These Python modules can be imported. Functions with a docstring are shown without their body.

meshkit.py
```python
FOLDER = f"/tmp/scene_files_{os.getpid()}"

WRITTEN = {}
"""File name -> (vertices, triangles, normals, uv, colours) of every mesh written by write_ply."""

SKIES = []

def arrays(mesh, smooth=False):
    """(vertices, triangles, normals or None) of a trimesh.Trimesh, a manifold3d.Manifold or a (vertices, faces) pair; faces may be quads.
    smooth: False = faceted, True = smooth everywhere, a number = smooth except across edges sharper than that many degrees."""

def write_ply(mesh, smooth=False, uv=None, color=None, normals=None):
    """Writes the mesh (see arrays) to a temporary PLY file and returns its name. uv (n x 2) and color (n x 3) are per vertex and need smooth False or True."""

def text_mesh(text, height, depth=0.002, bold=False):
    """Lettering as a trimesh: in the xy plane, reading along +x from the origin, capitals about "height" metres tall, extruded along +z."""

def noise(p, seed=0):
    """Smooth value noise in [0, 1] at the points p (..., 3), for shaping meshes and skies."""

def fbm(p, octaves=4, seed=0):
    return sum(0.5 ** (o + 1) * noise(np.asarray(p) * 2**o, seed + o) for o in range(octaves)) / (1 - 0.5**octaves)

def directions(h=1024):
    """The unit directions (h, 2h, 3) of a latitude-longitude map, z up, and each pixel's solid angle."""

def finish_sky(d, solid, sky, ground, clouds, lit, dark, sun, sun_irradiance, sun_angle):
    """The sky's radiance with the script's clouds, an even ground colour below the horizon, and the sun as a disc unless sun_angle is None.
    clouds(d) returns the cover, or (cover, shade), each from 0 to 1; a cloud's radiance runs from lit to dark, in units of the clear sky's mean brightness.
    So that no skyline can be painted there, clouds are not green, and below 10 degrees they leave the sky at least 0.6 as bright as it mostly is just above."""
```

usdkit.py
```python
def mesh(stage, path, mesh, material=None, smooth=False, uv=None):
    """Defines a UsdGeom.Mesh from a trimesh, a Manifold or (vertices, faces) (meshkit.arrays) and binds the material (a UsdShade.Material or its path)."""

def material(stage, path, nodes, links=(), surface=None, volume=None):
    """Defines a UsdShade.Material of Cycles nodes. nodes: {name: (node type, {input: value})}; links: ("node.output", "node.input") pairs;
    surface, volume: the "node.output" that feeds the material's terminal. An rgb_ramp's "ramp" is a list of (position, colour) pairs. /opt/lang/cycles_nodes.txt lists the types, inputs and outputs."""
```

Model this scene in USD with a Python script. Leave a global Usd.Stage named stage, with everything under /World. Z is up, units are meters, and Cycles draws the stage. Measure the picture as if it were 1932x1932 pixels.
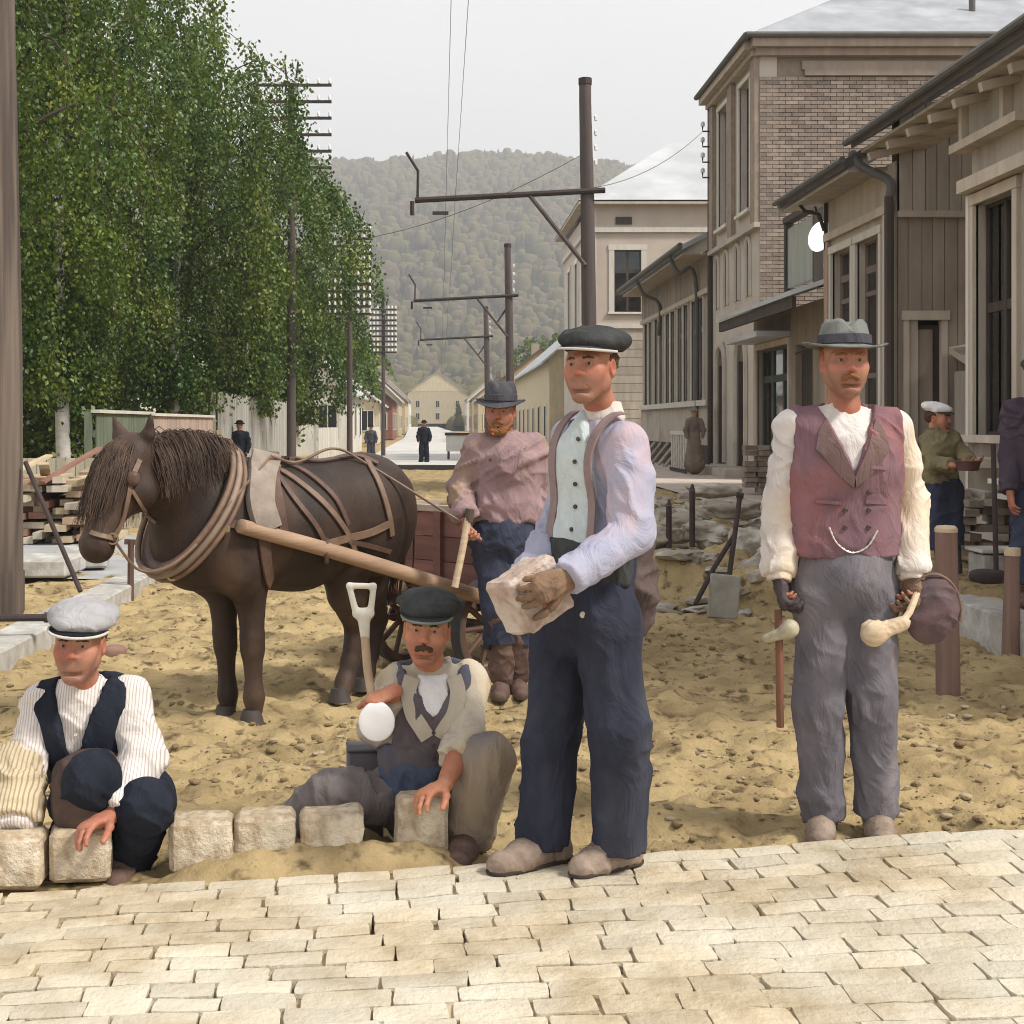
import math, random
import numpy as np, trimesh
import usdkit, meshkit
from pxr import Usd, UsdGeom, UsdLux, UsdShade, Gf, Sdf, Vt

stage = Usd.Stage.CreateInMemory()
UsdGeom.SetStageUpAxis(stage, 'Z'); UsdGeom.SetStageMetersPerUnit(stage, 1.0)
UsdGeom.Xform.Define(stage, '/World'); UsdGeom.Scope.Define(stage, '/World/Looks')

# ------------------------------------------------------------------ camera, sky, sun, exposure
CAM_H = 1.46                       # eye height of the photographer
FPX, VPX, VPY, WPX = 2600.0, 830.0, 800.0, 1932.0   # focal length and vanishing point of the street, for a picture 1932 wide
cam = UsdGeom.Camera.Define(stage, '/World/camera')
cam.CreateHorizontalApertureAttr(36.0); cam.CreateVerticalApertureAttr(36.0)
cam.CreateFocalLengthAttr(36.0 * FPX / WPX)
cam.CreateHorizontalApertureOffsetAttr((WPX / 2 - VPX) / WPX * 36.0)
cam.CreateVerticalApertureOffsetAttr(-(WPX / 2 - VPY) / WPX * 36.0)
cam.CreateClippingRangeAttr(Gf.Vec2f(0.1, 20000.0))
cam.AddTranslateOp().Set(Gf.Vec3d(0, 0, CAM_H)); cam.AddRotateXYZOp().Set(Gf.Vec3f(90, 0, 0))
cam.CreateExposureAttr(1.90)

SUN = np.array([0.80, -0.42, 1.0]); SUN /= np.linalg.norm(SUN)      # direction towards the sun
elev, rot = math.asin(SUN[2]), math.atan2(SUN[0], SUN[1])
sky = UsdLux.DomeLight.Define(stage, '/World/sky')
sky.GetPrim().SetCustomDataByKey('kind', 'structure')
sky_mat = usdkit.material(stage, '/World/Looks/sky', {
    'sky': ('sky_texture', {'sky_type': 'single_scattering', 'sun_disc': False, 'sun_elevation': elev, 'sun_rotation': rot, 'aerosol_density': 2.5}),
    'tc': ('texture_coordinate', {}),
    'mp': ('mapping', {'scale': (1.0, 1.0, 2.6)}),
    'n': ('noise_texture', {'scale': 2.2, 'detail': 5.0, 'roughness': 0.55}),
    'r': ('rgb_ramp', {'ramp': [(0.25, (0.80, 0.80, 0.80)), (0.62, (0.97, 0.97, 0.97))]}),
    'm': ('mix_color', {'b': (5.45, 5.42, 5.45), 'use_clamp': False}),
    'bg': ('background_shader', {'strength': 0.053})},
    [('tc.generated', 'mp.vector'), ('mp.vector', 'n.vector'), ('n.fac', 'r.fac'), ('r.color', 'm.fac'), ('sky.color', 'm.a'), ('m.result', 'bg.color')], surface='bg.background')
UsdShade.MaterialBindingAPI.Apply(sky.GetPrim()).Bind(sky_mat)
sun = UsdLux.DistantLight.Define(stage, '/World/sun')
sun.CreateNormalizeAttr(True); sun.CreateIntensityAttr(0.40); sun.CreateAngleAttr(10.0); sun.CreateColorAttr(Gf.Vec3f(1.0, 0.95, 0.86))
zq = Gf.Rotation(Gf.Vec3d(0, 0, 1), Gf.Vec3d(*SUN))
sun.AddTransformOp().Set(Gf.Matrix4d().SetRotate(zq))

# ------------------------------------------------------------------ small helpers
rng = np.random.default_rng(7); random.seed(7)
def P(u, v, y): return np.array([(u - VPX) / FPX * y, y, CAM_H - (v - VPY) / FPX * y])
def V(*a): return np.array(a, float)
def unit(a): a = np.asarray(a, float); return a / max(np.linalg.norm(a), 1e-12)
def smooth(a, b, x): t = np.clip((x - a) / (b - a), 0, 1); return t * t * (3 - 2 * t)
BASE, COUNT = {}, {}
def number(parent, name):
    k = COUNT.get((parent, name), 0); COUNT[(parent, name)] = k + 1
    return f'{parent}/{name}' + (f'_{k:03d}' if k else '')
def data(prim, label=None, cat=None, group=None, kind=None):
    for k, v in (('label', label), ('category', cat), ('group', group), ('kind', kind)):
        if v: prim.SetCustomDataByKey(k, v)
def thing(name, label=None, cat=None, loc=(0, 0, 0), group=None, kind=None):
    p = number('/World', name); x = UsdGeom.Xform.Define(stage, p)
    x.AddTranslateOp().Set(Gf.Vec3d(*map(float, loc))); BASE[p] = np.array(loc, float)
    data(x.GetPrim(), label, cat, group, kind); return p
def part(parent, name, mesh, mat, sm=30, label=None, kind=None, rnd=None):
    p = number(parent, name); b = BASE[parent]; BASE[p] = b
    if hasattr(mesh, 'vertices'): v, f = np.asarray(mesh.vertices), np.asarray(mesh.faces)
    else: v, f = mesh
    m = usdkit.mesh(stage, p, (np.asarray(v) - b, f), mat, smooth=sm)
    if rnd is not None: UsdGeom.PrimvarsAPI(m).CreatePrimvar('rnd', Sdf.ValueTypeNames.FloatArray, 'vertex').Set(Vt.FloatArray.FromNumpy(np.asarray(rnd, np.float32)))
    data(m.GetPrim(), label=label, kind=kind); return p
def single(name, mesh, mat, label=None, cat=None, group=None, kind=None, sm=30):
    p = number('/World', name); BASE[p] = np.zeros(3)
    v, f = (np.asarray(mesh.vertices), np.asarray(mesh.faces)) if hasattr(mesh, 'vertices') else mesh
    m = usdkit.mesh(stage, p, (v, f), mat, smooth=sm); data(m.GetPrim(), label, cat, group, kind); return p
def copies(proto, locs, labels, name, group, rots=None, scales=None):
    for i, l in enumerate(locs):
        p = number('/World', name); x = UsdGeom.Xform.Define(stage, p); x.AddTranslateOp().Set(Gf.Vec3d(*map(float, l)))
        if rots is not None: x.AddRotateZOp().Set(float(rots[i]))
        if scales is not None: x.AddScaleOp().Set(Gf.Vec3f(*[float(scales[i])] * 3))
        x.GetPrim().GetReferences().AddInternalReference(proto); x.GetPrim().SetInstanceable(True)
        data(x.GetPrim(), labels[i], None, group)

# mesh pieces are (vertices, triangles)
BF = np.array([[0,2,1],[0,3,2],[4,5,6],[4,6,7],[0,1,5],[0,5,4],[1,2,6],[1,6,5],[2,3,7],[2,7,6],[3,0,4],[3,4,7]])
BV = np.array([[-1,-1,-1],[1,-1,-1],[1,1,-1],[-1,1,-1],[-1,-1,1],[1,-1,1],[1,1,1],[-1,1,1]], float) / 2
def rotz(a): c, s = math.cos(a), math.sin(a); return np.array([[c,-s,0],[s,c,0],[0,0,1.0]])
def rotx(a): c, s = math.cos(a), math.sin(a); return np.array([[1,0,0],[0,c,-s],[0,s,c]])
def roty(a): c, s = math.cos(a), math.sin(a); return np.array([[c,0,s],[0,1,0],[-s,0,c]])
def box(c, s, R=None):
    v = BV * np.asarray(s, float)
    if R is not None: v = v @ np.asarray(R).T
    return v + np.asarray(c, float), BF
def box2(lo, hi): lo, hi = np.asarray(lo, float), np.asarray(hi, float); return box((lo + hi) / 2, hi - lo)
def join(ms):
    vs, fs, n = [], [], 0
    for v, f in ms: vs.append(v); fs.append(np.asarray(f) + n); n += len(v)
    return np.vstack(vs), np.vstack(fs)
def bevel_box(s, b):
    """box with chamfered edges about the origin: hull of three boxes"""
    s = np.asarray(s, float) / 2; pts = []
    for sx in (-1, 1):
        for sy in (-1, 1):
            for sz in (-1, 1):
                q = np.array([sx, sy, sz])
                for k in range(3):
                    o = s - b; o[k] = s[k]; pts.append(q * o)
    h = trimesh.convex.convex_hull(np.array(pts)); return np.array(h.vertices), np.array(h.faces)
def place(m, c, R=None):
    v, f = m; v = v if R is None else v @ np.asarray(R).T
    return v + np.asarray(c, float), f
def tube(pts, r, n=8, cap=True):
    pts = np.asarray(pts, float); m = len(pts); r = np.broadcast_to(np.asarray(r, float), (m,))
    t = np.gradient(pts, axis=0); t /= np.maximum(np.linalg.norm(t, axis=1, keepdims=True), 1e-9)
    ref = V(0, 0, 1) if abs(t[0][2]) < 0.9 else V(1, 0, 0)
    a = unit(np.cross(t[0], ref)); A = []
    for i in range(m):
        a = unit(a - t[i] * (a @ t[i])); A.append(a)
    A = np.array(A); B = np.cross(t, A); ang = np.arange(n) * 2 * np.pi / n
    v = (pts[:, None] + r[:, None, None] * (np.cos(ang)[None, :, None] * A[:, None] + np.sin(ang)[None, :, None] * B[:, None])).reshape(-1, 3)
    i, j = np.meshgrid(np.arange(m - 1), np.arange(n), indexing='ij'); i, j = i.ravel(), j.ravel(); k = (j + 1) % n
    f = np.vstack([np.stack([i*n+j, i*n+k, (i+1)*n+k], 1), np.stack([i*n+j, (i+1)*n+k, (i+1)*n+j], 1)])
    if cap:
        v = np.vstack([v, pts[:1], pts[-1:]]); q = np.arange(n); k = (q + 1) % n
        f = np.vstack([f, np.stack([np.full(n, m*n), k, q], 1), np.stack([np.full(n, m*n+1), (m-1)*n+q, (m-1)*n+k], 1)])
    return v, f
def strap(pts, nrm, w, t=0.004):
    """flat band through pts with the given outward normals"""
    pts, nrm = np.asarray(pts, float), np.asarray(nrm, float)
    d = np.gradient(pts, axis=0); s = np.cross(d, nrm); s /= np.maximum(np.linalg.norm(s, axis=1, keepdims=True), 1e-9)
    q = [pts - s*w/2 + nrm*t, pts + s*w/2 + nrm*t, pts + s*w/2 - nrm*t, pts - s*w/2 - nrm*t]
    v = np.stack(q, 1).reshape(-1, 3); f = []
    for i in range(len(pts) - 1):
        for j in range(4):
            k = (j + 1) % 4; f += [[i*4+j, i*4+k, i*4+4+k], [i*4+j, i*4+4+k, i*4+4+j]]
    e = (len(pts) - 1) * 4; f += [[0, 2, 1], [0, 3, 2], [e, e+1, e+2], [e, e+2, e+3]]
    return v, np.array(f)
def curve(ctrl, n=24):
    """Catmull-Rom through the control points"""
    c = np.asarray(ctrl, float); c = np.vstack([2*c[0]-c[1], c, 2*c[-1]-c[-2]]); out = []
    for s in np.linspace(0, len(c) - 3 - 1e-6, n):
        i = int(s); t = s - i; p0, p1, p2, p3 = c[i:i+4]
        out.append(0.5*((2*p1)+(p2-p0)*t+(2*p0-5*p1+4*p2-p3)*t*t+(3*p1-p0-3*p2+p3)*t**3))
    return np.array(out)
def lathe(prof, n=16):
    """profile of (r, z) turned about the z axis"""
    prof = np.asarray(prof, float); m = len(prof); a = np.arange(n) * 2 * np.pi / n
    v = np.stack([prof[:, :1]*np.cos(a), prof[:, :1]*np.sin(a), np.repeat(prof[:, 1:], n, 1)], -1).reshape(-1, 3)
    i, j = np.meshgrid(np.arange(m-1), np.arange(n), indexing='ij'); i, j = i.ravel(), j.ravel(); k = (j+1) % n
    return v, np.vstack([np.stack([i*n+j, i*n+k, (i+1)*n+k], 1), np.stack([i*n+j, (i+1)*n+k, (i+1)*n+j], 1)])
def rock(c, s, seed=0, sub=2, amp=0.35, R=None):
    m = trimesh.creation.icosphere(sub); v = np.array(m.vertices)
    v = np.sign(v) * np.abs(v) ** 0.75
    v *= (1 - amp/2 + amp * meshkit.fbm(v * 1.6 + seed * 13.7, 3))[:, None]
    v = v * np.asarray(s, float)
    if R is not None: v = v @ np.asarray(R).T
    return v + np.asarray(c, float), np.array(m.faces)
def extrude(poly, d, frame):
    """2-D outline (convex or simple) in the frame's (a, z) plane, thickness d along its normal"""
    import shapely.geometry as sg
    m = trimesh.creation.extrude_polygon(sg.Polygon(poly), d, engine='earcut')
    o, r, n = frame; v = np.array(m.vertices)
    w = o + v[:, :1] * r + v[:, 1:2] * V(0, 0, 1) + v[:, 2:] * n
    f = np.array(m.faces)
    if np.dot(np.cross(r, V(0, 0, 1)), n) < 0: f = f[:, ::-1]
    return w, f
class Face:
    """a wall plane: origin, direction along the wall, outward normal"""
    def __init__(s, o, r, n): s.o, s.r, s.n = np.asarray(o, float), unit(r), unit(n)
    def box(s, a0, a1, z0, z1, d0, d1):
        R = np.stack([s.r, s.n, V(0, 0, 1)], 1)
        v = (BV * [abs(a1-a0), abs(d1-d0), abs(z1-z0)]) @ R.T + s.o + s.r*(a0+a1)/2 + s.n*(d0+d1)/2 + V(0, 0, (z0+z1)/2)
        f = BF if np.linalg.det(R) > 0 else BF[:, ::-1]
        return v, f
    def at(s, a, z, d=0): return s.o + s.r*a + s.n*d + V(0, 0, z)
    def wall(s, a0, a1, z0, z1, holes, d0, d1):
        """boxes of a wall with rectangular openings (a0, a1, z0, z1)"""
        xs = sorted({a0, a1, *[h[0] for h in holes], *[h[1] for h in holes]}); out = []
        for x0, x1 in zip(xs, xs[1:]):
            if x1 - x0 < 1e-6: continue
            zs = z0; mid = (x0 + x1) / 2
            for h in sorted((h for h in holes if h[0] < mid < h[1]), key=lambda h: h[2]):
                if h[2] > zs + 1e-6: out.append(s.box(x0, x1, zs, h[2], d0, d1))
                zs = h[3]
            if z1 > zs + 1e-6: out.append(s.box(x0, x1, zs, z1, d0, d1))
        return join(out)

# ------------------------------------------------------------------ materials
MATS = {}
def mat(name, col, col2=None, scale=6.0, rough=0.85, bump=0.0, bscale=60.0, bdist=0.01, detail=5.0, stretch=(1, 1, 1), island=0.0, lo=0.35, hi=0.68, spec=0.3, extra=None, coord='object', metal=0.0, spots=None, ridged=False):
    """noise-mixed colour, fine bump and optional variation per loose piece"""
    n = {'tc': ('texture_coordinate', {}), 'mp': ('mapping', {'scale': stretch}),
         'n': ('noise_texture', {'scale': scale, 'detail': detail, 'roughness': 0.6}),
         'r': ('rgb_ramp', {'ramp': [(lo, col2 if col2 is not None else tuple(c*0.75 for c in col)), (hi, col)]}),
         'p': ('principled_bsdf', {'roughness': rough, 'specular_ior_level': spec, 'metallic': metal})}
    l = [(f'tc.{coord}', 'mp.vector'), ('mp.vector', 'n.vector'), ('n.fac', 'r.fac')]; out = 'r.color'
    if spots:            # (colour, scale, low, high): a second, separate layer of blotches
        n['sn'] = ('noise_texture', {'scale': spots[1], 'detail': 3.0, 'roughness': 0.6}); n['sm'] = ('map_range', {'from_min': spots[2], 'from_max': spots[3], 'to_min': 0.0, 'to_max': 1.0, 'clamp': True})
        n['sx'] = ('mix_color', {'b': spots[0]})
        l += [('mp.vector', 'sn.vector'), ('sn.fac', 'sm.value'), ('sm.result', 'sx.fac'), (out, 'sx.a')]; out = 'sx.result'
    if island:
        n['g'] = ('attribute', {'attribute': 'rnd'}) if island > 0 else ('object_info', {})
        n['h'] = ('hsv', {}); n['mr'] = ('map_range', {'from_min': 0.0, 'from_max': 1.0, 'to_min': 1 - abs(island), 'to_max': 1 + abs(island)})
        l += [('g.fac' if island > 0 else 'g.random', 'mr.value'), ('mr.result', 'h.value'), (out, 'h.color')]; out = 'h.color'
    l.append((out, 'p.base_color'))
    if bump:
        n['bn'] = ('noise_texture', {'scale': bscale, 'detail': 6.0, 'roughness': 0.65} if not ridged else {'scale': bscale, 'detail': 5.0, 'roughness': 0.55, 'distortion': 1.6}); n['b'] = ('bump', {'strength': bump, 'distance': bdist})
        l += [('mp.vector', 'bn.vector'), ('bn.fac', 'b.height'), ('b.normal', 'p.normal')]
    if extra: extra(n, l)
    m = usdkit.material(stage, f'/World/Looks/{name}', n, l, surface='p.BSDF'); MATS[name] = m; return m
def stripes(col, sc, axis='x', lo=0.55, hi=0.75):
    """thin woven stripes laid over the cloth colour"""
    def f(n, l):
        n['w'] = ('wave_texture', {'wave_type': 'bands', 'bands_direction': axis, 'scale': sc, 'distortion': 0.6, 'detail_scale': 1.0})
        n['wm'] = ('map_range', {'from_min': lo, 'from_max': hi, 'to_min': 0.0, 'to_max': 1.0, 'clamp': True}); n['wx'] = ('mix_color', {'b': col})
        src = [a for a, b in l if b == 'p.base_color'][0]; l.remove((src, 'p.base_color'))
        l += [('tc.object', 'w.vector'), ('w.fac', 'wm.value'), ('wm.result', 'wx.fac'), (src, 'wx.a'), ('wx.result', 'p.base_color')]
    return f

# ------------------------------------------------------------------ smooth bodies: signed distances, sampled sparsely, meshed by surface nets
def smin(a, b, k): h = np.maximum(k - np.abs(a - b), 0) / k; return np.minimum(a, b) - h*h*k*0.25
class Body:
    def __init__(s): s.p = []; s.post = None
    def cone(s, a, b, ra, rb, k=0.02, n=None, flat=1.0, sub=False):
        a, b = np.asarray(a, float), np.asarray(b, float); s.p.append(('c', (a, b, ra, rb, None if n is None else unit(n), flat), k, sub)); return s
    def ball(s, c, r, R=None, k=0.02, sub=False):
        r = np.broadcast_to(np.asarray(r, float), (3,)); s.p.append(('e', (np.asarray(c, float), np.eye(3) if R is None else np.asarray(R, float), r), k, sub)); return s
    def block(s, c, h, R=None, rnd=0.01, k=0.01, sub=False):
        s.p.append(('b', (np.asarray(c, float), np.eye(3) if R is None else np.asarray(R, float), np.asarray(h, float), rnd), k, sub)); return s
    def clip(s, o, n): s.p.append(('h', (np.asarray(o, float), np.asarray(n, float)), 0.0, 'clip')); return s   # cuts what was added so far
    @staticmethod
    def one(q, p):
        kind, a = q[0], q[1]
        if kind == 'h': return (p - a[0]) @ a[1]
        if kind == 'c':
            A, B, ra, rb, n, flat = a; d, e = p - A, B - A
            if n is not None:
                w = d @ n; d = d + np.multiply.outer(w * (flat - 1), n); e = e + n * ((e @ n) * (flat - 1))
            t = np.clip(d @ e / max(e @ e, 1e-12), 0, 1)
            x = d - t[..., None] * e
            return np.sqrt((x*x).sum(-1)) - (ra + (rb - ra) * t)
        c, R, r = a[:3]; x = (p - c) @ R
        if kind == 'e':
            k0 = np.sqrt(((x/r)**2).sum(-1)); k1 = np.sqrt(((x/(r*r))**2).sum(-1))
            return k0 * (k0 - 1) / np.maximum(k1, 1e-9)
        y = np.abs(x) - (r - a[3]); return np.sqrt((np.maximum(y, 0)**2).sum(-1)) + np.minimum(y.max(-1), 0) - a[3]
    def __call__(s, p, use=None):
        d = np.full(p.shape[:-1], 9.0)
        for q in (s.p if use is None else use):
            x = s.one(q, p)
            if q[3] == 'clip': d = np.maximum(d, x); continue
            d = -smin(-d, x, q[2]) if q[3] else smin(d, x, q[2])
        return d if s.post is None else s.post(p, d)
    def evaluate(s, p, grp):
        """values at p; grp numbers a spatial chunk, within which far pieces are skipped"""
        out = np.empty(len(p)); order = np.argsort(grp, kind='stable'); cut = np.flatnonzero(np.diff(grp[order])) + 1
        for idx in np.split(order, cut):
            q = p[idx]; c = (q.min(0) + q.max(0)) / 2; r = np.linalg.norm(q - c, axis=1).max() * 1.7
            d0 = np.array([s.one(a, c[None])[0] for a in s.p]); add = np.array([not a[3] for a in s.p])
            lim = d0[add].min() + 2 * r
            use = [a for a, x, ad in zip(s.p, d0, add) if a[3] == 'clip' or (x < lim + a[2] if ad else x < 2 * r + a[2] + 0.05)]
            out[idx] = s(q, use)
        return out
    def mesh(s, h, lo=None, hi=None):
        if lo is None:
            bl, bh = [], []
            for q in s.p:
                if q[3]: continue   # cuts
                if q[0] == 'c': r = max(q[1][2], q[1][3]); bl += [np.minimum(q[1][0], q[1][1]) - r]; bh += [np.maximum(q[1][0], q[1][1]) + r]
                else: r = np.linalg.norm(q[1][2]); bl += [q[1][0] - r]; bh += [q[1][0] + r]
            lo, hi = np.min(bl, 0) - 4*h, np.max(bh, 0) + 4*h
        lo, hi = np.asarray(lo, float), np.asarray(hi, float); Bk = 8
        nb = np.ceil((hi - lo) / (Bk * h)).astype(int); g = np.stack(np.meshgrid(*[np.arange(n) for n in nb], indexing='ij'), -1).reshape(-1, 3)
        c = lo + (g + 0.5) * Bk * h; key = (g // 3) @ [1000000, 1000, 1]
        d = s.evaluate(c, key); g = g[np.abs(d) < Bk * h * 1.45]
        off = np.stack(np.meshgrid(*[np.arange(Bk + 1)]*3, indexing='ij'), -1).reshape(-1, 3); N = nb * Bk + 2; st = np.array([N[1]*N[2], N[2], 1])
        nodes = np.unique(((g[:, None] * Bk + off[None]).reshape(-1, 3)) @ st)
        ijk = np.stack([nodes // st[0], nodes // st[1] % N[1], nodes % N[2]], 1); pos = lo + ijk * h
        val = s.evaluate(pos, (ijk // (Bk*3)) @ [1000000, 1000, 1])
        off = off[(off < Bk).all(1)]; cells = np.unique(((g[:, None] * Bk + off[None]).reshape(-1, 3)) @ st)
        corner = np.stack(np.meshgrid([0,1],[0,1],[0,1], indexing='ij'), -1).reshape(-1, 3)
        cv = np.stack([val[np.searchsorted(nodes, cells + k @ st)] for k in corner], 1)
        act = (cv < 0).any(1) & (cv >= 0).any(1); cells, cv = cells[act], cv[act]
        if not len(cells): return np.zeros((0, 3)), np.zeros((0, 3), int)
        acc, cnt = np.zeros((len(cells), 3)), np.zeros(len(cells))
        for a in range(8):
            for ax in range(3):
                if corner[a][ax]: continue
                b = a + [4, 2, 1][ax]; va, vb = cv[:, a], cv[:, b]; m = (va < 0) != (vb < 0)
                t = va[m] / (va[m] - vb[m]); q = np.repeat(corner[a][None].astype(float), m.sum(), 0); q[:, ax] += t
                acc[m] += q; cnt[m] += 1
        cij = np.stack([cells // st[0], cells // st[1] % N[1], cells % N[2]], 1)
        vert = lo + (cij + acc / cnt[:, None]) * h; faces = []
        for ax in range(3):
            u, w = (ax + 1) % 3, (ax + 2) % 3; a0 = cv[:, 0] < 0; a1 = cv[:, [4, 2, 1][ax]] < 0
            i = np.flatnonzero(a0 != a1); cid = cells[i]
            n1, n2, n3 = cid - st[u], cid - st[u] - st[w], cid - st[w]; q = []
            ok = np.ones(len(i), bool)
            for nn in (n1, n2, n3):
                j = np.minimum(np.searchsorted(cells, nn), len(cells) - 1); ok &= cells[j] == nn; q.append(j)
            quad = np.stack([i, q[0], q[1], q[2]], 1)[ok]; fl = a0[i][ok]
            quad[~fl] = quad[~fl][:, ::-1]; faces.append(np.vstack([quad[:, [0, 1, 2]], quad[:, [0, 2, 3]]]))
        return vert, np.vstack(faces)
def normals(v, f):
    n = np.zeros_like(v); c = np.cross(v[f[:, 1]] - v[f[:, 0]], v[f[:, 2]] - v[f[:, 0]])
    for k in range(3): np.add.at(n, f[:, k], c)
    return n / np.maximum(np.linalg.norm(n, axis=1, keepdims=True), 1e-12)
def relax(m, it=2):
    v, f = m; v = v.copy(); e = np.vstack([f[:, [0, 1]], f[:, [1, 2]], f[:, [2, 0]]]); deg = np.bincount(e.ravel(), minlength=len(v))[:, None]
    for _ in range(it):
        for lam in (0.5, -0.52):
            s = np.zeros_like(v); np.add.at(s, e[:, 0], v[e[:, 1]]); np.add.at(s, e[:, 1], v[e[:, 0]]); v = v + lam * (s / np.maximum(deg, 1) - v)
    return v, f
def folds(m, amp, freq=(9, 9, 5), seed=0, big=0.0):
    """cloth creases: sharp ridges running several slanting ways, strongest in patches"""
    v, f = m
    if not len(v): return m
    n = normals(v, f); fr = np.asarray(freq, float).mean() / 8.0; r = np.random.default_rng(seed + 100); d = np.zeros(len(v))
    w = v + 0.030 / fr * np.stack([meshkit.noise(v*5.5*fr + 17*k, seed + k) - 0.5 for k in range(3)], -1)
    for k in range(3):
        ax = unit(r.normal(0, 1, 3) * V(1, 1, 0.75 if k else 1.6)); t1 = unit(np.cross(ax, r.normal(0, 1, 3))); t2 = np.cross(ax, t1)
        q = np.stack([w @ ax * 19 * fr, w @ t1 * 4.5 * fr, w @ t2 * 6 * fr], -1)
        a = 1 - np.abs(2*meshkit.noise(q, seed + 5*k) - 1); msk = smooth(0.38, 0.68, meshkit.noise(v*4.2*fr + 3.1*k, seed + 31 + k)); d += (a**3.6 - 0.16) * msk * (1.0, 0.85, 0.7)[k]
    d = d * amp * 1.5 + (meshkit.noise(v*7*fr, seed + 9) - 0.5) * amp * 0.25
    return v + n * d[:, None], f
SILVER = mat('silver_chain', (0.62, 0.60, 0.58), rough=0.35, metal=0.8)
WOODD = mat('dark_old_wood', (0.13, 0.075, 0.055), (0.08, 0.045, 0.035), scale=8, rough=0.8, bump=0.4, bscale=30, stretch=(1, 1, .2))
MALLET = mat('pale_worn_wood', (0.58, 0.47, 0.33), (0.44, 0.33, 0.22), scale=10, rough=0.8, bump=0.3, bscale=30, stretch=(1, 1, 4))
GRANITE = mat('cut_granite', (0.56, 0.455, 0.32), (0.36, 0.275, 0.185), scale=26, rough=0.92, bump=0.9, bscale=45, bdist=0.02, island=-0.1, spots=((0.62, 0.54, 0.42), 7.0, 0.48, 0.62))
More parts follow.
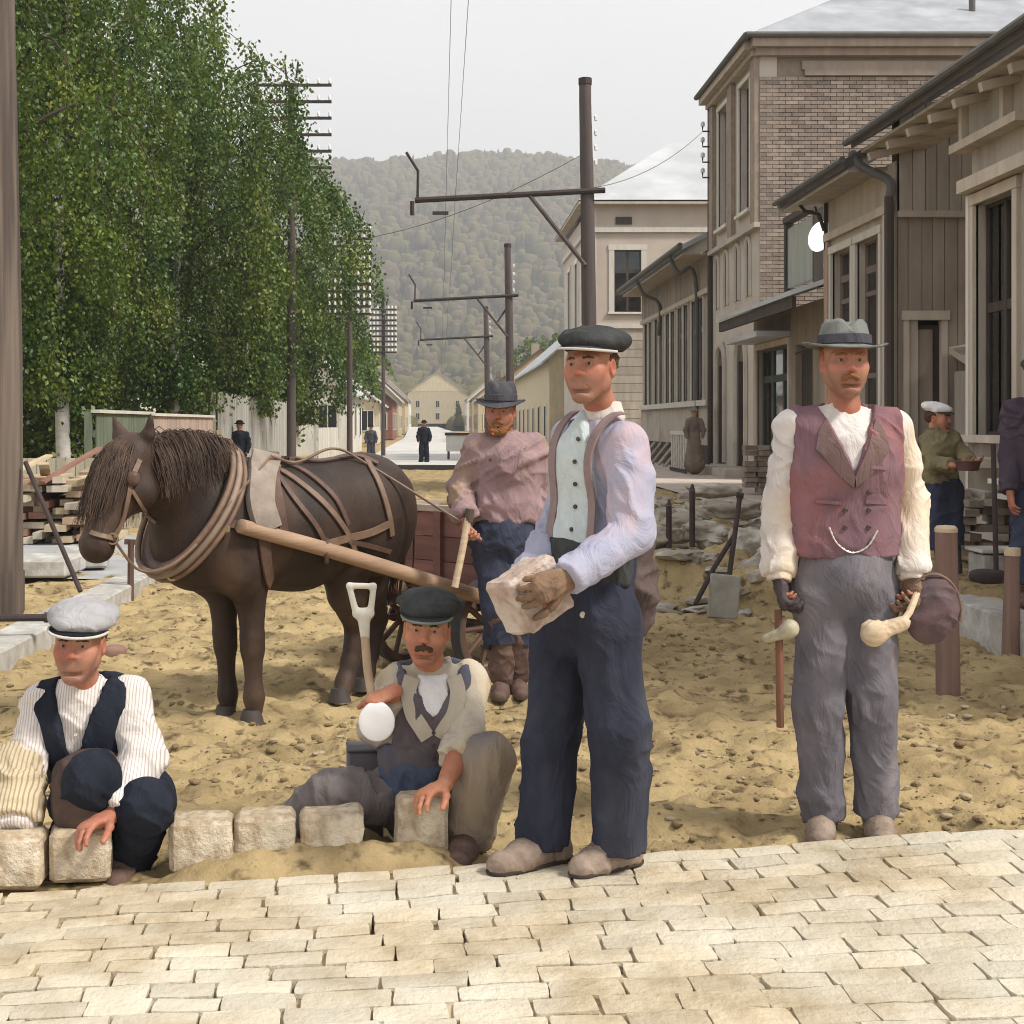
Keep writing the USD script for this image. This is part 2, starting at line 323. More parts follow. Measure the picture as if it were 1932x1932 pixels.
# ------------------------------------------------------------------ ground
PAVE_A = math.radians(3.0)
def edge_y(x): return 4.50 + 0.205*(x + 0.3) + 0.012*np.sin(x*5)            # far edge of the finished paving
def bank(x, y):
    """the right-hand side stands higher: pavement, rubble and the cut bank before it"""
    x, y = np.asarray(x, float), np.asarray(y, float)
    w = 0.25*(meshkit.noise(np.stack([x*1.3, y*1.3, x*0], -1), 5) - 0.5)
    t = (x - 3.78 + (np.clip(y, 10.2, 11.6) - 10.2)*1.75) + w*smooth(9.5, 10.6, y)
    lim = 1.3 + 0.06*np.maximum(y - 11.2, 0)
    t2 = np.where(y > 11.6, x - lim + w, t)
    return smooth(0.0, 0.45, t2) * smooth(6.8, 8.0, y)
def ground_z(x, y, fine=True):
    x, y = np.asarray(x, float), np.asarray(y, float); q = np.stack([x, y, np.zeros_like(x)], -1)
    near = smooth(60, 18, y)
    z = -0.055 + 0.06*(meshkit.fbm(q*0.8, 3, 1) - 0.5) * smooth(4.5, 7, y)
    b = bank(x, y); z = z + 0.33*b*smooth(3, 12, y) + 0.02*b
    z = z + (0.07 + 0.36*smooth(10.6, 12, y)*smooth(24, 17, y)*smooth(3.9, 3.3, x))*b*(meshkit.fbm(q*2.2, 4, 7) - 0.42)*near*(x < 4.2)
    z = z + smooth(-2.62, -2.85, x)*0.085
    if fine:
        r = 1 - np.abs(2*meshkit.noise(q*V(3.2, 6.0, 1), 3) - 1)
        z = z + near*(0.060*(meshkit.fbm(q*3.6, 3, 2) - 0.5) + 0.040*(r - 0.5) + 0.075*(meshkit.fbm(q*11.0, 3, 4) - 0.5) - 0.03*smooth(0.60, 0.75, meshkit.noise(q*V(7, 9, 1), 14))) * (1 - 0.6*(x > 4.0))
    e = edge_y(x); z = z - 0.02*smooth(0.5, 0.1, y - e)
    return np.where(y < e - 0.03, -0.16, z) * 1.0
def grid_lines(spec):
    out = [spec[0][0]]
    for a, b, d in spec: out += list(np.linspace(a, b, max(2, int(round((b-a)/d)) + 1))[1:])
    return np.array(out)
xs = grid_lines([(-700, -60, 60), (-60, -14, 4), (-14, -5, 0.6), (-5, -3, 0.12), (-3, 3.2, 0.042), (3.2, 6, 0.09), (6, 16, 0.8), (16, 60, 4), (60, 700, 60)])
ys = grid_lines([(-30, 2, 4), (2, 4.0, 0.4), (4.0, 8.0, 0.034), (8.0, 14, 0.055), (14, 26, 0.16), (26, 60, 0.7), (60, 200, 6), (200, 1500, 60)])
gx, gy = np.meshgrid(xs, ys, indexing='ij'); gz = ground_z(gx, gy)
def sheet(gx, gy, gz):
    n, m = gx.shape; i, j = np.meshgrid(np.arange(n-1), np.arange(m-1), indexing='ij'); a = (i*m + j).ravel()
    return np.stack([gx, gy, gz], -1).reshape(-1, 3), np.vstack([np.stack([a, a+m, a+m+1], 1), np.stack([a, a+m+1, a+1], 1)])
DIRT = mat('sandy_earth', (0.415, 0.315, 0.165), (0.225, 0.165, 0.085), scale=2.6, rough=0.97, bump=0.85, bscale=34, bdist=0.02, lo=0.32, hi=0.60, detail=9, spots=((0.115, 0.082, 0.046), 10.0, 0.545, 0.69), spec=0.1)
single('ground', sheet(gx, gy, gz), DIRT, kind='structure', sm=True)

# clods, pebbles and chips lying on the earth: nobody could count them
def scatter(name, pts, sizes, protos, mats_, label, cat, seed):
    r = np.random.default_rng(seed); p = number('/World', name); pi = UsdGeom.PointInstancer.Define(stage, p); paths = []
    for k, (m, mt) in enumerate(zip(protos, mats_)):
        q = f'{p}/piece' + (f'_{k:03d}' if k else ''); usdkit.mesh(stage, q, m, mt, smooth=40); paths.append(Sdf.Path(q))
    pi.CreatePrototypesRel().SetTargets(paths); n = len(pts)
    pi.CreateProtoIndicesAttr(Vt.IntArray.FromNumpy(r.integers(0, len(protos), n).astype(np.int32))); pi.CreatePositionsAttr(Vt.Vec3fArray.FromNumpy(np.asarray(pts, np.float32)))
    pi.CreateScalesAttr(Vt.Vec3fArray.FromNumpy((np.asarray(sizes)[:, None] * r.uniform(0.75, 1.25, (n, 3))).astype(np.float32)))
    a = r.uniform(0, 2*math.pi, n); pi.CreateOrientationsAttr(Vt.QuathArray([Gf.Quath(float(math.cos(t/2)), 0, 0, float(math.sin(t/2))) for t in a]))
    data(pi.GetPrim(), label, cat, None, 'stuff')
r = np.random.default_rng(3); n = 14000
yy = 4.4 + 13*r.random(n)**1.7; xx = r.uniform(-0.42, 0.46, n)*yy + 0.1; k = yy > edge_y(xx) + 0.04; xx, yy = xx[k], yy[k]
cl = meshkit.fbm(np.stack([xx*1.1, yy*1.1, xx*0], -1), 2, 6); k = r.random(len(xx)) < smooth(0.35, 0.62, cl) + 0.22 + 0.6*(bank(xx, yy) > 0.2)*(xx < 4); xx, yy = xx[k], yy[k]
sz = 0.005 + 0.020*r.random(len(xx))**4 + 0.016*(r.random(len(xx)) < 0.02)
CLOD = mat('clod', (0.31, 0.235, 0.13), (0.16, 0.115, 0.065), scale=8, rough=0.97, bump=0.5, bscale=60, island=0.0, spec=0.1); PEB = mat('pebble', (0.40, 0.33, 0.22), (0.26, 0.21, 0.14), scale=8, rough=0.9, island=0.0)
scatter('clods', np.stack([xx, yy, ground_z(xx, yy) + sz*0.12], 1), sz, [rock((0, 0, 0), (1, .8, .45), s, 1, 0.9) for s in range(4)], [CLOD, CLOD, CLOD, PEB], 'clods, pebbles and stone chips strewn over the sandy earth', 'gravel', 5)

# ------------------------------------------------------------------ paving of cut setts
PAVING = mat('paving_sett', (0.50, 0.42, 0.30), (0.385, 0.31, 0.205), scale=7.0, rough=0.92, bump=0.9, bscale=30, bdist=0.018, spots=((0.58, 0.535, 0.44), 1.1, 0.42, 0.62), island=-0.11, lo=0.38, hi=0.58, detail=9, spec=0.2)
SANDJ = mat('joint_sand', (0.48, 0.40, 0.28), (0.37, 0.295, 0.195), scale=5, rough=0.98, bump=0.5, bscale=90, bdist=0.006, spec=0.05, spots=((0.10, 0.07, 0.045), 5.5, 0.575, 0.64))
pv = '/World/paving'; UsdGeom.Xform.Define(stage, pv); data(stage.GetPrimAtPath(pv), kind='structure'); BASE[pv] = np.zeros(3); COUNT[('/World', 'paving')] = 1
bx_ = np.linspace(-3.2, 3.9, 240); by_ = np.linspace(0, 1, 110); X, T = np.meshgrid(bx_, by_, indexing='ij'); Y = 2.4 + (edge_y(X) + 0.0 - 2.4)*T
single('joint_sand', sheet(X, Y, -0.016 + 0.016*(meshkit.fbm(np.stack([X*6, Y*6, X*0], -1), 3, 12) - 0.5) - 0.016*smooth(0.62, 0.70, meshkit.noise(np.stack([X*8, Y*8, X*0], -1), 2))*1.9), SANDJ, kind='structure', sm=True)
def row_y(k, x):
    """row lines: square to the street near the camera, swinging to the slanting edge"""
    t = k / 16.0; near = 2.98 + 0.050*(x + 0.3); e = edge_y(x)
    return near + (e - near)*(t if t >= 0 else t)
r = np.random.default_rng(11); count = 0; sets = []
for k in range(-2, 16):
    x = -2.05 + r.uniform(-0.1, 0.1)
    while x < 3.5:
        w = r.uniform(0.165, 0.235) if k < 14 else r.uniform(0.17, 0.215); sets.append((k, x, x + w)); x += w
vis = []
for k, x0, x1 in sets:
    xm = (x0 + x1)/2; ym = float(row_y(k + 0.5, xm)); u = VPX + xm/ym*FPX; v = VPY + CAM_H/ym*FPX
    vis.append(abs(u - 966) < 1900 and v < 2040)
sets = [s for s, q in zip(sets, vis) if q]
def sett(k, x0, x1, r):
    n = 5; g = np.array([.0008, .0008, .0010, .0010]) + 0.0016*r.random(4)**2; sk = r.uniform(-0.008, 0.008, 4); tl = r.uniform(-0.0022, 0.0022, 2); h0 = r.uniform(-0.0022, 0.0022)
    if r.random() < 0.62: g[1] = r.uniform(.004, .009)
    if r.random() < 0.14: g[2] = r.uniform(.002, .004)
    pts, fc = [], []
    ys0, ys1 = row_y(k, np.array([x0, x1])), row_y(k + 1, np.array([x0, x1]))
    jy = r.uniform(-0.0018, 0.0018, 4)
    q = np.array([[x0 + g[0], ys0[0] + g[2] + jy[0]], [x1 - g[1] + sk[1]*0.4, ys0[1] + g[2] + jy[1]], [x1 - g[1] + sk[2], ys1[1] - g[3] + jy[2]], [x0 + g[0] + sk[3]*0.6, ys1[0] - g[3] + jy[3]]])
    d = 0.057 * (q[:, 0] - (0.3)) ; q[:, 1] += 0
    # shear so that the cross joints lean like the rows
    mid = q[:, 1].mean(); q[:, 0] += -(q[:, 1] - mid)*0.055
    a = np.linspace(0, 1, n)
    U, W = np.meshgrid(a, a, indexing='ij'); U, W = U.ravel(), W.ravel()
    xy = ((1-U)*(1-W))[:, None]*q[0] + (U*(1-W))[:, None]*q[1] + (U*W)[:, None]*q[2] + ((1-U)*W)[:, None]*q[3]
    edge = np.minimum(np.minimum(U, 1-U), np.minimum(W, 1-W)); cen = xy.mean(0)
    corner = (np.minimum(U, 1-U) < .01) & (np.minimum(W, 1-W) < .01)
    xy = xy + (cen - xy)*np.where(corner, 0.03, 0)[:, None] + (r.uniform(-0.0016, .0016, xy.shape))*(edge < .01)[:, None]
    z = h0 + tl[0]*(U-.5)*2 + tl[1]*(W-.5)*2 + 0.0035*(meshkit.noise(np.c_[xy*14, np.zeros(len(xy))], 8) - .5)*2 - np.where(edge < 0.01, 0.0026, 0) 
    top = np.c_[xy, z]; ring = [i for i in range(n)]  # border order
    idx = np.arange(n*n).reshape(n, n); border = list(idx[:, 0]) + list(idx[-1, 1:]) + list(idx[-2::-1, -1]) + list(idx[0, -2:0:-1])
    low = top[border].copy(); low[:, 2] = -0.14; v = np.vstack([top, low]); f = []
    for i in range(n-1):
        for j in range(n-1): f += [[idx[i, j], idx[i+1, j], idx[i+1, j+1]], [idx[i, j], idx[i+1, j+1], idx[i, j+1]]]
    m = len(border)
    for i in range(m): k2 = (i+1) % m; f += [[border[i], n*n+i, n*n+k2], [border[i], n*n+k2, border[k2]]]
    return v, np.array(f)
sets.sort(key=lambda s: (abs(VPX + (s[1]+s[2])/2/row_y(s[0], s[1])*FPX - 966) > 1020 or row_y(s[0], s[1]) < 3.2, s[0])); extra = []
for i, s in enumerate(sets):
    m = sett(*s, r)
    if i < 300: part(pv, 'sett', m, PAVING, sm=55)
    else: extra.append(m)
if extra: part(pv, 'outer_setts', join(extra), PAVING, sm=55, kind='stuff')
print('setts', len(sets))

# the loose blocks set along the edge
def cut_block(c, s, R, seed):
    m = trimesh.Trimesh(*bevel_box(s, 0.017)).subdivide().subdivide().subdivide(); v = np.array(m.vertices); f = np.array(m.faces); n = normals(v, f)
    v = v + n*(0.016*(meshkit.fbm(v*11 + seed*7.7, 3, seed) - .5) + 0.007*(meshkit.fbm(v*38 + seed, 2, seed) - .5))[:, None]; v[:, 0] *= 1 + 0.10*v[:, 2]*(1 if seed % 2 else -1); return v @ np.asarray(R).T + c, f
LB = [(373, 1651, 0.205, 0.178, 0.03, 'tan paving block, leftmost of the three standing in a row at the edge'), (496, 1643, 0.20, 0.178, -0.03, 'tan paving block in the middle of the three standing in a row'),
      (622, 1636, 0.212, 0.175, 0.02, 'tan paving block with pale top, right end of the three in a row'), (795, 1618, 0.178, 0.20, 0.02, 'upright paving block under the hand of the sitting man with moustache'),
      (142, 1668, 0.195, 0.17, 0.10, 'paving block under the hand of the crouching man in grey cap'), (16, 1680, 0.19, 0.17, -0.05, 'paving block at the left edge below the straw-coloured sleeve')]
for i, (u, v, w, h, a, lab) in enumerate(LB):
    y0 = FPX*(CAM_H + 0.02)/(v - VPY); d = 0.15; c = P(u, v, y0); c = V(c[0], y0 + d/2, h/2 - 0.022)
    t = thing('paving_block', lab, 'stone', c, group='loose paving blocks at the edge of the work'); part(t, 'block', cut_block(c, (w, d, h), rotz(a + 0.08), i + 1), GRANITE, sm=50)
# sand spilt along the working edge, between and before the blocks
xx = np.linspace(-2.2, 0.25, 240); tt = np.linspace(0, 1, 44); X, T = np.meshgrid(xx, tt, indexing='ij'); Y = edge_y(X) - 0.05 + T*0.42
Z = -0.05 + 0.10*np.sin(np.clip(T*1.15, 0, 1)*math.pi)*smooth(0.25, -0.1, X)*(0.25 + 0.75*smooth(-0.95, -0.75, X)) * (0.65 + 0.7*meshkit.fbm(np.stack([X*4, Y*5, X*0], -1), 3, 3)) - 0.012 + 0.030*(meshkit.fbm(np.stack([X*13, Y*15, X*0], -1), 3, 8) - .5)
single('sand_ridge', sheet(X, Y, Z), DIRT, kind='structure', sm=True)

# ------------------------------------------------------------------ kerbs and the far road
KERB = mat('kerb_granite', (0.41, 0.39, 0.36), (0.30, 0.285, 0.26), scale=9, rough=0.9, bump=0.5, bscale=40, island=-0.08, spots=((0.47, 0.46, 0.44), 5.0, 0.5, 0.65))
def kerb(name, x, y0, y1, top, w, h, side, L=1.25, seed=0):
    r = np.random.default_rng(seed); p = f'/World/{name}'; UsdGeom.Xform.Define(stage, p); data(stage.GetPrimAtPath(p), kind='structure'); BASE[p] = np.zeros(3); y = y0
    while y < y1:
        l = L*r.uniform(0.8, 1.2); m = trimesh.Trimesh(*bevel_box((w, l - 0.012, h), 0.016)).subdivide().subdivide(); v = np.array(m.vertices); v = v + normals(v, np.array(m.faces))*(0.016*(meshkit.fbm(v*8 + y, 2, 3) - .5))[:, None]
        part(p, 'kerb_stone', (v + V(x + r.uniform(-.012, .012), y + l/2, top - h/2 + r.uniform(-.008, .008)), np.array(m.faces)), KERB, sm=50); y += l
kerb('left_kerb', -2.80, 5.6, 26, 0.085, 0.30, 0.34, 1, seed=1); kerb('right_kerb', 3.86, 6.5, 14.0, 0.19, 0.24, 0.30, -1, seed=2)
ROADM = mat('pale_road', (0.52, 0.51, 0.49), (0.42, 0.40, 0.38), scale=0.5, rough=0.95, bump=0.2, bscale=3)
X, Y = np.meshgrid(np.linspace(-3.1, 3.0, 8), np.concatenate([np.linspace(46, 90, 20), np.linspace(100, 420, 20)]), indexing='ij'); single('road', sheet(X + np.maximum(Y - 120, 0)*-0.02, Y, ground_z(X, Y, False)*0 + 0.03 + np.maximum(Y - 60, 0)*0.0035), ROADM, kind='structure', sm=True)
FLAG = mat('pavement_flag', (0.50, 0.43, 0.37), (0.40, 0.33, 0.28), scale=2, rough=0.95, bump=0.3, bscale=20)
X, Y = np.meshgrid(np.linspace(3.9, 7.2, 20), np.linspace(6.5, 46, 60), indexing='ij'); single('right_pavement', sheet(X - 0.0*Y, Y, 0.172 + 0.16*smooth(11, 16, Y) + 0.008*meshkit.noise(np.stack([X*2, Y*2, X*0], -1), 3)), FLAG, kind='structure', sm=True)
X, Y = np.meshgrid(np.linspace(-7.5, -3.0, 14), np.linspace(12.5, 17.5, 12), indexing='ij'); single('left_pavement', sheet(X, Y, 0.055 + 0*X), mat('grey_flag', (0.36, 0.365, 0.37), (0.29, 0.29, 0.29), scale=2, rough=0.95), kind='structure')
# edge beam across the street where the earth ends
single('road_edge', box((0, 45.6, 0.02), (6.2, 0.25, 0.16)), mat('dark_edge_board', (0.045, 0.045, 0.05), rough=.9), kind='structure')

# ------------------------------------------------------------------ wooded hills
hx = np.linspace(-1100, 1100, 111); hy = np.concatenate([np.linspace(230, 1500, 60), np.linspace(1550, 2600, 12)]); X, Y = np.meshgrid(hx, hy, indexing='ij')
def hill_z(X, Y):
    q = np.stack([X/260, Y/260, X*0], -1); s = smooth(260, 1400, Y); n = meshkit.fbm(q, 4, 21) - 0.5
    crest = 243 + 3*np.sin(X/120 + 0.6) + 3*np.sin(X/47) - 0.00002*(X - 200)**2
    return -3 + s**1.15*crest*(1 - 0.35*smooth(1500, 2600, Y)) + n*70*smooth(250, 700, Y)*(1 - 1.0*smooth(1050, 1390, Y))
HILLM = mat('hill_woodland', (0.10, 0.092, 0.058), (0.06, 0.058, 0.04), scale=0.02, rough=1.0, bump=1.0, bscale=0.15, bdist=4.0, detail=10, spec=0.0, spots=((0.13, 0.10, 0.065), 0.008, 0.5, 0.65))
single('hills', sheet(X, Y, hill_z(X, Y)), HILLM, kind='structure', sm=True)
r = np.random.default_rng(17); n = 52000; Y = 290 + 1180*r.random(n)**0.8; X = (r.uniform(-0.33, 0.46, n))*Y; Z = hill_z(X, Y)
keep = r.random(n) < 0.25 + 0.9*meshkit.fbm(np.stack([X/60, Y/60, X*0], -1), 3, 4); X, Y, Z = X[keep], Y[keep], Z[keep]
ridge = 1500; xr = np.linspace(-320, 640, 1100) + r.uniform(-2, 2, 1100); yr = r.uniform(1380, 1480, 1100); X = np.r_[X, xr]; Y = np.r_[Y, yr]; Z = np.r_[Z, hill_z(xr, yr)]
def spruce(n=7): return lathe([(0.001, 1.0), (0.10, 0.72), (0.07, 0.70), (0.19, 0.42), (0.13, 0.40), (0.25, 0.10), (0.03, 0.08), (0.03, -0.1)][::-1], n)
def round_tree(s): v, f = rock((0, 0, 0.55), (0.36, 0.36, 0.48), s, 1, 0.9); return v, f
far = [mat('far_spruce', (0.045, 0.052, 0.028), (0.028, 0.033, 0.020), rough=1, spec=0), mat('far_birch', (0.135, 0.118, 0.052), (0.085, 0.076, 0.038), rough=1, spec=0), mat('far_bare_tree', (0.13, 0.10, 0.07), (0.09, 0.07, 0.05), rough=1, spec=0)]
scatter('hill_forest', np.stack([X, Y, Z - 0.5], 1), r.uniform(5, 10.5, len(X)), [spruce(), round_tree(2), spruce(), round_tree(5), round_tree(9)], [far[0], far[1], far[0], far[1], far[2]], 'far-off mixed wood of spruce and birch covering the hill', 'forest', 9)
# ------------------------------------------------------------------ birches
LEAF = usdkit.material(stage, '/World/Looks/birch_leaf', {
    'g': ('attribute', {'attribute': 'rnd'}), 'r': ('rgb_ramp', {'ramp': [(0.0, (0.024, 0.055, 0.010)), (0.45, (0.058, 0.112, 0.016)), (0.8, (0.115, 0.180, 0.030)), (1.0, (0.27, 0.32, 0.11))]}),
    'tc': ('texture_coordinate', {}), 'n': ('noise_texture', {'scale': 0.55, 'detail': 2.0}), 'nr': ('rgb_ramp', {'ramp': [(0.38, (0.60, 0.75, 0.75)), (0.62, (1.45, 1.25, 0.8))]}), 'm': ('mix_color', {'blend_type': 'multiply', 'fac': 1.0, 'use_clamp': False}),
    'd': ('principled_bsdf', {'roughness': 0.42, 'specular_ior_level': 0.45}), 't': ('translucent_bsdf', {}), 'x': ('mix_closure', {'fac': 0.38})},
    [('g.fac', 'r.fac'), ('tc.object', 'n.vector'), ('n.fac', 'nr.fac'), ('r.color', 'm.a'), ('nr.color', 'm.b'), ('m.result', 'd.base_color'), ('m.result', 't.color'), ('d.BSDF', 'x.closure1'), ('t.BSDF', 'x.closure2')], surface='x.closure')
BARK = mat('birch_bark', (0.62, 0.60, 0.56), (0.50, 0.48, 0.45), scale=5, rough=0.85, bump=0.4, bscale=12, stretch=(1, 1, 2.2), spots=((0.045, 0.04, 0.038), 3.2, 0.57, 0.63)); TWIG = mat('birch_twig', (0.07, 0.05, 0.04), rough=0.9)
def birch(x, y, H, Rc, lab, seed, nleaf, leaf=0.075, low=1.7, lean=0.0, z0=0.0, trunk_r=0.13, grp='birches along the left side of the street'):
    r = np.random.default_rng(seed); t = thing('birch_tree', lab, 'tree', (x, y, z0), group=grp); base = V(x, y, z0 - 0.2)
    hh = np.linspace(0, 1, 12); tr = base + np.stack([lean*hh*H + 0.12*np.sin(hh*5 + seed), 0.1*np.cos(hh*4 + seed), hh*(H*0.93)], 1)
    part(t, 'trunk', tube(tr, trunk_r*(1 - 0.93*hh)**0.8 + 0.012, 10), BARK, sm=True)
    limbs, pos, tone = [], [], []
    nl = 46
    for i in range(nl):
        h = 0.20 + 0.74*(i + r.random()*0.8)/nl; a = i*2.4 + r.uniform(-.5, .5); reach = Rc*(0.25 + 0.85*math.sin(math.pi*min(1, (1.0 - h)*1.25 + 0.12))**0.7)*r.uniform(0.75, 1.1)
        p0 = np.array([np.interp(h, hh, tr[:, k]) for k in range(3)]); d = V(math.cos(a), math.sin(a), 0); rise = reach*r.uniform(0.35, 0.75)
        drop = r.uniform(0.25, 0.6)*reach
        c = curve([p0, p0 + d*reach*0.35 + V(0, 0, rise*0.75), p0 + d*reach*0.72 + V(0, 0, rise), p0 + d*reach + V(0, 0, rise - drop*0.6), p0 + d*reach*1.1 + V(0, 0, rise - drop*1.4)], 14)
        limbs.append(tube(c, np.linspace(0.045, 0.006, 14)*(1.25 - h), 5))
        for j in range(13):
            s = 0.15 + 0.85*(j + r.random())/13; q = np.array([np.interp(s*13, np.arange(14), c[:, k]) for k in range(3)])
            q = q + r.normal(0, 0.16, 3)*Rc*0.30; L = r.uniform(0.5, 1.9)*(0.5 + 0.5*s)*(Rc/3.4); L = min(L, max(q[2] - z0 - low - 0.25*r.random(), 0.25)); out = d*r.uniform(0.05, 0.35) + r.normal(0, 0.12, 3)
            m = max(3, int(nleaf/(nl*13)*L/0.95)); s2 = r.random(m); k = 0.10 + 0.05*s2
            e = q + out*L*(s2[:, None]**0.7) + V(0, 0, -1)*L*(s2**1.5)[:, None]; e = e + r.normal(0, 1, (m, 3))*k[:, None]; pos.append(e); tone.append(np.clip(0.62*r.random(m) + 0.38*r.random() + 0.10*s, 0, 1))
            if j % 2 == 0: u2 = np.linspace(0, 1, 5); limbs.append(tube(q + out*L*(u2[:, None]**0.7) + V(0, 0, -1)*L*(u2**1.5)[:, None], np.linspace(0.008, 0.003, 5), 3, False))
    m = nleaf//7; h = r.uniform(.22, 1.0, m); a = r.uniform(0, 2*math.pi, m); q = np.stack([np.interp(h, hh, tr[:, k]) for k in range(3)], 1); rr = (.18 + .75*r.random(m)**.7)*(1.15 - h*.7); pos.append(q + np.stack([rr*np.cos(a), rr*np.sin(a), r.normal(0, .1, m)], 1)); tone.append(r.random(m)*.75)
    part(t, 'limbs', join(limbs), TWIG, sm=True)
    p = np.vstack(pos); tone = np.concatenate(tone)[p[:, 2] > z0 + low - 0.3]; p = p[p[:, 2] > z0 + low - 0.3]; m = len(p); a = r.uniform(0, 2*math.pi, m); tip = np.stack([0.55*np.cos(a), 0.55*np.sin(a), -r.uniform(0.15, 1.2, m)], 1); tip /= np.linalg.norm(tip, axis=1, keepdims=True)
    s = np.cross(tip, r.normal(0, 1, (m, 3))); s /= np.linalg.norm(s, axis=1, keepdims=True); L = leaf*r.uniform(0.65, 1.25, m)[:, None]
    n = np.cross(tip, s); v = np.stack([p, p + tip*L*0.45 + s*L*0.36 + n*L*0.06, p + tip*L, p + tip*L*0.45 - s*L*0.36 + n*L*0.06], 1).reshape(-1, 3); i = np.arange(m)*4
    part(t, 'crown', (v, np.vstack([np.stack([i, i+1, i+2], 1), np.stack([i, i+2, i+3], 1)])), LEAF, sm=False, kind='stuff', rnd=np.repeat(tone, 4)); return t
birch(-6.60, 20.5, 13.0, 2.55, 'nearest tall birch, its white trunk beside the big left pole', 1, 60000, 0.078, 1.75)
birch(-7.05, 25.5, 13.0, 2.7, 'tall birch with slanting white trunk behind the horse head, second from the left pole', 2, 60000, 0.085, 1.8, lean=0.02)
birch(-5.85, 31.0, 10.6, 3.0, 'drooping birch over the pink fence panel behind the horse', 3, 55000, 0.095, 1.9)
birch(-5.35, 38.0, 9.2, 2.75, 'birch behind the tall telegraph pole with cross-arms', 4, 42000, 0.11, 2.0)
birch(-4.95, 47.0, 7.6, 2.45, 'smaller light green birch, farthest of the row down the street', 5, 30000, 0.13, 1.8)
birch(-10.2, 19.5, 14.0, 4.0, 'dark birch at the far left behind the big pole', 6, 50000, 0.09, 1.2)
birch(-11.5, 29.0, 14.5, 4.6, 'dark birch deep in the garden behind the front row of birches', 7, 45000, 0.12, 1.0)
birch(-9.8, 37.0, 12.5, 4.2, 'birch in the garden behind the grey picket fence', 8, 36000, 0.13, 1.0)
def bush(x, y, z0, s, lab, seed, n, leaf):
    r = np.random.default_rng(seed); t = thing('bush', lab, 'bush', (x, y, z0), group='bushes under the birches'); p = r.normal(0, 1, (n, 3)); p = p/np.linalg.norm(p, axis=1, keepdims=True)*(r.random(n)**0.33)[:, None]
    p = p*np.asarray(s)*(0.7 + 0.6*meshkit.noise(p*2.5 + seed, 3))[:, None] + V(x, y, z0 + s[2]*0.85); p = p[p[:, 2] > z0]; m = len(p); tip = r.normal(0, 1, (m, 3)); tip /= np.linalg.norm(tip, axis=1, keepdims=True); q = np.cross(tip, r.normal(0, 1, (m, 3))); q /= np.linalg.norm(q, axis=1, keepdims=True)
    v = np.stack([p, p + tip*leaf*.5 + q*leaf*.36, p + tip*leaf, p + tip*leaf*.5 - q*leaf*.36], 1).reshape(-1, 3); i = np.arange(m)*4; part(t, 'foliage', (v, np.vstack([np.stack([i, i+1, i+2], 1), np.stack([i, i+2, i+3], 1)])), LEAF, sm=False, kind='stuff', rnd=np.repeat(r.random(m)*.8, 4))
    part(t, 'stems', join([tube([V(x, y, z0 - .1), V(x, y, z0 + s[2]*.5) + V(*(r.normal(0, 1, 3)*np.array(s)*.4)), V(x, y, z0 + s[2]) + V(*(r.normal(0, 1, 3)*np.array(s)*.5))], [0.03, 0.02, 0.008], 5) for _ in range(7)]), TWIG)
bush(-11.8, 26, 0, (2.8, 2.0, 1.9), 'dark bush between the two white birch trunks at the left', 1, 9000, 0.14); bush(-9.4, 30, 0, (2.6, 1.8, 1.9), 'dark bush right of the slanting birch trunk', 2, 9000, 0.14); bush(-16, 30, 0, (4, 3, 3), 'big dark bush at the far left behind the pole', 3, 9000, 0.2)
bush(-8.4, 52, 0, (3, 2, 2.2), 'bush beyond the picket fence far down the street', 4, 6000, 0.2); bush(-12.5, 44, 0, (5, 3, 4), 'broad bush deep in the garden behind the birches', 5, 9000, 0.22)
# ------------------------------------------------------------------ buildings on the right
def wood(name, c, c2=None, **k): return mat(name, c, c2, scale=k.pop('scale', 5), rough=0.9, bump=0.4, bscale=24, bdist=0.008, stretch=k.pop('stretch', (1, 1, 0.18)), island=k.pop('island', -0.12), **k)
PLANK = wood('brown_plank', (0.315, 0.262, 0.212), (0.225, 0.182, 0.145)); PLANKG = wood('grey_plank', (0.39, 0.345, 0.293), (0.293, 0.254, 0.215)); TRIM = wood('pale_trim', (0.48, 0.414, 0.342), (0.372, 0.318, 0.264)); TRIMW = wood('white_trim', (0.60, 0.57, 0.51), (0.50, 0.47, 0.42)); DARKW = wood('dark_trim', (0.075, 0.058, 0.048), (0.05, 0.04, 0.035)); SASH = wood('sash', (0.20, 0.16, 0.14))
PLASTER = mat('grey_plaster', (0.448, 0.398, 0.347), (0.358, 0.314, 0.274), scale=1.6, rough=0.95, bump=0.3, bscale=14, spots=((0.30, 0.25, 0.21), 0.9, 0.55, 0.7)); PLASTERL = mat('pale_plaster', (0.50, 0.455, 0.40), (0.42, 0.375, 0.325), scale=1.2, rough=0.95, bump=0.3, bscale=14)
BRICK = mat('brick', (0.29, 0.232, 0.19), (0.21, 0.162, 0.132), scale=7, rough=0.92, bump=0.4, bscale=40, island=-0.28); BRICKS = mat('brick_joined', (0.29, 0.232, 0.19), (0.21, 0.162, 0.132), scale=7, rough=0.92, bump=0.4, bscale=40, island=0.28); MORTAR = mat('mortar', (0.27, 0.22, 0.175), (0.21, 0.17, 0.135), scale=9, rough=0.97)
SLATE = mat('slate_roof', (0.33, 0.345, 0.37), (0.24, 0.25, 0.27), scale=1.2, rough=0.55, island=-0.1, spots=((0.42, 0.44, 0.47), 0.5, 0.5, 0.7)); TIN = mat('pale_tin_roof', (0.42, 0.43, 0.44), (0.34, 0.35, 0.36), scale=0.7, rough=0.5, spots=((0.46, 0.47, 0.48), 0.4, 0.45, 0.6)); TILE = mat('dark_roof', (0.12, 0.105, 0.095), (0.085, 0.075, 0.07), scale=3, rough=.85)
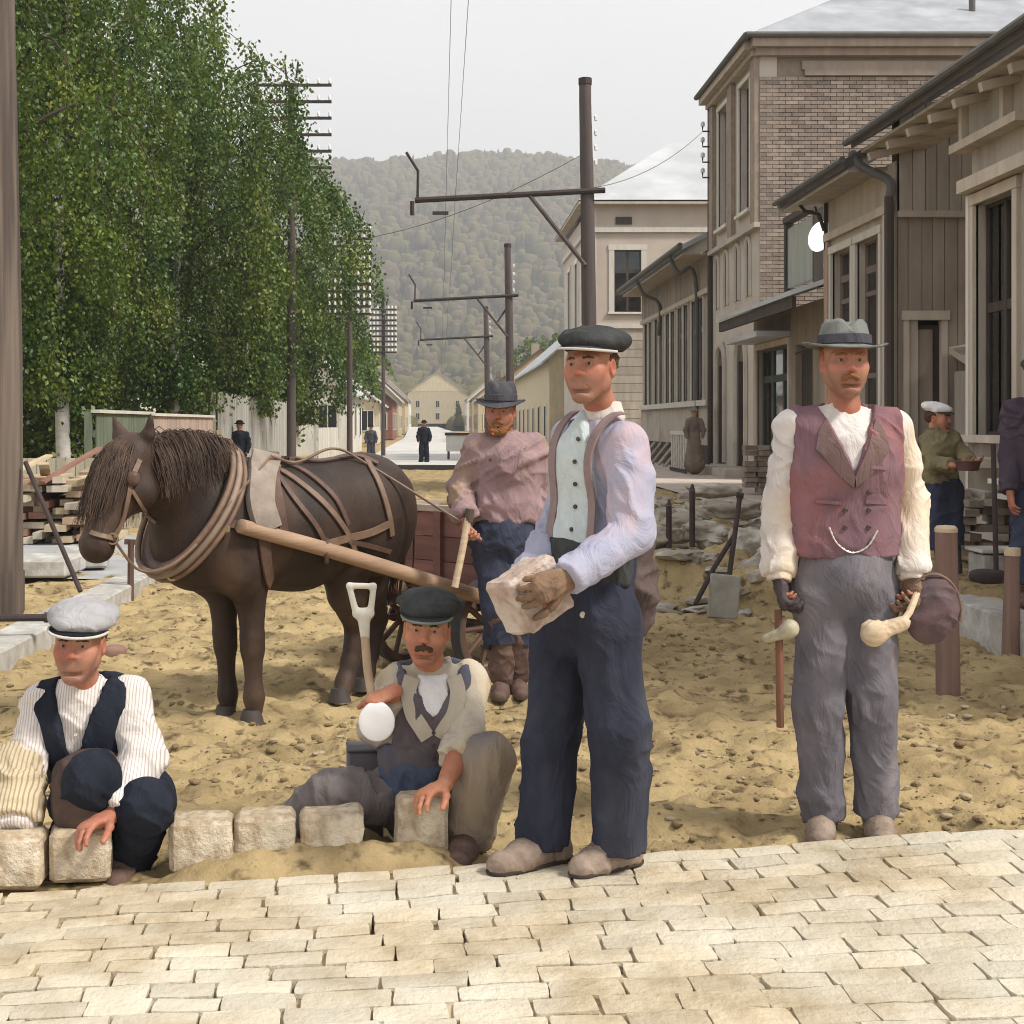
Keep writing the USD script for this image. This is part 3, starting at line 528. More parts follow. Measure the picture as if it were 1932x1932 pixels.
GUTTER = mat('gutter_metal', (0.10, 0.095, 0.09), rough=0.6); GLASSD = mat('window_dark_room', (0.018, 0.020, 0.022), (0.010, 0.012, 0.013), rough=0.9); CURT = mat('curtain', (0.50, 0.48, 0.44), (0.36, 0.35, 0.32), scale=8, stretch=(1, 1, .1), rough=.95)
PANE = usdkit.material(stage, '/World/Looks/pane', {'t': ('transparent_bsdf', {'color': (0.86, 0.9, 0.9)}), 'g': ('glossy_bsdf', {'roughness': 0.03, 'color': (1, 1, 1)}), 'f': ('fresnel', {'IOR': 1.7}), 'm': ('mix_closure', {})}, [('f.fac', 'm.fac'), ('t.BSDF', 'm.closure1'), ('g.BSDF', 'm.closure2')], surface='m.closure')
def window(t, F, a0, a1, z0, z1, nx, rows, fm=TRIM, sm_=SASH, cas=0.10, bar=0.03, depth=0.14, curtain=None, sill=True, head=0.0, name='window', mid=0.0):
    """casing, sash bars, panes and a dark room behind; rows: fractions of the height where bars cross"""
    w = part(t, name, join([F.box(a0 - cas, a0, z0, z1, -0.02, 0.035), F.box(a1, a1 + cas, z0, z1, -0.02, 0.035), F.box(a0 - cas - 0.02, a1 + cas + 0.02, z1, z1 + cas + head, -0.02, 0.045)]), fm)
    if sill: part(w, 'sill', F.box(a0 - cas - 0.04, a1 + cas + 0.04, z0 - 0.07, z0, -0.02, 0.10), fm)
    q = []
    for i in range(nx + 1):
        x = a0 + (a1 - a0)*i/nx; ww = bar*(1.6 if 0 < i < nx and mid and i*2 == nx else 1) + (mid if 0 < i < nx and i*2 == nx else 0); q.append(F.box(max(a0, x - ww), min(a1, x + ww), z0, z1, -depth, -depth + 0.05))
    xs_ = [a0 + (a1 - a0)*i/nx for i in range(nx + 1)]
    for rr in [0] + list(rows) + [1]:
        z = z0 + (z1 - z0)*rr; ww = bar*(1.5 if rr in rows[-1:] else 1)
        for x0, x1 in zip(xs_, xs_[1:]): q.append(F.box(x0 + bar, x1 - bar, max(z0, z - ww), min(z1, z + ww), -depth + 0.002, -depth + 0.046))
    part(w, 'sash', join(q), sm_)
    ys_ = [0] + list(rows) + [1]
    for x0, x1 in zip(xs_, xs_[1:]):
        for r0, r1 in zip(ys_, ys_[1:]): part(w, 'pane', F.box(x0 + bar*.5, x1 - bar*.5, z0 + (z1-z0)*r0 + bar*.5, z0 + (z1-z0)*r1 - bar*.5, -depth + 0.018, -depth + 0.024), PANE)
    part(w, 'room', join([F.box(a0 - .2, a1 + .2, z0 - .2, z1 + .2, -depth - 0.62, -depth - 0.60)]), GLASSD)
    if curtain:
        for (c0, c1, b0) in curtain:
            n = 14; x = np.linspace(a0 + (a1-a0)*c0, a0 + (a1-a0)*c1, n); d = -depth - 0.09 + 0.02*np.sin(np.arange(n)*2.1); v = np.array([F.at(a, z, dd) for a, dd in zip(x, d) for z in (z0 + (z1-z0)*b0, z1)]); f = []
            for i in range(n-1): k = i*2; f += [[k, k+2, k+3], [k, k+3, k+1]]
            part(w, 'curtain', (v, np.array(f)), CURT, sm=True)
    return w
def planks(t, F, a0, a1, z0, z1, w, m, d=0.0, holes=(), seed=0, th=0.022, name='plank'):
    """upright boards with open joints, cut round openings"""
    r = np.random.default_rng(seed); a = a0
    while a < a1 - 0.01:
        b = min(a + w*r.uniform(0.8, 1.2), a1)
        if a1 - b < w*0.4: b = a1
        segs = [(z0, z1)]
        for h in holes:
            if h[0] < (a+b)/2 < h[1]: segs = [s for q in segs for s in ((q[0], min(q[1], h[2])), (max(q[0], h[3]), q[1])) if s[1] - s[0] > 0.02]
        dd = d + r.uniform(0, 0.008)
        part(t, name, join([F.box(a + 0.004, b - 0.004, s0, s1, dd, dd + th) for s0, s1 in segs]) if segs else F.box(a, b, z1 - .02, z1, d, d + th), m); a = b
def slab(p, th):
    """a roof plane: polygon of points, thickness downwards"""
    p = np.asarray(p, float); n = len(p); v = np.vstack([p, p - V(0, 0, th)]); f = [[0, i, i+1] for i in range(1, n-1)] + [[n, n+i+1, n+i] for i in range(1, n-1)]
    for i in range(n): k = (i+1) % n; f += [[i, n+i, n+k], [i, n+k, k]]
    m = trimesh.Trimesh(v, np.array(f), process=False); m.fix_normals(); return np.array(m.vertices), np.array(m.faces)
def pipe(t, pts, r, m=GUTTER, name='downpipe'): return part(t, name, tube(curve(pts, 20), r, 8), m, sm=True)
YF = lambda x, o: Face((x, o, 0), (0, -1, 0), (-1, 0, 0))       # facade on the street, a runs towards the camera from y = o
CF = lambda x, y: Face((x, y, 0), (1, 0, 0), (0, -1, 0))        # wall facing the camera, a runs away from the street

# ---- nearest shop (tall shop windows), cut by the right edge
X1 = 5.0
sp = thing('wooden_shop', 'wooden shop with tall windows, nearest on the right edge', 'building', (X1, 12.0, 0.2)); F = YF(X1, 12.95)
hol = [(0.10, 0.98, 1.36, 3.50), (1.36, 3.2, 1.36, 3.50)]
part(sp, 'wall', F.wall(0, 7.0, 0.2, 4.62, hol, -0.25, 0), PLANKG); part(sp, 'side_wall', box2((X1 + .02, 5.9, 0.2), (X1 + 6, 6.1, 4.6)), PLANKG); part(sp, 'end_wall', box2((X1 + .26, 12.7, 0.2), (X1 + 6, 12.93, 4.5)), PLANKG)
window(sp, F, 0.10, 0.98, 1.36, 3.50, 2, [0.55], TRIM, DARKW, curtain=[(0.35, 1.0, 0.45)]); window(sp, F, 1.36, 3.2, 1.36, 3.50, 2, [0.42, .72], TRIM, mat('green_sash', (0.045, 0.075, 0.07), rough=.6), bar=.05)
part(sp, 'cornice', F.box(-0.02, 7.0, 3.62, 3.74, 0.0, 0.14), TRIM); part(sp, 'corner_board', F.box(-0.03, 0.03, 0.2, 3.60, 0.003, 0.05), TRIMW)
up = part(sp, 'upper_window', join([F.box(-0.16, 1.35, 4.02, 4.10, 0.002, 0.16), F.box(-0.10, -0.02, 4.11, 4.58, 0.002, 0.09), F.box(0.85, 0.93, 4.11, 4.58, 0.002, 0.09)]), TRIM); part(up, 'board', F.box(0.0, 0.83, 4.12, 4.56, 0.002, 0.03), wood('pale_panel', (0.33, 0.30, 0.26)))
part(sp, 'base', F.box(-0.02, 7.0, 0.2, 0.62, 0.004, 0.06), PLASTER); part(sp, 'counter', F.box(0.15, 1.05, 1.08, 1.16, 0.064, 0.34), TRIM)
# its roof reaches on over the gateway and the recessed plank wall
ye0, ye1, xe, ze = 15.35, 5.0, 4.58, 4.62
part(sp, 'roof', slab([(xe, ye0, ze), (xe, ye1, ze), (xe + 6, ye1, ze + 3.6), (xe + 6, ye0, ze + 3.6)], 0.10), TILE); part(sp, 'soffit', box2((xe + .08, ye1, ze - .16), (xe + .75, ye0 - .1, ze - .13)), PLANKG)
for k in range(16): part(sp, 'rafter_end', box((xe + .33, ye0 - .35 - k*.62, ze - .19), (0.5, .08, .08), roty(-.25)), TRIM)
part(sp, 'gutter', tube([V(xe - .05, ye0 + .05, ze - .02), V(xe - .05, ye1, ze - .02)], 0.04, 8), GUTTER)
# ---- recessed plank wall with a door, facing the camera
W = CF(X1 + .02, 15.1)
pw = thing('plank_wall', 'weathered brown plank wall with narrow door between the two shops', 'wall', (X1, 15.1, 0.3))
part(pw, 'backing', W.wall(0, 2.4, 0.2, 5.0, [(0.10, 0.50, 0.3, 2.62)], -0.2, -0.03), DARKW); planks(pw, W, 0.0, 0.99, 0.3, 3.72, 0.135, PLANK, -0.03, [(0.06, 0.52, 0.3, 2.64)], 3); planks(pw, W, 0.0, 0.99, 3.79, 4.98, 0.12, PLANKG, 0.02, (), 4); part(pw, 'ledge', W.box(-0.01, 1.02, 3.72, 3.79, -0.02, 0.07), TRIM)
planks(pw, W, 0.99, 2.4, 0.3, 4.9, 0.14, PLANK, -0.03, (), 6)
dr = part(pw, 'door', W.box(0.12, 0.48, 0.32, 2.55, -0.12, -0.08), DARKW); part(dr, 'frame', join([W.box(0.06, 0.12, 0.3, 2.6, -0.1, 0.01), W.box(0.48, 0.54, 0.3, 2.6, -0.1, 0.01), W.box(0.04, 0.56, 2.6, 2.70, -0.1, 0.03)]), TRIM); part(dr, 'door_leaf', W.box(0.22, 0.40, 0.34, 2.5, -0.08, -0.06), PLANK); part(dr, 'handle', place(lathe([(0, 0), (.022, .006), (.026, .02), (0, .034)], 8), W.at(0.10, 1.25, 0.03), rotx(math.pi/2)), SILVER)
part(pw, 'wall_lamp', place(rock((0, 0, 0), (.045, .04, .055), 1, 2, .1), W.at(0.80, 3.03, 0.06)), mat('white_porcelain', (0.85, 0.84, 0.72), rough=.3))
ln = thing('lean_to', 'small pale blue-grey boarded shed with sloping lid beside the narrow door', 'shed', (X1 + .6, 14.6, 0.25)); L = CF(X1 + .60, 14.45)
planks(ln, L, 0.0, 0.62, 0.25, 2.05, 0.11, wood('blue_grey_board', (0.37, 0.40, 0.42), (0.29, 0.32, 0.34)), 0.0, (), 8); part(ln, 'side', box2((X1 + .60, 14.47, .25), (X1 + 1.22, 15.0, 2.03)), PLANKG); part(ln, 'lid', slab([(X1 + .56, 14.38, 2.10), (X1 + 1.26, 14.38, 2.22), (X1 + 1.26, 15.05, 2.42), (X1 + .56, 15.05, 2.30)], 0.07), TRIM)
sk = thing('sack', 'dark bundle lying on the lid of the small boarded shed', 'sack', (X1 + .8, 14.7, 2.3)); b = Body(); b.ball(V(X1 + .80, 14.75, 2.42), (.16, .14, .20)); b.ball(V(X1 + .92, 14.75, 2.28), (.16, .14, .10), k=.08); part(sk, 'body', folds(b.mesh(.02), .02, (7, 7, 7)), mat('dark_sackcloth', (0.045, 0.045, 0.04), rough=.95), sm=True)
# ---- second shop with paired windows
s2 = thing('grey_shop', 'low grey shop with two tall paired windows under a deep eave', 'building', (X1, 17.0, 0.3)); F = YF(X1, 17.75)
part(s2, 'wall', F.wall(0, 2.62, 0.2, 4.35, [(0.22, 1.05, 1.25, 3.62), (1.25, 2.12, 1.25, 3.62)], -0.25, 0), PLANKG); part(s2, 'far_wall', CF(X1 + .26, 17.72).wall(0, 6, .2, 4.4, [], -.02, .2), PLASTER)
for a0, a1 in ((0.22, 1.05), (1.25, 2.12)): window(s2, F, a0, a1, 1.25, 3.62, 2, [0.33, 0.74, .86], TRIMW, SASH, cas=.09, bar=.028, curtain=[(0.5, 1.0, .3)])
part(s2, 'frieze', F.box(-.02, 2.60, 3.80, 3.9, 0.0, .06), TRIM); part(s2, 'corner_board', F.box(-.02, .14, .3, 3.79, .004, .05), wood('pinkish_board', (0.36, .26, .20))); part(s2, 'pilaster', F.box(2.36, 2.52, .3, 3.79, .004, .06), TRIM)
pipe(s2, [F.at(2.30, 4.5, .38), F.at(2.42, 4.32, .30), F.at(2.66, 4.12, .08), F.at(2.66, 3.9, .08)], .05); part(s2, 'downpipe', tube([F.at(2.66, 3.95, .08), F.at(2.66, .3, .08)], .055, 8), DARKW)
part(s2, 'roof', slab([(4.52, 18.35, 4.42), (4.52, 15.37, 4.42), (10, 15.37, 7.6), (10, 18.35, 7.6)], .10), TILE); part(s2, 'soffit', slab([(4.56, 18.3, 4.30), (4.56, 15.4, 4.30), (5.0, 15.4, 4.34), (5.0, 18.3, 4.34)], .03), PLANKG); part(s2, 'gutter', tube([V(4.47, 18.4, 4.40), V(4.47, 15.3, 4.40)], .036, 8), GUTTER); part(s2, 'barge_board', slab([(4.5, 18.40, 4.42), (4.5, 18.36, 4.42), (10, 18.36, 7.62), (10, 18.40, 7.62)], .2), TRIM)
bk2 = part(s2, 'bracket', join([tube([F.at(0.0, 4.28, .36), F.at(0, 4.20, .30), F.at(0, 4.16, .12), F.at(0, 3.95, .05)], .025, 6), F.box(-.03, .03, 3.7, 4.3, .01, .05)]), DARKW)
lb = thing('globe_lamp', 'white enamel oval lamp hanging under the eave at the corner of the grey shop', 'lamp', F.at(-.06, 3.8, .12)); b = Body(); b.ball(F.at(-.17, 3.90, .06), (.14, .13, .205), roty(.35)); part(lb, 'globe', b.mesh(.014), mat('white_enamel', (0.88, 0.88, 0.88), rough=.25, extra=lambda n, l: n['p'][1].update(emission_color=(1, 1, 1), emission_strength=.35)), sm=True); part(lb, 'stem', tube([F.at(-.17, 4.08, .06), F.at(-.17, 4.2, .10), F.at(-.17, 4.29, .12)], .014, 6), DARKW)
# ---- porch shop between
s3 = thing('shop_annex', 'low annex with sloping tin awning and green shop window beside the brick building', 'building', (5.6, 21.5, .3)); F = YF(5.6, 24.6)
part(s3, 'wall', F.wall(0, 4.9, .2, 3.3, [(.3, 2.5, .9, 2.75), (2.9, 3.9, .35, 2.7)], -.2, 0), PLANK); window(s3, F, .3, 2.5, .9, 2.75, 3, [.72], TRIM, mat('green_frame', (.06, .085, .07), rough=.7), bar=.04); part(s3, 'door', F.box(2.9, 3.9, .35, 2.68, -.15, -.1), DARKW)
part(s3, 'awning', slab([(4.95, 24.7, 3.35), (4.95, 19.4, 3.35), (6.9, 19.4, 4.0), (6.9, 24.7, 4.0)], .07), TIN); part(s3, 'fascia', box2((4.98, 19.5, 3.10), (5.04, 24.6, 3.27)), DARKW); part(s3, 'shelf', F.box(.2, 2.6, 2.86, 2.95, .003, .55), TIN)
part(s3, 'sign_panel', F.box(1.3, 3.0, 3.75, 4.75, -.35, -.28), wood('pale_green_panel', (.36, .37, .32), (.29, .30, .26))); part(s3, 'sign_frame', join([F.box(1.2, 1.3, 3.6, 4.85, -.38, -.24), F.box(3.0, 3.1, 3.6, 4.85, -.38, -.24), F.box(1.2, 3.1, 4.851, 4.95, -.38, -.22)]), DARKW); part(s3, 'roof', slab([(6.9, 24.7, 4.06), (6.9, 19.4, 4.06), (12, 19.4, 4.6), (12, 24.7, 4.6)], .12), TILE); part(s3, 'rear', box2((5.82, 19.5, .2), (12, 24.5, 3.3)), PLANK)
part(s3, 'stay', tube([V(5.55, 19.4, 2.7), V(5.0, 19.4, 2.45)], .02, 6), DARKW)
PIER = mat('brick_pier', (.315, .25, .20), (.24, .185, .145), scale=5, rough=.95, bump=.5, bscale=20)
# ---- tall brick building
XB, YB = 6.4, 27.6
bb = thing('brick_building', 'tall brick corner building with arched doors and hipped slate roof', 'building', (XB, YB, .3)); S_ = CF(XB, YB); F = YF(XB, 32.3); HB = 9.15
ar = [(0.55, 1.45), (2.6, 3.6)]
part(bb, 'street_wall', F.wall(0, 4.7, .3, HB, [(.55, 1.45, .55, 3.3), (2.6, 3.6, .55, 3.3), (.35, .75, 4.1, 5.3), (1.35, 1.75, 4.1, 5.3), (2.5, 2.9, 4.1, 5.3), (3.55, 3.95, 4.1, 5.3), (.7, 1.7, 5.9, 8.6), (2.9, 3.9, 5.9, 8.6)], -.35, 0), PLASTERL)
part(bb, 'side_backing', box2((XB + .02, YB + .03, .2), (XB + 9, YB + .35, HB)), MORTAR); part(bb, 'back', box2((XB + 8.6, YB + .36, .2), (XB + 9, 32.3, HB)), PLASTER); part(bb, 'far_wall', box2((XB + .36, 32.0, .2), (XB + 8.59, 32.29, HB)), PLASTER)
for a0, a1 in ar:
    d = part(bb, 'arched_door', F.box(a0, a1, .55, 3.3, -.25, -.2), wood('pale_door', (.42, .43, .40), (.34, .345, .325))); n = 14; th = np.linspace(0, math.pi, n); c = (a0 + a1)/2; rr = (a1 - a0)/2
    pts = [F.at(c + rr*math.cos(q), 2.8 + rr*math.sin(q), .02) for q in th]; part(d, 'arch', tube([F.at(a1, .6, .02)] + pts + [F.at(a0, .6, .02)], .07, 6), PLASTER); import shapely.geometry as _sg
    poly = [(a0, 3.3), (a0, 2.8)] + [(c - rr*math.cos(q), 2.8 + rr*math.sin(q)) for q in th] + [(a1, 2.8), (a1, 3.3)]; part(d, 'spandrel', extrude(poly, .12, (F.o + F.n*-.14, F.r, F.n)), PLASTERL); part(d, 'step', F.box(a0 - .2, a1 + .2, .3, .52, .004, .5), PLASTER)
    part(d, 'reveal', F.box(a0 - .0, a0 + .12, .56, 2.8, -.19, -.02), DARKW)
for a0 in (.35, 1.35, 2.5, 3.55):
    w = part(bb, 'round_head_window', F.box(a0, a0 + .4, 4.1, 5.3, -.2, -.15), GLASSD); th = np.linspace(0, math.pi, 10); c = a0 + .2
    part(w, 'casing', tube([F.at(a0, 4.1, .01)] + [F.at(c - .2*math.cos(q), 5.12 + .2*math.sin(q), .01) for q in th] + [F.at(a0 + .4, 4.1, .01)], .05, 6), PLASTERL); poly = [(a0, 5.31), (a0, 5.1)] + [(c - .2*math.cos(q), 5.1 + .2*math.sin(q)) for q in th] + [(a0 + .4, 5.1), (a0 + .4, 5.31)]; part(w, 'spandrel', extrude(poly, .1, (F.o + F.n*-.13, F.r, F.n)), PLASTERL)
for a0, a1 in ((.7, 1.7), (2.9, 3.9)): window(bb, F, a0, a1, 5.9, 8.6, 2, [.35, .7], TRIMW, DARKW, depth=.2, curtain=[(.55, 1., .0)])
for a0 in (-.02, 2.05, 4.28): part(bb, 'pilaster', F.box(a0, a0 + .42, 5.5, HB - .32, .004, .10), PIER)
part(bb, 'string_course', F.box(-.05, 4.75, 5.40, 5.50, .003, .12), PLASTER); part(bb, 'plinth', F.box(-.02, 4.72, .2, .54, .003, .07), PLASTER)
# bricks of the side wall: the 300 that show largest (nearest the street and lowest above the annex roof) as parts, the rest joined
r = np.random.default_rng(5); bl, bhh, cw = .245, .068, .012; bricks = []
k = 0; z = .34
while z < HB - .75:
    a = -.125 if k % 2 else 0.0
    while a < 8.8:
        a0, a1 = max(a, 0.0) + cw/2, min(a + bl + cw, 8.8) - cw/2
        if a1 - a0 > .04: bricks.append((a0, a1, z, z + bhh, .02 + r.uniform(-.004, .005)))
        a += bl + cw
    z += bhh + cw; k += 1
def shows(b): u = VPX + (XB + (b[0]+b[1])/2)/YB*FPX; v = VPY + (CAM_H - b[2])/YB*FPX; return 1425 < u < 1560 and 275 < v < 470
vis = [b for b in bricks if shows(b)]; vis.sort(key=lambda b: b[0] + .35*abs(b[2] - 4.9)); vis = vis[:300]; vs_ = set(vis)
sw = part(bb, 'brick_side_wall', join([S_.box(b[0], b[1], b[2], b[3], -.03, b[4]) for b in bricks if b not in vs_]), BRICKS, kind='stuff', rnd=np.repeat(np.random.default_rng(8).random(len(bricks) - len(vs_)), 8), sm=False)
for b in vis: part(sw, 'brick', S_.box(b[0], b[1], b[2], b[3], -.03, b[4]), BRICK)
co = part(bb, 'cornice', join([S_.box(.9, 8.9, HB - .72, HB - .60, -.02, .07), S_.box(.85, 8.9, HB - .595, HB - .42, -.02, .03), S_.box(-.1, 8.9, HB - .34, HB - .20, -.02, .16), S_.box(-.2, 8.9, HB - .195, HB, -.02, .30)]), wood('cornice', (.32, .26, .21), (.25, .20, .165)))
part(bb, 'street_cornice', join([F.box(-.1, 4.7, HB - .31, HB - .19, -.02, .16), F.box(-.2, 4.68, HB - .185, HB - .002, -.02, .30)]), TRIM); part(bb, 'gutter', tube([V(XB - .34, YB - .3, HB + .02), V(XB - .34, 32.6, HB + .02)], .06, 8), GUTTER); part(bb, 'gutter', tube([V(XB - .34, YB - .34, HB + .02), V(XB + 9, YB - .34, HB + .02)], .06, 8), GUTTER)
x0, x1, y0, y1 = XB - .3, XB + 9.3, YB - .3, 32.6; rx, ry, rz = 2.45, 2.45, 1.55
a, b, c, d = V(x0, y0, HB + .04), V(x1, y0, HB + .04), V(x1, y1, HB + .04), V(x0, y1, HB + .04); e, f = V(x0 + rx, (y0+y1)/2, HB + rz), V(x1 - rx, (y0+y1)/2, HB + rz)
for q in ([a, b, f, e], [b, c, f], [c, d, e, f], [d, a, e]): part(bb, 'roof_slope', slab(q, .06), SLATE)
part(bb, 'roof_vent', tube([V(11.2, 29.0, HB + .9), V(11.2, 29.0, HB + 1.35)], .07, 8), GUTTER); part(bb, 'ridge', tube([e, f], .06, 6), GUTTER)
part(bb, 'downpipe', tube([V(XB - .06, 32.35, HB - .1), V(XB - .06, 32.35, .3)], .06, 8), DARKW)
ins = part(bb, 'wire_bracket', join([tube([V(XB + .05, 32.2, 8.3 - .36*k), V(XB - .26, 32.2, 8.3 - .36*k), V(XB - .26, 32.2, 8.42 - .36*k)], .02, 5) for k in range(4)]), DARKW); part(bb, 'insulators', join([place(lathe([(0, 0), (.05, .02), (.05, .1), (0, .14)], 8), V(XB - .26, 32.2, 8.40 - .36*k)) for k in range(4)]), mat('insulator', (0.75, .75, .72), rough=.3), kind='stuff')
# ---- wooden hall with row of windows
wh = thing('wooden_hall', 'wooden hall with long row of tall windows beyond the brick building', 'building', (6.4, 38, .3)); F = YF(6.4, 43.5)
wins = [(.5 + 2.0*k + dx, .5 + 2.0*k + dx + .72) for k in range(5) for dx in (0, .86)]
part(wh, 'wall', F.wall(0, 10.9, .2, 5.6, [(a0, a1, 2.05, 4.55) for a0, a1 in wins], -.25, 0), PLANKG); part(wh, 'far_end', box2((6.66, 43.2, .2), (13, 43.48, 5.6)), PLANK); part(wh, 'near_end', box2((6.66, 32.62, .2), (13, 32.86, 5.6)), PLANK)
for a0, a1 in wins: window(wh, F, a0, a1, 2.05, 4.55, 1, [.7], TRIMW, SASH, cas=.06, depth=.1, sill=False, bar=.05)
part(wh, 'sill_board', F.box(0, 10.9, 1.9, 2.04, .003, .12), TRIMW); part(wh, 'base', F.box(0, 10.9, .95, 1.9, .004, .05), PLASTER); part(wh, 'dark_base', F.box(0, 10.9, .2, .94, .004, .04), DARKW)
planks(wh, F, 0, 10.9, 4.72, 5.55, .5, PLANK, .004, (), 5)
part(wh, 'frieze', F.box(0, 10.9, 4.58, 4.7, .003, .08), TRIM)
for k in range(9): part(wh, 'strut', tube([F.at(.6 + k*1.15, .93, .06), F.at(.2 + k*1.15, .3, .5)], .05, 5), TRIM)
part(wh, 'roof', slab([(5.75, 43.9, 5.72), (5.75, 32.66, 5.72), (11, 32.66, 8.4), (11, 43.9, 8.4)], .12), SLATE); part(wh, 'soffit', box2((5.8, 32.9, 5.50), (6.38, 43.8, 5.54)), TRIM); part(wh, 'gutter', tube([V(5.7, 44, 5.7), V(5.7, 32.7, 5.7)], .07, 8), GUTTER)
pipe(wh, [F.at(3.6, 5.6, .7), F.at(3.7, 5.2, .5), F.at(3.9, 4.9, .1), F.at(3.9, 4.0, .1)], .05); pipe(wh, [F.at(9.3, 5.6, .7), F.at(9.4, 5.2, .5), F.at(9.6, 4.9, .1), F.at(9.6, .4, .1)], .05)
# ---- pale corner house with tin roof
ph = thing('pale_house', 'pale plastered house with light tin hip roof and white-framed window behind the street pole', 'building', (5.5, 51, .2)); F = YF(5.5, 61); C = CF(5.5, 51); H = 9.55
part(ph, 'street_wall', F.wall(0, 10, .2, H, [(2, 3, 5.3, 7.9), (5, 6, 5.3, 7.9), (7.6, 8.6, 5.3, 7.9)], -.3, 0), PLASTERL); part(ph, 'camera_wall', C.wall(.02, 12, .2, H, [(.95, 1.95, 5.6, 7.9), (4.2, 5.2, 5.6, 7.9), (8, 9, 5.6, 7.9)], -.3, -.003), mat('warm_plaster', (.46, .40, .35), (.39, .335, .29), scale=.9, rough=.95))
for a0 in (.95, 4.2, 8): window(ph, C, a0, a0 + 1, 5.6, 7.9, 2, [.3, .66], TRIMW, DARKW, cas=.2, bar=.045)
for a0 in (2, 5, 7.6): window(ph, F, a0, a0 + 1, 5.3, 7.9, 2, [.66], TRIMW, DARKW, cas=.2, bar=.045)
for z in (8.55, 5.0): part(ph, 'band', join([C.box(-.1, 12, z, z + .18, .003, .1), F.box(0, 9.99, z, z + .18, .003, .1)]), TRIMW)
part(ph, 'vent', C.box(1.0, 1.6, 8.85, 9.12, .002, .05), DARKW); part(ph, 'eaves', join([C.box(-.4, 12.3, H, H + .14, -.1, .40), F.box(-.3, 9.9, H, H + .14, -.1, .40)]), TRIM)
for k in range(14): part(ph, 'cladding_board', C.box(.03, 12, .4 + k*.32, .4 + k*.32 + .3, .002, .03), PLANKG)
a, b, c, d = V(5.1, 50.6, H + .15), V(17.8, 50.6, H + .15), V(17.8, 61.3, H + .15), V(5.1, 61.3, H + .15); e = V(9.4, 55.9, H + 3.35); f = V(13.5, 55.9, H + 3.35)
for q in ([a, b, f, e], [b, c, f], [c, d, e, f], [d, a, e]): part(ph, 'roof_slope', slab(q, .06), TIN)
# ---- yellow timber houses farther down
CREAMW = wood('cream_boards', (.50, .43, .30), (.40, .34, .235), island=-.18); OCHREW = wood('ochre_boards', (.46, .36, .22), (.36, .28, .17)); REDW = wood('red_boards', (.26, .11, .085), (.19, .08, .06)); WHITEW = wood('white_boards', (.66, .64, .58), (.56, .54, .49))
def house(x0, x1, y0, y1, z0, h, rise, wm, rm, lab, face=-1, wins_side=3, wins_front=2, ridge='y', door=False, chim=True, pl=None):
    t = thing('timber_house', lab, 'building', ((x0+x1)/2, (y0+y1)/2, z0)); part(t, 'walls', box2((x0, y0, z0), (x1, y1, z0 + h)), wm); o = .35
    if ridge == 'y':
        xm = (x0+x1)/2
        for s in (0, 1):
            xa = x0 - o if s == 0 else x1 + o; zz = z0 + h - rise*o/((x1-x0)/2); part(t, 'roof_slope', slab([(xa, y0 - o, zz), (xm, y0 - o, z0 + h + rise), (xm, y1 + o, z0 + h + rise), (xa, y1 + o, zz)], .1), rm)
        for yy in (y0, y1): part(t, 'gable', slab([(x0, yy - .0, z0 + h), (x1, yy, z0 + h), (xm, yy, z0 + h + rise - .1)], .001) if False else extrude([(0, 0), (x1-x0, 0), ((x1-x0)/2, rise - .12)], .05, (V(x0, yy, z0 + h), V(1, 0, 0), V(0, -1 if yy == y0 else 1, 0))), wm)
    else:
        ym = (y0+y1)/2
        for s in (0, 1):
            ya = y0 - o if s == 0 else y1 + o; zz = z0 + h - rise*o/((y1-y0)/2); part(t, 'roof_slope', slab([(x0 - o, ya, zz), (x0 - o, ym, z0 + h + rise), (x1 + o, ym, z0 + h + rise), (x1 + o, ya, zz)], .1), rm)
        for xx in (x0, x1): part(t, 'gable', extrude([(0, 0), (y1-y0, 0), ((y1-y0)/2, rise - .12)], .05, (V(xx, y0, z0 + h), V(0, 1, 0), V(-1 if xx == x0 else 1, 0, 0))), wm)
    if chim: part(t, 'chimney', box(((x0+x1)/2 + .3, (y0+y1)/2, z0 + h + rise + .3), (.6, .6, 1.2)), BRICK)
    FC = CF(x0, y0); FS = Face((x0 if face < 0 else x1, y1, 0), (0, -1, 0), (face, 0, 0)); nz = max(1, int(h // 2.7))
    for fl in range(nz):
        zb = z0 + .9 + fl*2.7
        for F_, L_, n_ in ((FC, x1 - x0, wins_front), (FS, y1 - y0, wins_side)):
            for k in range(n_):
                a = L_*(k + .5)/n_; w = part(t, 'window', F_.box(a - .52, a + .52, zb - .08, zb + 1.48, .0, .05), TRIMW); part(w, 'glass', F_.box(a - .4, a - .03, zb, zb + 1.4, .05, .056), GLASSD); part(w, 'glass', F_.box(a + .03, a + .4, zb, zb + 1.4, .05, .056), GLASSD)
    return t
h1 = house(5.0, 11, 63, 92, 0, 4.6, 2.6, CREAMW, TIN, 'long low cream timber house below the pale plastered house', wins_side=7)
house(4.2, 10, 96, 118, .2, 4.4, 2.2, OCHREW, TILE, 'ochre timber house farther down on the right', wins_side=5)
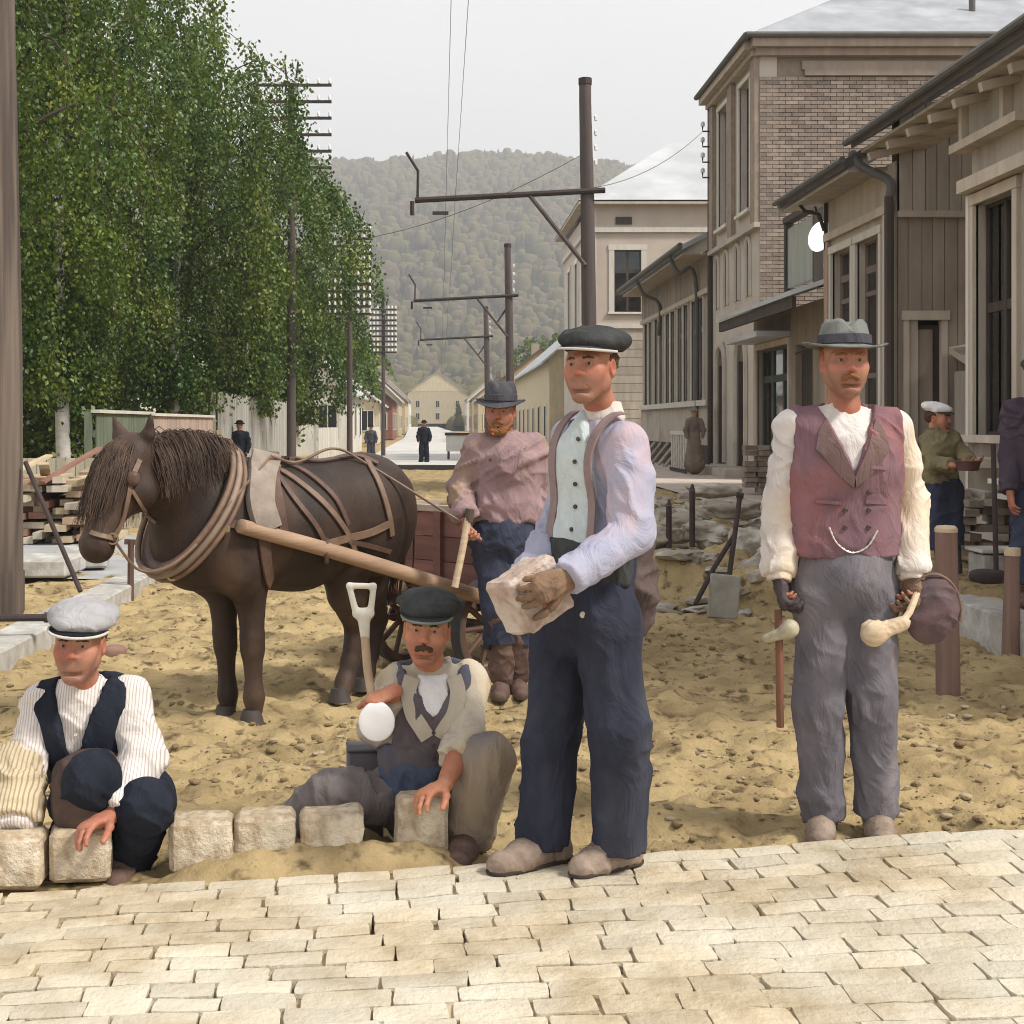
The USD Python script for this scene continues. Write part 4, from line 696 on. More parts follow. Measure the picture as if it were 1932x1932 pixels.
FAR_ROW = [(-9.5, -4.4, 100, 109, 3.0, 2.0, 0, 'low cream house, nearest of the left row down the street'), (-10, -4.2, 122, 134, 3.6, 2.4, 2, 'small red house in the left row down the street'), (-10, -4.5, 150, 163, 4.2, 2.6, 0, 'pale yellow house in the left row beyond the red one'), (-11, -4.6, 182, 198, 4.6, 2.8, 1, 'ochre house in the far left row'), (-12, -5.0, 222, 240, 5.0, 3.2, 3, 'white house at the far end of the left row'),
           (3.6, 9.5, 130, 146, 3.8, 2.2, 0, 'cream low house far down on the right side'), (3.8, 10, 162, 178, 4.4, 2.6, 1, 'ochre house far down on the right side beyond the cream one'), (4.0, 11, 205, 222, 5.0, 3.0, 3, 'white house far down on the right side'), (-7, 6, 300, 316, 7.0, 4.5, 0, 'yellow two-storey house closing the street'), (-20, -10, 290, 305, 6.0, 4.0, 3, 'white gabled house left of the closing yellow house'), (9, 20, 275, 290, 7, 4.5, 0, 'cream house right of the closing yellow house')]
for x0, x1, y0, y1, h, rise, m, lab in FAR_ROW: house(x0, x1, y0, y1, .1 + max(0, y0 - 180)*.012, h, rise, [CREAMW, OCHREW, REDW, WHITEW][m], [TIN, TILE][len(lab) % 2], lab, wins_front=3, wins_side=4, face=1 if x0 < -4 else -1)
HZ = lambda x, y: float(hill_z(np.array([x]), np.array([y]))[0]) - 1.2
house(0.0, 11, 380, 395, HZ(5, 380), 7, 5, WHITEW, TILE, 'white house on the slope above the yellow house', wins_front=4); house(-15, -9, 180, 192, 1, 4.8, 3, OCHREW, TILE, 'ochre house half hidden by trees at the street end', wins_front=3, face=1)
house(22, 34, 360, 372, HZ(28, 360), 6, 4, WHITEW, SLATE, 'small white house among trees on the slope at right', wins_front=3); house(-20, -12, 85, 95, 0, 5, 3, WHITEW, TILE, 'white house behind the left fences', wins_front=3, face=1)
house(-7.6, -4.2, 62, 74, 0, 3.2, 1.8, WHITEW, TIN, 'low white shed beyond the picket fence', wins_front=2, face=1, chim=False)
# trees round the far houses
for k, (x, y, hgt, rc, lab) in enumerate([(-8.5, 116, 9, 3.4, 'round green tree behind the left row of far houses'), (-14, 140, 13, 5, 'tall tree over the small red house'), (14, 165, 12, 5, 'tree beside the small white slope house'), (-9, 105, 9, 3.4, 'light tree behind the low white shed')]):
    birch(x, y, hgt, rc, lab, 40 + k, 9000, .32, 1.0, trunk_r=.16, grp='trees among the far houses')

# ------------------------------------------------------------------ left side: fences, stacks, poles
def board_fence(lab, x, y0, y1, zt, m, w=.14, z0=.05, gap=0.012, seed=0, name='board_fence', jag=0.0, along='y', x1=None, cap=None, cat='fence'):
    r = np.random.default_rng(seed); t = thing(name, lab, cat, (x, y0, z0)); F = Face((x, y1, 0), (0, -1, 0), (1, 0, 0)) if along == 'y' else Face((x, y0, 0), (1, 0, 0), (0, -1, 0)); L = (y1 - y0) if along == 'y' else x1 - x; a = 0; n = 0
    while a < L and n < 300:
        part(t, 'board', F.box(a, min(a + w - gap, L), z0, zt + r.uniform(-1, 1)*jag, 0, .022 + .004*r.random()), m); a += w; n += 1
    part(t, 'rail', F.box(0, L, zt - .35, zt - .25, -.05, -.002), m); part(t, 'rail', F.box(0, L, z0 + .25, z0 + .35, -.05, -.002), m)
    k = 0
    while k <= L + .01: part(t, 'post', F.box(k - .05, k + .05, z0 - .2, zt + .02, -.15, -.052), m); k += max(L/max(1, round(L/2.2)), .5)
    if cap: part(t, 'cap', F.box(-.03, L + .03, zt + .001, zt + .05, -.06, .07), cap)
    return t
board_fence('low pale board fence behind the timber stack at left', -6.6, 18.6, 18.7, 1.0, wood('straw_boards', (.50, .45, .34), (.40, .36, .27)), .13, along='x', x1=-4.0, seed=1)
board_fence('dull green board fence left behind the horse', -5.0, 20.0, 23.8, 1.62, wood('green_boards', (.155, .18, .125), (.105, .125, .085)), .20, seed=2, cap=TRIMW); board_fence('pinkish board fence behind the horse mane', -5.0, 23.9, 30.2, 1.60, wood('pink_boards', (.43, .335, .285), (.34, .26, .215)), .22, seed=3, cap=TRIMW); board_fence('tall pale grey picket fence by the telegraph pole', -5.0, 31.0, 46.0, 2.15, wood('silver_boards', (.46, .45, .42), (.36, .35, .33)), .16, seed=4, gap=.05, jag=.05)
board_fence('white picket fence far along the left kerb', -4.6, 52, 62, 1.3, WHITEW, .14, seed=5, gap=.05, jag=.02); board_fence('white picket fence before the low cream house far down the street', -4.3, 84, 98, 1.25, WHITEW, .2, seed=6, gap=.08, z0=.1)
wp = thing('white_hoarding', 'low white hoarding panel beside the far road at right', 'hoarding', (1.6, 56, .1)); part(wp, 'panel', box2((.25, 55.9, .35), (2.8, 56.0, 1.0)), WHITEW); part(wp, 'rail', box2((.2, 55.86, 1.0), (2.85, 56.04, 1.1)), DARKW); part(wp, 'post', box2((.3, 55.92, 0), (.4, 55.98, .35)), DARKW); part(wp, 'post', box2((2.6, 55.92, 0), (2.7, 55.98, .35)), DARKW)
r = np.random.default_rng(23); tones = [wood('plank_end_a', (.52, .42, .28)), wood('plank_end_b', (.40, .28, .19)), wood('plank_end_c', (.30, .16, .12)), wood('plank_end_d', (.56, .50, .40))]
ts = thing('timber_stack', 'untidy stack of sawn timber and boards before the low left fence', 'stack', (-5.0, 16.8, .05)); z = .06
for k in range(9):
    x = -6.0 + r.uniform(0, .2)
    while x < -3.95 - .06*k:
        w = r.uniform(.10, .26)
        if r.random() < .88: part(ts, 'plank', box((x + w/2, 16.9 + r.uniform(-.25, .25), z + .04), (w - .015, r.uniform(1.0, 1.8), .075), rotz(r.uniform(-.12, .12)) @ rotx(r.uniform(-.05, .05))), tones[r.integers(4)])
        x += w
    z += .085
for k in range(7): part(ts, 'leaning_plank', box((-5.5 + k*.28, 16.3 + r.uniform(-.2, .2), .95 + r.uniform(-.08, .1)), (.12, .9, .03), rotz(r.uniform(-.8, .8)) @ rotx(r.uniform(-.5, .5))), tones[r.integers(4)])
for i, (u, v, lab) in enumerate([(75, 1085, 'grey stone slab at the foot of the big left pole, nearest'), (140, 1068, 'grey stone slab lying on the left pavement behind the leaning rod')]):
    c = P(u, v, FPX*1.36/(v - VPY)); m = trimesh.Trimesh(*bevel_box((.5, .7, .16), .02)).subdivide().subdivide(); t = thing('stone_slab', lab, 'stone', c); part(t, 'slab', (np.array(m.vertices) @ rotz(.2*i).T + c + V(0, .3, .06), np.array(m.faces)), KERB)
POLEM = mat('weathered_pole', (0.125, 0.098, 0.082), (0.065, 0.05, 0.044), scale=4, rough=0.9, bump=0.6, bscale=20, stretch=(3, 3, .12), spots=((.19, .15, .12), 2.2, .5, .68)); POLED = mat('dark_pole', (0.105, 0.085, 0.08), (0.07, 0.055, 0.052), scale=4, rough=.9, stretch=(2, 2, .1), bump=.4, bscale=20); IRON = mat('rusty_iron', (0.055, 0.040, 0.038), (0.035, 0.025, 0.024), rough=.8); PORC = mat('porcelain', (0.86, 0.86, 0.83), rough=.25)
b = P(3, 1160, 10.4); bp = thing('utility_pole', 'thick weathered wooden pole at the left edge of the picture', 'pole', b*V(1, 1, 0)); part(bp, 'shaft', tube([V(b[0], b[1], -.3), V(b[0] + .0, b[1], 2), V(b[0] - .07, b[1], 6), V(b[0] - .1, b[1], 9)], [.16, .152, .135, .12], 20), POLEM, sm=True); part(bp, 'sleeve', tube([V(b[0], b[1], .0), V(b[0], b[1], .35)], .168, 20), POLEM)
rd = thing('iron_rod', 'thin dark iron rod leaning against the thick left pole', 'rod', P(150, 1112, 10.0)); part(rd, 'bar', tube([P(48, 872, 10.35), P(152, 1116, 9.9)], .018, 8), IRON)
pp = thing('iron_bar', 'dark horizontal iron bar lying behind the grey cap at the left edge', 'bar', P(0, 1166, 8.9)); part(pp, 'bar', tube([P(-60, 1167, 8.9), P(92, 1165, 8.95)], .024, 8), IRON); part(pp, 'collar', tube([P(84, 1165, 8.95), P(98, 1165, 8.95)], .034, 8), IRON)
c = P(246, 1132, FPX*1.51/(1132 - 800)); sk_ = thing('stake', 'short brown wooden stake standing before the left kerb under the horse muzzle', 'stake', c*V(1, 1, 0)); part(sk_, 'stake', tube([V(c[0], c[1], -.15), V(c[0] + .005, c[1], .46)], [.03, .026], 8), WOODD); part(sk_, 'cross_piece', box((c[0] + .16, c[1], .44), (.42, .03, .045), roty(.05)), WOODD)
c = P(216, 1222, FPX*1.50/(1240 - 800)); stn = thing('field_stone', 'small reddish stone on the earth just right of the grey cap', 'stone', c); part(stn, 'stone', rock(V(c[0], c[1], -.01), (.075, .06, .05), 4), mat('reddish_stone', (.25, .15, .12), rough=.9, bump=.4))
# ---- telegraph poles with many cross-arms at the left
def telegraph(lab, x, y, zt, half, ztop, step, n, fork=False, rp=.10, z0=0.0):
    t = thing('telegraph_pole', lab, 'pole', (x, y, z0), group='telegraph poles along the left side'); part(t, 'shaft', tube([V(x, y, z0 - .3), V(x, y, zt)], [rp*1.25, rp*.85], 12), POLED, sm=True)
    for k in range(n):
        z = ztop - k*step; am = part(t, 'cross_arm', box((x, y - rp - .03, z), (half*2, .06, .07)), IRON)
        for q in np.linspace(-half*.95, half*.95, 8):
            if abs(q) > .12: part(am, 'insulator', place(lathe([(0, 0), (.035, .01), (.04, .08), (.02, .13), (0, .14)], 6), V(x + q, y - rp - .03, z + .04)), PORC)
    if fork:
        for s in (-1, 1): part(t, 'fork_prong', tube([V(x + s*.16, y, zt - 1.6), V(x + s*.16, y, zt - .2), V(x + s*.12, y, zt + .15), V(x + s*.18, y, zt + .62)], .03, 6), IRON)
        part(t, 'fork_bar', tube([V(x - .2, y, zt + .05), V(x + .2, y, zt + .05)], .025, 6), IRON)
    return t
telegraph('telegraph pole with long cross-arms and a forked top rising from the birches', -3.88, 36.0, 10.3, 1.06, 10.28, .43, 6, True)
telegraph('telegraph pole with many crowded cross-arms at the right edge of the birches', -2.88, 44.0, 8.25, .68, 7.6, .24, 12, rp=.08)
telegraph('most distant telegraph pole, partly in front of the far trees', -2.55, 62.0, 7.4, .60, 6.6, .24, 9, rp=.08)
# ---- wooden street poles with bracket arms over the road
def arm_pole(lab, x, y, zt, za, reach, rp=.13, brace=True):
    t = thing('overhead_line_pole', lab, 'pole', (x, y, 0), group='poles with bracket arms along the right kerb'); part(t, 'shaft', tube([V(x + .09, y, -.3), V(x, y, za), V(x - .04, y, zt - .4), V(x - .04, y, zt)], [rp*1.15, rp, rp*.88, rp*.88], 14), POLED, sm=True); part(t, 'cap', tube([V(x - .04, y, zt - .06), V(x - .04, y, zt + .06)], rp*.98, 12), IRON)
    am = part(t, 'bracket_arm', tube([V(x + .32, y - rp, za + .09), V(x - reach, y - rp, za - .10)], .055, 8), IRON)
    part(am, 'end_horn', tube([V(x - reach + .05, y - rp, za - .08), V(x - reach + .06, y - rp, za + .45), V(x - reach - .16, y - rp, za + .80)], .03, 6), IRON); part(am, 'drop', tube([V(x - reach - .05, y - rp, za - .12), V(x - reach - .05, y - rp, za - .38)], .045, 6), IRON)
    hb = part(am, 'wire_clamp', box((x - reach + .48, y - rp, za - .34), (.30, .06, .06)), IRON)
    if brace: part(t, 'brace', tube([V(x - 1.12, y - rp, za + .02), V(x - .05, y - rp, za - 1.32)], .045, 6), POLED); part(t, 'brace', tube([V(x + .02, y, za - .20), V(x - .42, y, za - .85)], .04, 6), POLED)
    for k in range(4): part(t, 'insulator', place(lathe([(0, 0), (.03, .02), (.035, .1), (0, .13)], 6), V(x + .16, y, zt - .75 - k*.28)), PORC)
    return t
P1 = arm_pole('tall wooden pole with long bracket arm behind the dark flat cap', 2.78, 26.0, 7.92, 5.76, 3.25); arm_pole('second pole with bracket arm, farther down the street', 2.35, 47.0, 7.55, 5.75, 3.25, brace=True); arm_pole('third and farthest pole with bracket arm', 2.30, 68.0, 7.2, 5.7, 3.3)
for i, (x0, x1) in enumerate(((.106, .11), (.27, .25))):
    pts = []
    for a, bq, za, zb in ((-20, 26, 5.75, 5.42), (26, 47, 5.42, 5.42), (47, 68, 5.42, 5.4), (68, 150, 5.4, 5.4)):
        for s in np.linspace(0, 1, 14)[:-1]: pts.append(V(x0, a + (bq-a)*s, za + (zb-za)*s - .25*4*s*(1-s)*(1 if a > 0 else .2)))
    w = thing('overhead_wire', ['left overhead contact wire along the middle of the street', 'right overhead contact wire along the middle of the street'][i], 'wire', (0, 26, 5.4), group='overhead wires above the street'); part(w, 'wire', tube(pts, .003, 4), IRON)
for i, (p, q, lab) in enumerate([((2.78, 26, 6.6), (-1.9, 31, 5.6), 'thin stay wire running left from the tall wooden pole'), ((2.78, 26, 5.9), (6.15, 32.2, 8.3), 'thin wire from the tall wooden pole to the brick building')]):
    s = np.linspace(0, 1, 12)[:, None]; w = thing('stay_wire', lab, 'wire', p); part(w, 'wire', tube(np.array(p)*(1-s) + np.array(q)*s - V(0, 0, .5)*4*s*(1-s)*.5, .006, 4), IRON)
# ------------------------------------------------------------------ right foreground: posts, tools, rubble
c = P(1790, 1306, 7.72); po = thing('wooden_post', 'thick brown wooden post set in the earth right of the man in felt hat', 'post', c*V(1, 1, 0)); part(po, 'post', tube([V(c[0], c[1], -.3), V(c[0] - .01, c[1], .45), V(c[0] - .015, c[1], .86)], [.068, .064, .060], 14), mat('brown_post', (0.235, 0.15, 0.12), (0.16, .10, .08), scale=6, rough=.9, stretch=(2, 2, .15), bump=.4, bscale=30), sm=True); part(po, 'top', place(lathe([(0.062, 0), (.062, .02), (.05, .035), (0, .04)], 14), V(c[0] - .015, c[1], .855)), MALLET)
c = P(1907, 1112, 8.9); po = thing('wooden_post', 'short brown wooden post on the pavement before the man at the right edge', 'post', c*V(1, 1, 0)); part(po, 'post', tube([V(c[0], c[1], -.1), V(c[0] + .01, c[1], .62)], [.06, .045], 12), MATS['brown_post'], sm=True); part(po, 'top', tube([V(c[0] + .01, c[1], .61), V(c[0] + .01, c[1], .66)], .05, 12), MALLET)
c = P(1880, 1085, 9.2); t = thing('iron_bar', 'upright dark iron bar standing on the right pavement beside the boy', 'bar', c); part(t, 'bar', tube([P(1880, 1098, 9.2), P(1874, 838, 9.25)], .018, 8), IRON); part(t, 'foot', rock(P(1866, 1088, 9.2), (.13, .08, .05), 3), IRON)
sh_ = thing('spade', 'spade with dark shaft standing against the rubble bank', 'spade', P(1365, 1165, 10.6)); part(sh_, 'shaft', tube([P(1396, 935, 10.9), P(1376, 1085, 10.65)], .020, 8), IRON); b = Body(); b.block(P(1366, 1125, 10.6), (.12, .012, .17), roty(.08), .01, .01); part(sh_, 'blade', b.mesh(.01), mat('spade_steel', (.38, .37, .32), (.25, .23, .20), rough=.6), sm=True); part(sh_, 'grip', tube([P(1390, 934, 10.9), P(1402, 936, 10.9)], .026, 8), IRON)
cr = thing('crowbar', 'slanting dark crowbar leaning on the rubble bank left of the spade', 'crowbar', P(1318, 1145, 10.6)); part(cr, 'bar', tube([P(1388, 1005, 10.8), P(1345, 1075, 10.65), P(1312, 1140, 10.5)], .019, 8), IRON)
for i, (u, v0, v1, lab) in enumerate([(1306, 925, 1012, 'dark stake in the rubble heap behind the spade'), (1262, 955, 1030, 'second dark stake in the rubble heap, left of the other')]):
    y_ = 12.2; t = thing('rubble_stake', lab, 'stake', P(u, v1, y_)); part(t, 'stake', tube([P(u, v1 + 20, y_), P(u, v0, y_)], .026, 8), IRON); part(t, 'point', tube([P(u, v0 - 1, y_), P(u + .5, v0 - 12, y_)], [.026, .008], 8), IRON)
STONE = mat('rubble_stone', (.36, .315, .25), (.22, .185, .145), scale=6, rough=.92, bump=.6, bscale=24, island=-.22, spots=((.43, .41, .37), 5, .52, .68))
hp = thing('rubble_heap', 'heap of broken stones and slabs along the cut bank at right', 'stone heap', (2.4, 13, .3)); r = np.random.default_rng(31)
for k in range(150):
    y_ = 11.0 + 10*r.random()**1.6; lo_ = 1.35 + .05*(y_ - 11); x_ = lo_ + .1 + (3.9 - lo_)*r.random()**1.1; s = r.uniform(.035, .135)*(1 + .25*(y_ > 13)); flat = r.random() < .5
    R = rotz(r.uniform(0, 3)) @ rotx(r.uniform(-.3, .3)); z_ = float(ground_z(x_, y_)); part(hp, 'stone', rock((x_, y_, z_ + s*.10), (s*1.35, s, s*(.35 if flat else .75)), k, 2 if k < 60 else 1, 1.1, R), STONE, sm=24)
for k, (u, v, y_, w, h) in enumerate([(1330, 1003, 12.6, .44, .15), (1385, 960, 13.5, .50, .15), (1290, 985, 13.2, .36, .12), (1415, 1030, 12.0, .34, .24), (1425, 1090, 11.4, .3, .24), (1250, 1010, 12.4, .3, .14), (1345, 925, 15, .6, .12)]):
    part(hp, 'slab', rock(P(u, v, y_), (w/2*1.0, .2, h/2*1.3), k + 60, 3, .8, rotz(.1*k - .3)), STONE, sm=40)
bs = thing('brick_stack', 'small stack of old bricks by the doorstep of the brick building', 'brick stack', (5.2, 25.5, .35)); r = np.random.default_rng(41)
for k in range(9):
    for j in range(4):
        if r.random() < .9: part(bs, 'brick', box((4.95 + j*.20, 22.0 + r.uniform(-.06, .06), .40 + k*.085), (.185, .26, .075), rotz(r.uniform(-.15, .15))), BRICK)
b2 = thing('brick_stack', 'jumbled stack of bricks and tiles behind the boy on the right pavement', 'brick stack', (4.55, 11.6, .2))
for k in range(10):
    for j in range(4):
        if r.random() < .86: part(b2, 'brick', box((4.42 + j*.135 + r.uniform(-.03, .03), 11.6 + r.uniform(-.12, .12), .24 + k*.07), (.12, .25, .06), rotz(r.uniform(-.4, .4)) @ rotx(r.uniform(-.1, .1))), [BRICK, STONE, MORTAR][r.integers(3)])
tb_ = thing('bench', 'pale bench with two boards by the shop wall at the right', 'bench', (4.75, 11.2, .2)); 
for k, z in enumerate((.98, .86)): part(tb_, 'board', box((4.78, 11.2, z), (.30, .9, .04)), TRIMW)
for sx in (4.68, 4.88): part(tb_, 'leg', box2((sx - .03, 11.5, .2), (sx + .03, 11.56, .84)), TRIM); part(tb_, 'leg', box2((sx - .03, 10.85, .2), (sx + .03, 10.91, .84)), TRIM)
cb = thing('paper_bundle', 'grey bundle and crate by the feet of the boy on the pavement', 'crate', (4.3, 10.4, .2)); part(cb, 'crate', place(bevel_box((.36, .3, .26), .01), V(4.28, 10.55, .34)), KERB); part(cb, 'strap', box((4.28, 10.55, .475), (.37, .05, .012)), DARKW); part(cb, 'lid', place(bevel_box((.40, .34, .03), .006), V(4.28, 10.55, .487 + .012)), TRIMW)
cr2 = thing('wooden_gate', 'dark slatted gate leaning under the hall windows', 'gate', (5.9, 31.5, .3)); G_ = Face((5.6, 33.2, .35), (0, -1, 0), (-1, 0, 0))
for k in range(7): part(cr2, 'slat', G_.box(k*.32, k*.32 + .1, 0, .85, 0, .03), TRIMW)
part(cr2, 'rail', G_.box(-.05, 2.1, .86, .95, 0, .05), TRIMW); part(cr2, 'rail', G_.box(-.05, 2.1, -.0, .08, .031, .06), DARKW)
# ------------------------------------------------------------------ people
skin_mats = {}
def skin(name, col, red):
    """weathered skin; two mesh attributes carry its own colouring: beard shadow, and ruddy cheeks, nose and ears"""
    def own(n, l):
        for k, attr, c in (('sa', 'stubble', (0.15, 0.085, 0.065)), ('ra', 'ruddy', tuple(x*f for x, f in zip(red, (1.12, .72, .70))))):
            n[k] = ('attribute', {'attribute': attr}); n[k + 'x'] = ('mix_color', {'b': c}); src = [a for a, b in l if b == 'p.base_color'][0]; l.remove((src, 'p.base_color')); l += [(k + '.fac', k + 'x.fac'), (src, k + 'x.a'), (k + 'x.result', 'p.base_color')]
    return mat(name, col, red, scale=9.0, rough=0.52, bump=0.4, bscale=85, bdist=0.004, lo=0.38, hi=0.66, spec=0.32, spots=(tuple(c*.85 for c in red), 20.0, .5, .75), extra=own)
def face_tone(v, O, R, s):
    q = (v - O) @ R / s; x, y, z = q.T; n = meshkit.fbm(q*55, 3, 4); g = lambda c, r: np.exp(-(((q - np.array(c))/np.array(r))**2).sum(1)); sym = q*V(1, 1, 1); sym[:, 0] = np.abs(x); h = lambda c, r: np.exp(-(((sym - np.array(c))/np.array(r))**2).sum(1))
    st = smooth(-.020, -.050, z)*smooth(.03, -.03, y)*smooth(-.150, -.118, z)*(0.30 + .35*n) + .30*h((.033, -.085, .008), (.02, .02, .011)) + .25*h((.022, -.095, -.045), (.012, .02, .012))
    ru = .75*g((0, -.105, -.02), (.016, .02, .018)) + .55*h((.045, -.065, -.018), (.024, .03, .022)) + .6*h((.08, .01, 0), (.012, .03, .04)) + .35*smooth(-.11, -.15, z); near = np.linalg.norm(q, axis=1) < .26
    return np.clip(st, 0, .7)*near, np.clip(ru*(.7 + .6*n), 0, 1)*near
SKIN = skin('skin', (0.50, 0.255, 0.15), (0.36, 0.15, 0.085)); SKIN_RED = skin('skin_weathered', (0.43, 0.22, 0.145), (0.33, 0.135, 0.085))
EYE = mat('eye_white', (0.36, 0.31, 0.28), rough=0.3); IRIS = mat('iris', (0.03, 0.03, 0.035), rough=0.25)
LIP = mat('lip', (0.37, 0.145, 0.095), rough=0.55); HAIR = mat('hair_brown', (0.075, 0.042, 0.022), rough=0.7, bump=0.5, bscale=140, stretch=(1, 1, 0.25)); HAIR_RED = mat('hair_reddish', (0.27, 0.11, 0.035), rough=0.7, bump=0.5, bscale=140)

def head_frame(F, U=(0, 0, 1)):
    F = unit(F); X = unit(np.cross(-F, U)); Z = np.cross(X, -F); return np.stack([X, -F, Z], 1)   # columns: picture-right when facing the camera, backwards, up
def add_head(B, O, R, jaw=1.0, s=1.0):
    T = lambda *a: O + R @ (np.array(a, float) * s)
    e = lambda c, r, k=0.02, sub=False: B.ball(T(*c), np.array(r) * s, R, k * s, sub)
    c = lambda a, b, ra, rb, k=0.012, sub=False: B.cone(T(*a), T(*b), ra * s, rb * s, k * s, sub=sub)
    e((0, 0.012, 0.045), (0.076, 0.096, 0.086)); e((0, -0.020, -0.008), (0.066, 0.070, 0.080), 0.03)
    for q in (-1, 1):
        c((q*0.050*jaw, 0.002, -0.052), (q*0.018, -0.066, -0.098), 0.020, 0.019, 0.04)          # jaw
        e((q*0.045, -0.058, -0.016), (0.023, 0.021, 0.020), 0.03)                                # cheekbone
        e((q*0.030, -0.062, -0.045), (0.024, 0.022, 0.026), 0.03)                                # cheek
    e((0, -0.062, -0.060), (0.034, 0.0245, 0.042), 0.035)                                          # muzzle
    e((0, -0.080, -0.101), (0.019, 0.014, 0.014), 0.022)                                         # chin
    c((-0.022, -0.086, -0.083), (0.022, -0.086, -0.083), 0.007, 0.007, 0.014, True)              # hollow under the lip
    for q in (-1, 1):
        c((q*0.014, -0.0855, 0.0265), (q*0.050, -0.066, 0.0260), 0.0095, 0.0085, 0.016)          # brow ridge
        e((q*0.0325, -0.0975, 0.0085), (0.0165, 0.0165, 0.0105), 0.014, True)                    # socket
        c((q*0.018, -0.0800, 0.0145), (q*0.033, -0.0838, 0.0172), 0.0042, 0.0050, 0.005); c((q*0.033, -0.0838, 0.0172), (q*0.048, -0.0715, 0.0130), 0.0050, 0.0042, 0.005)
        c((q*0.019, -0.0790, 0.0015), (q*0.033, -0.0810, -0.0015), 0.0038, 0.0042, 0.006); c((q*0.033, -0.0810, -0.0015), (q*0.046, -0.0710, 0.0010), 0.0042, 0.0038, 0.006)
        e((q*0.0775, 0.010, -0.004), (0.009, 0.02, 0.033), 0.008); e((q*0.083, 0.004, -0.002), (0.006, 0.011, 0.02), 0.004, True)
        e((q*0.0115, -0.0935, -0.0265), (0.0085, 0.0105, 0.0078), 0.006)                         # nostril wing
    c((0, -0.0835, 0.022), (0, -0.1015, -0.016), 0.0085, 0.0098, 0.012); e((0, -0.1045, -0.0225), (0.0105, 0.0095, 0.0088), 0.009)
    c((-0.021, -0.0820, -0.0575), (0.021, -0.0820, -0.0575), 0.0055, 0.0055, 0.012); c((-0.017, -0.0830, -0.0705), (0.017, -0.0830, -0.0705), 0.0062, 0.0062, 0.012)
    c((-0.025, -0.0880, -0.0638), (0.025, -0.0880, -0.0638), 0.0026, 0.0026, 0.004, True)
    return T
def add_hand(B, W, D, N, thumb, curl=(0.35, 0.4, 0.45, 0.5), s=1.0, spread=0.06, tc=0.5, topen=0.75):
    """W wrist, D along the palm, N out of the palm, thumb: +1/-1 side of cross(D, N)"""
    D = unit(D); N = unit(N - D*(N@D)); S = np.cross(D, N) * thumb; s *= 1.0
    B.cone(W, W + D*0.045*s, 0.026*s, 0.034*s, 0.02, N, 1.5); B.cone(W + D*0.03*s, W + D*0.082*s + S*0.0*s, 0.036*s, 0.040*s, 0.015, N, 2.3)
    for i, (ln, w) in enumerate(((0.072, 0.0088), (0.080, 0.0092), (0.074, 0.0088), (0.058, 0.0078))):
        q = W + D*(0.088 - 0.004*abs(i-1))*s + S*(0.031 - 0.0205*i)*s; a = curl[i]; d = unit(D + S*spread*(1.5-i))
        for k, (fr, rr) in enumerate(((0.44, 1.0), (0.32, 0.92), (0.24, 0.82))):
            a2 = a * (0.8 if k == 0 else 0.8 + 0.9*k); v = d*math.cos(a2) + N*math.sin(a2)
            e = q + v*ln*fr*s; B.cone(q, e, w*rr*s*1.06, w*rr*s*0.96, 0.006); q = e
    q = W + D*0.028*s + S*0.026*s + N*0.008*s; v = unit(D*0.7 + S*topen + N*0.35)
    for ln, r in ((0.042, 0.0135), (0.034, 0.0108), (0.026, 0.0095)):
        e = q + v*ln*s; B.cone(q, e, r*s*1.05, r*s*0.95, 0.008); q = e; v = unit(v + (D*0.35 + N*0.25 - S*0.45)*tc)
def frame2(F): F = unit(V(F[0], F[1], 0)); return F, unit(np.cross(F, V(0, 0, 1))) * -1   # facing, and the side that is on picture-right when F faces the camera
def body_skin(J, arm_r=0.04, leg_r=0.055, slim=0.085, head=True, jaw=1.0, hs=1.0):
    """torso, limbs and neck well inside the clothes, for the one continuous body"""
    B = Body(); F, S = frame2(J['face'])
    B.cone(J['pelvis'], J['chest'], slim, slim*1.05, 0.04, F, 1.25); B.cone(J['shl'], J['shr'], 0.05, 0.05, 0.05); B.cone(J['chest'], J['neck'], 0.07, 0.05, 0.05)
    for q in 'lr':
        B.cone(J['sh'+q], J['el'+q], arm_r*1.1, arm_r, 0.02); B.cone(J['el'+q], J['wr'+q], arm_r, 0.026, 0.02)
        B.cone(J['hip'+q], J['kn'+q], leg_r*1.15, leg_r*0.9, 0.03); B.cone(J['kn'+q], J['an'+q], leg_r*0.9, leg_r*0.6, 0.02); B.cone(J['pelvis'], J['hip'+q], leg_r*1.2, leg_r*1.15, 0.04)
    return B
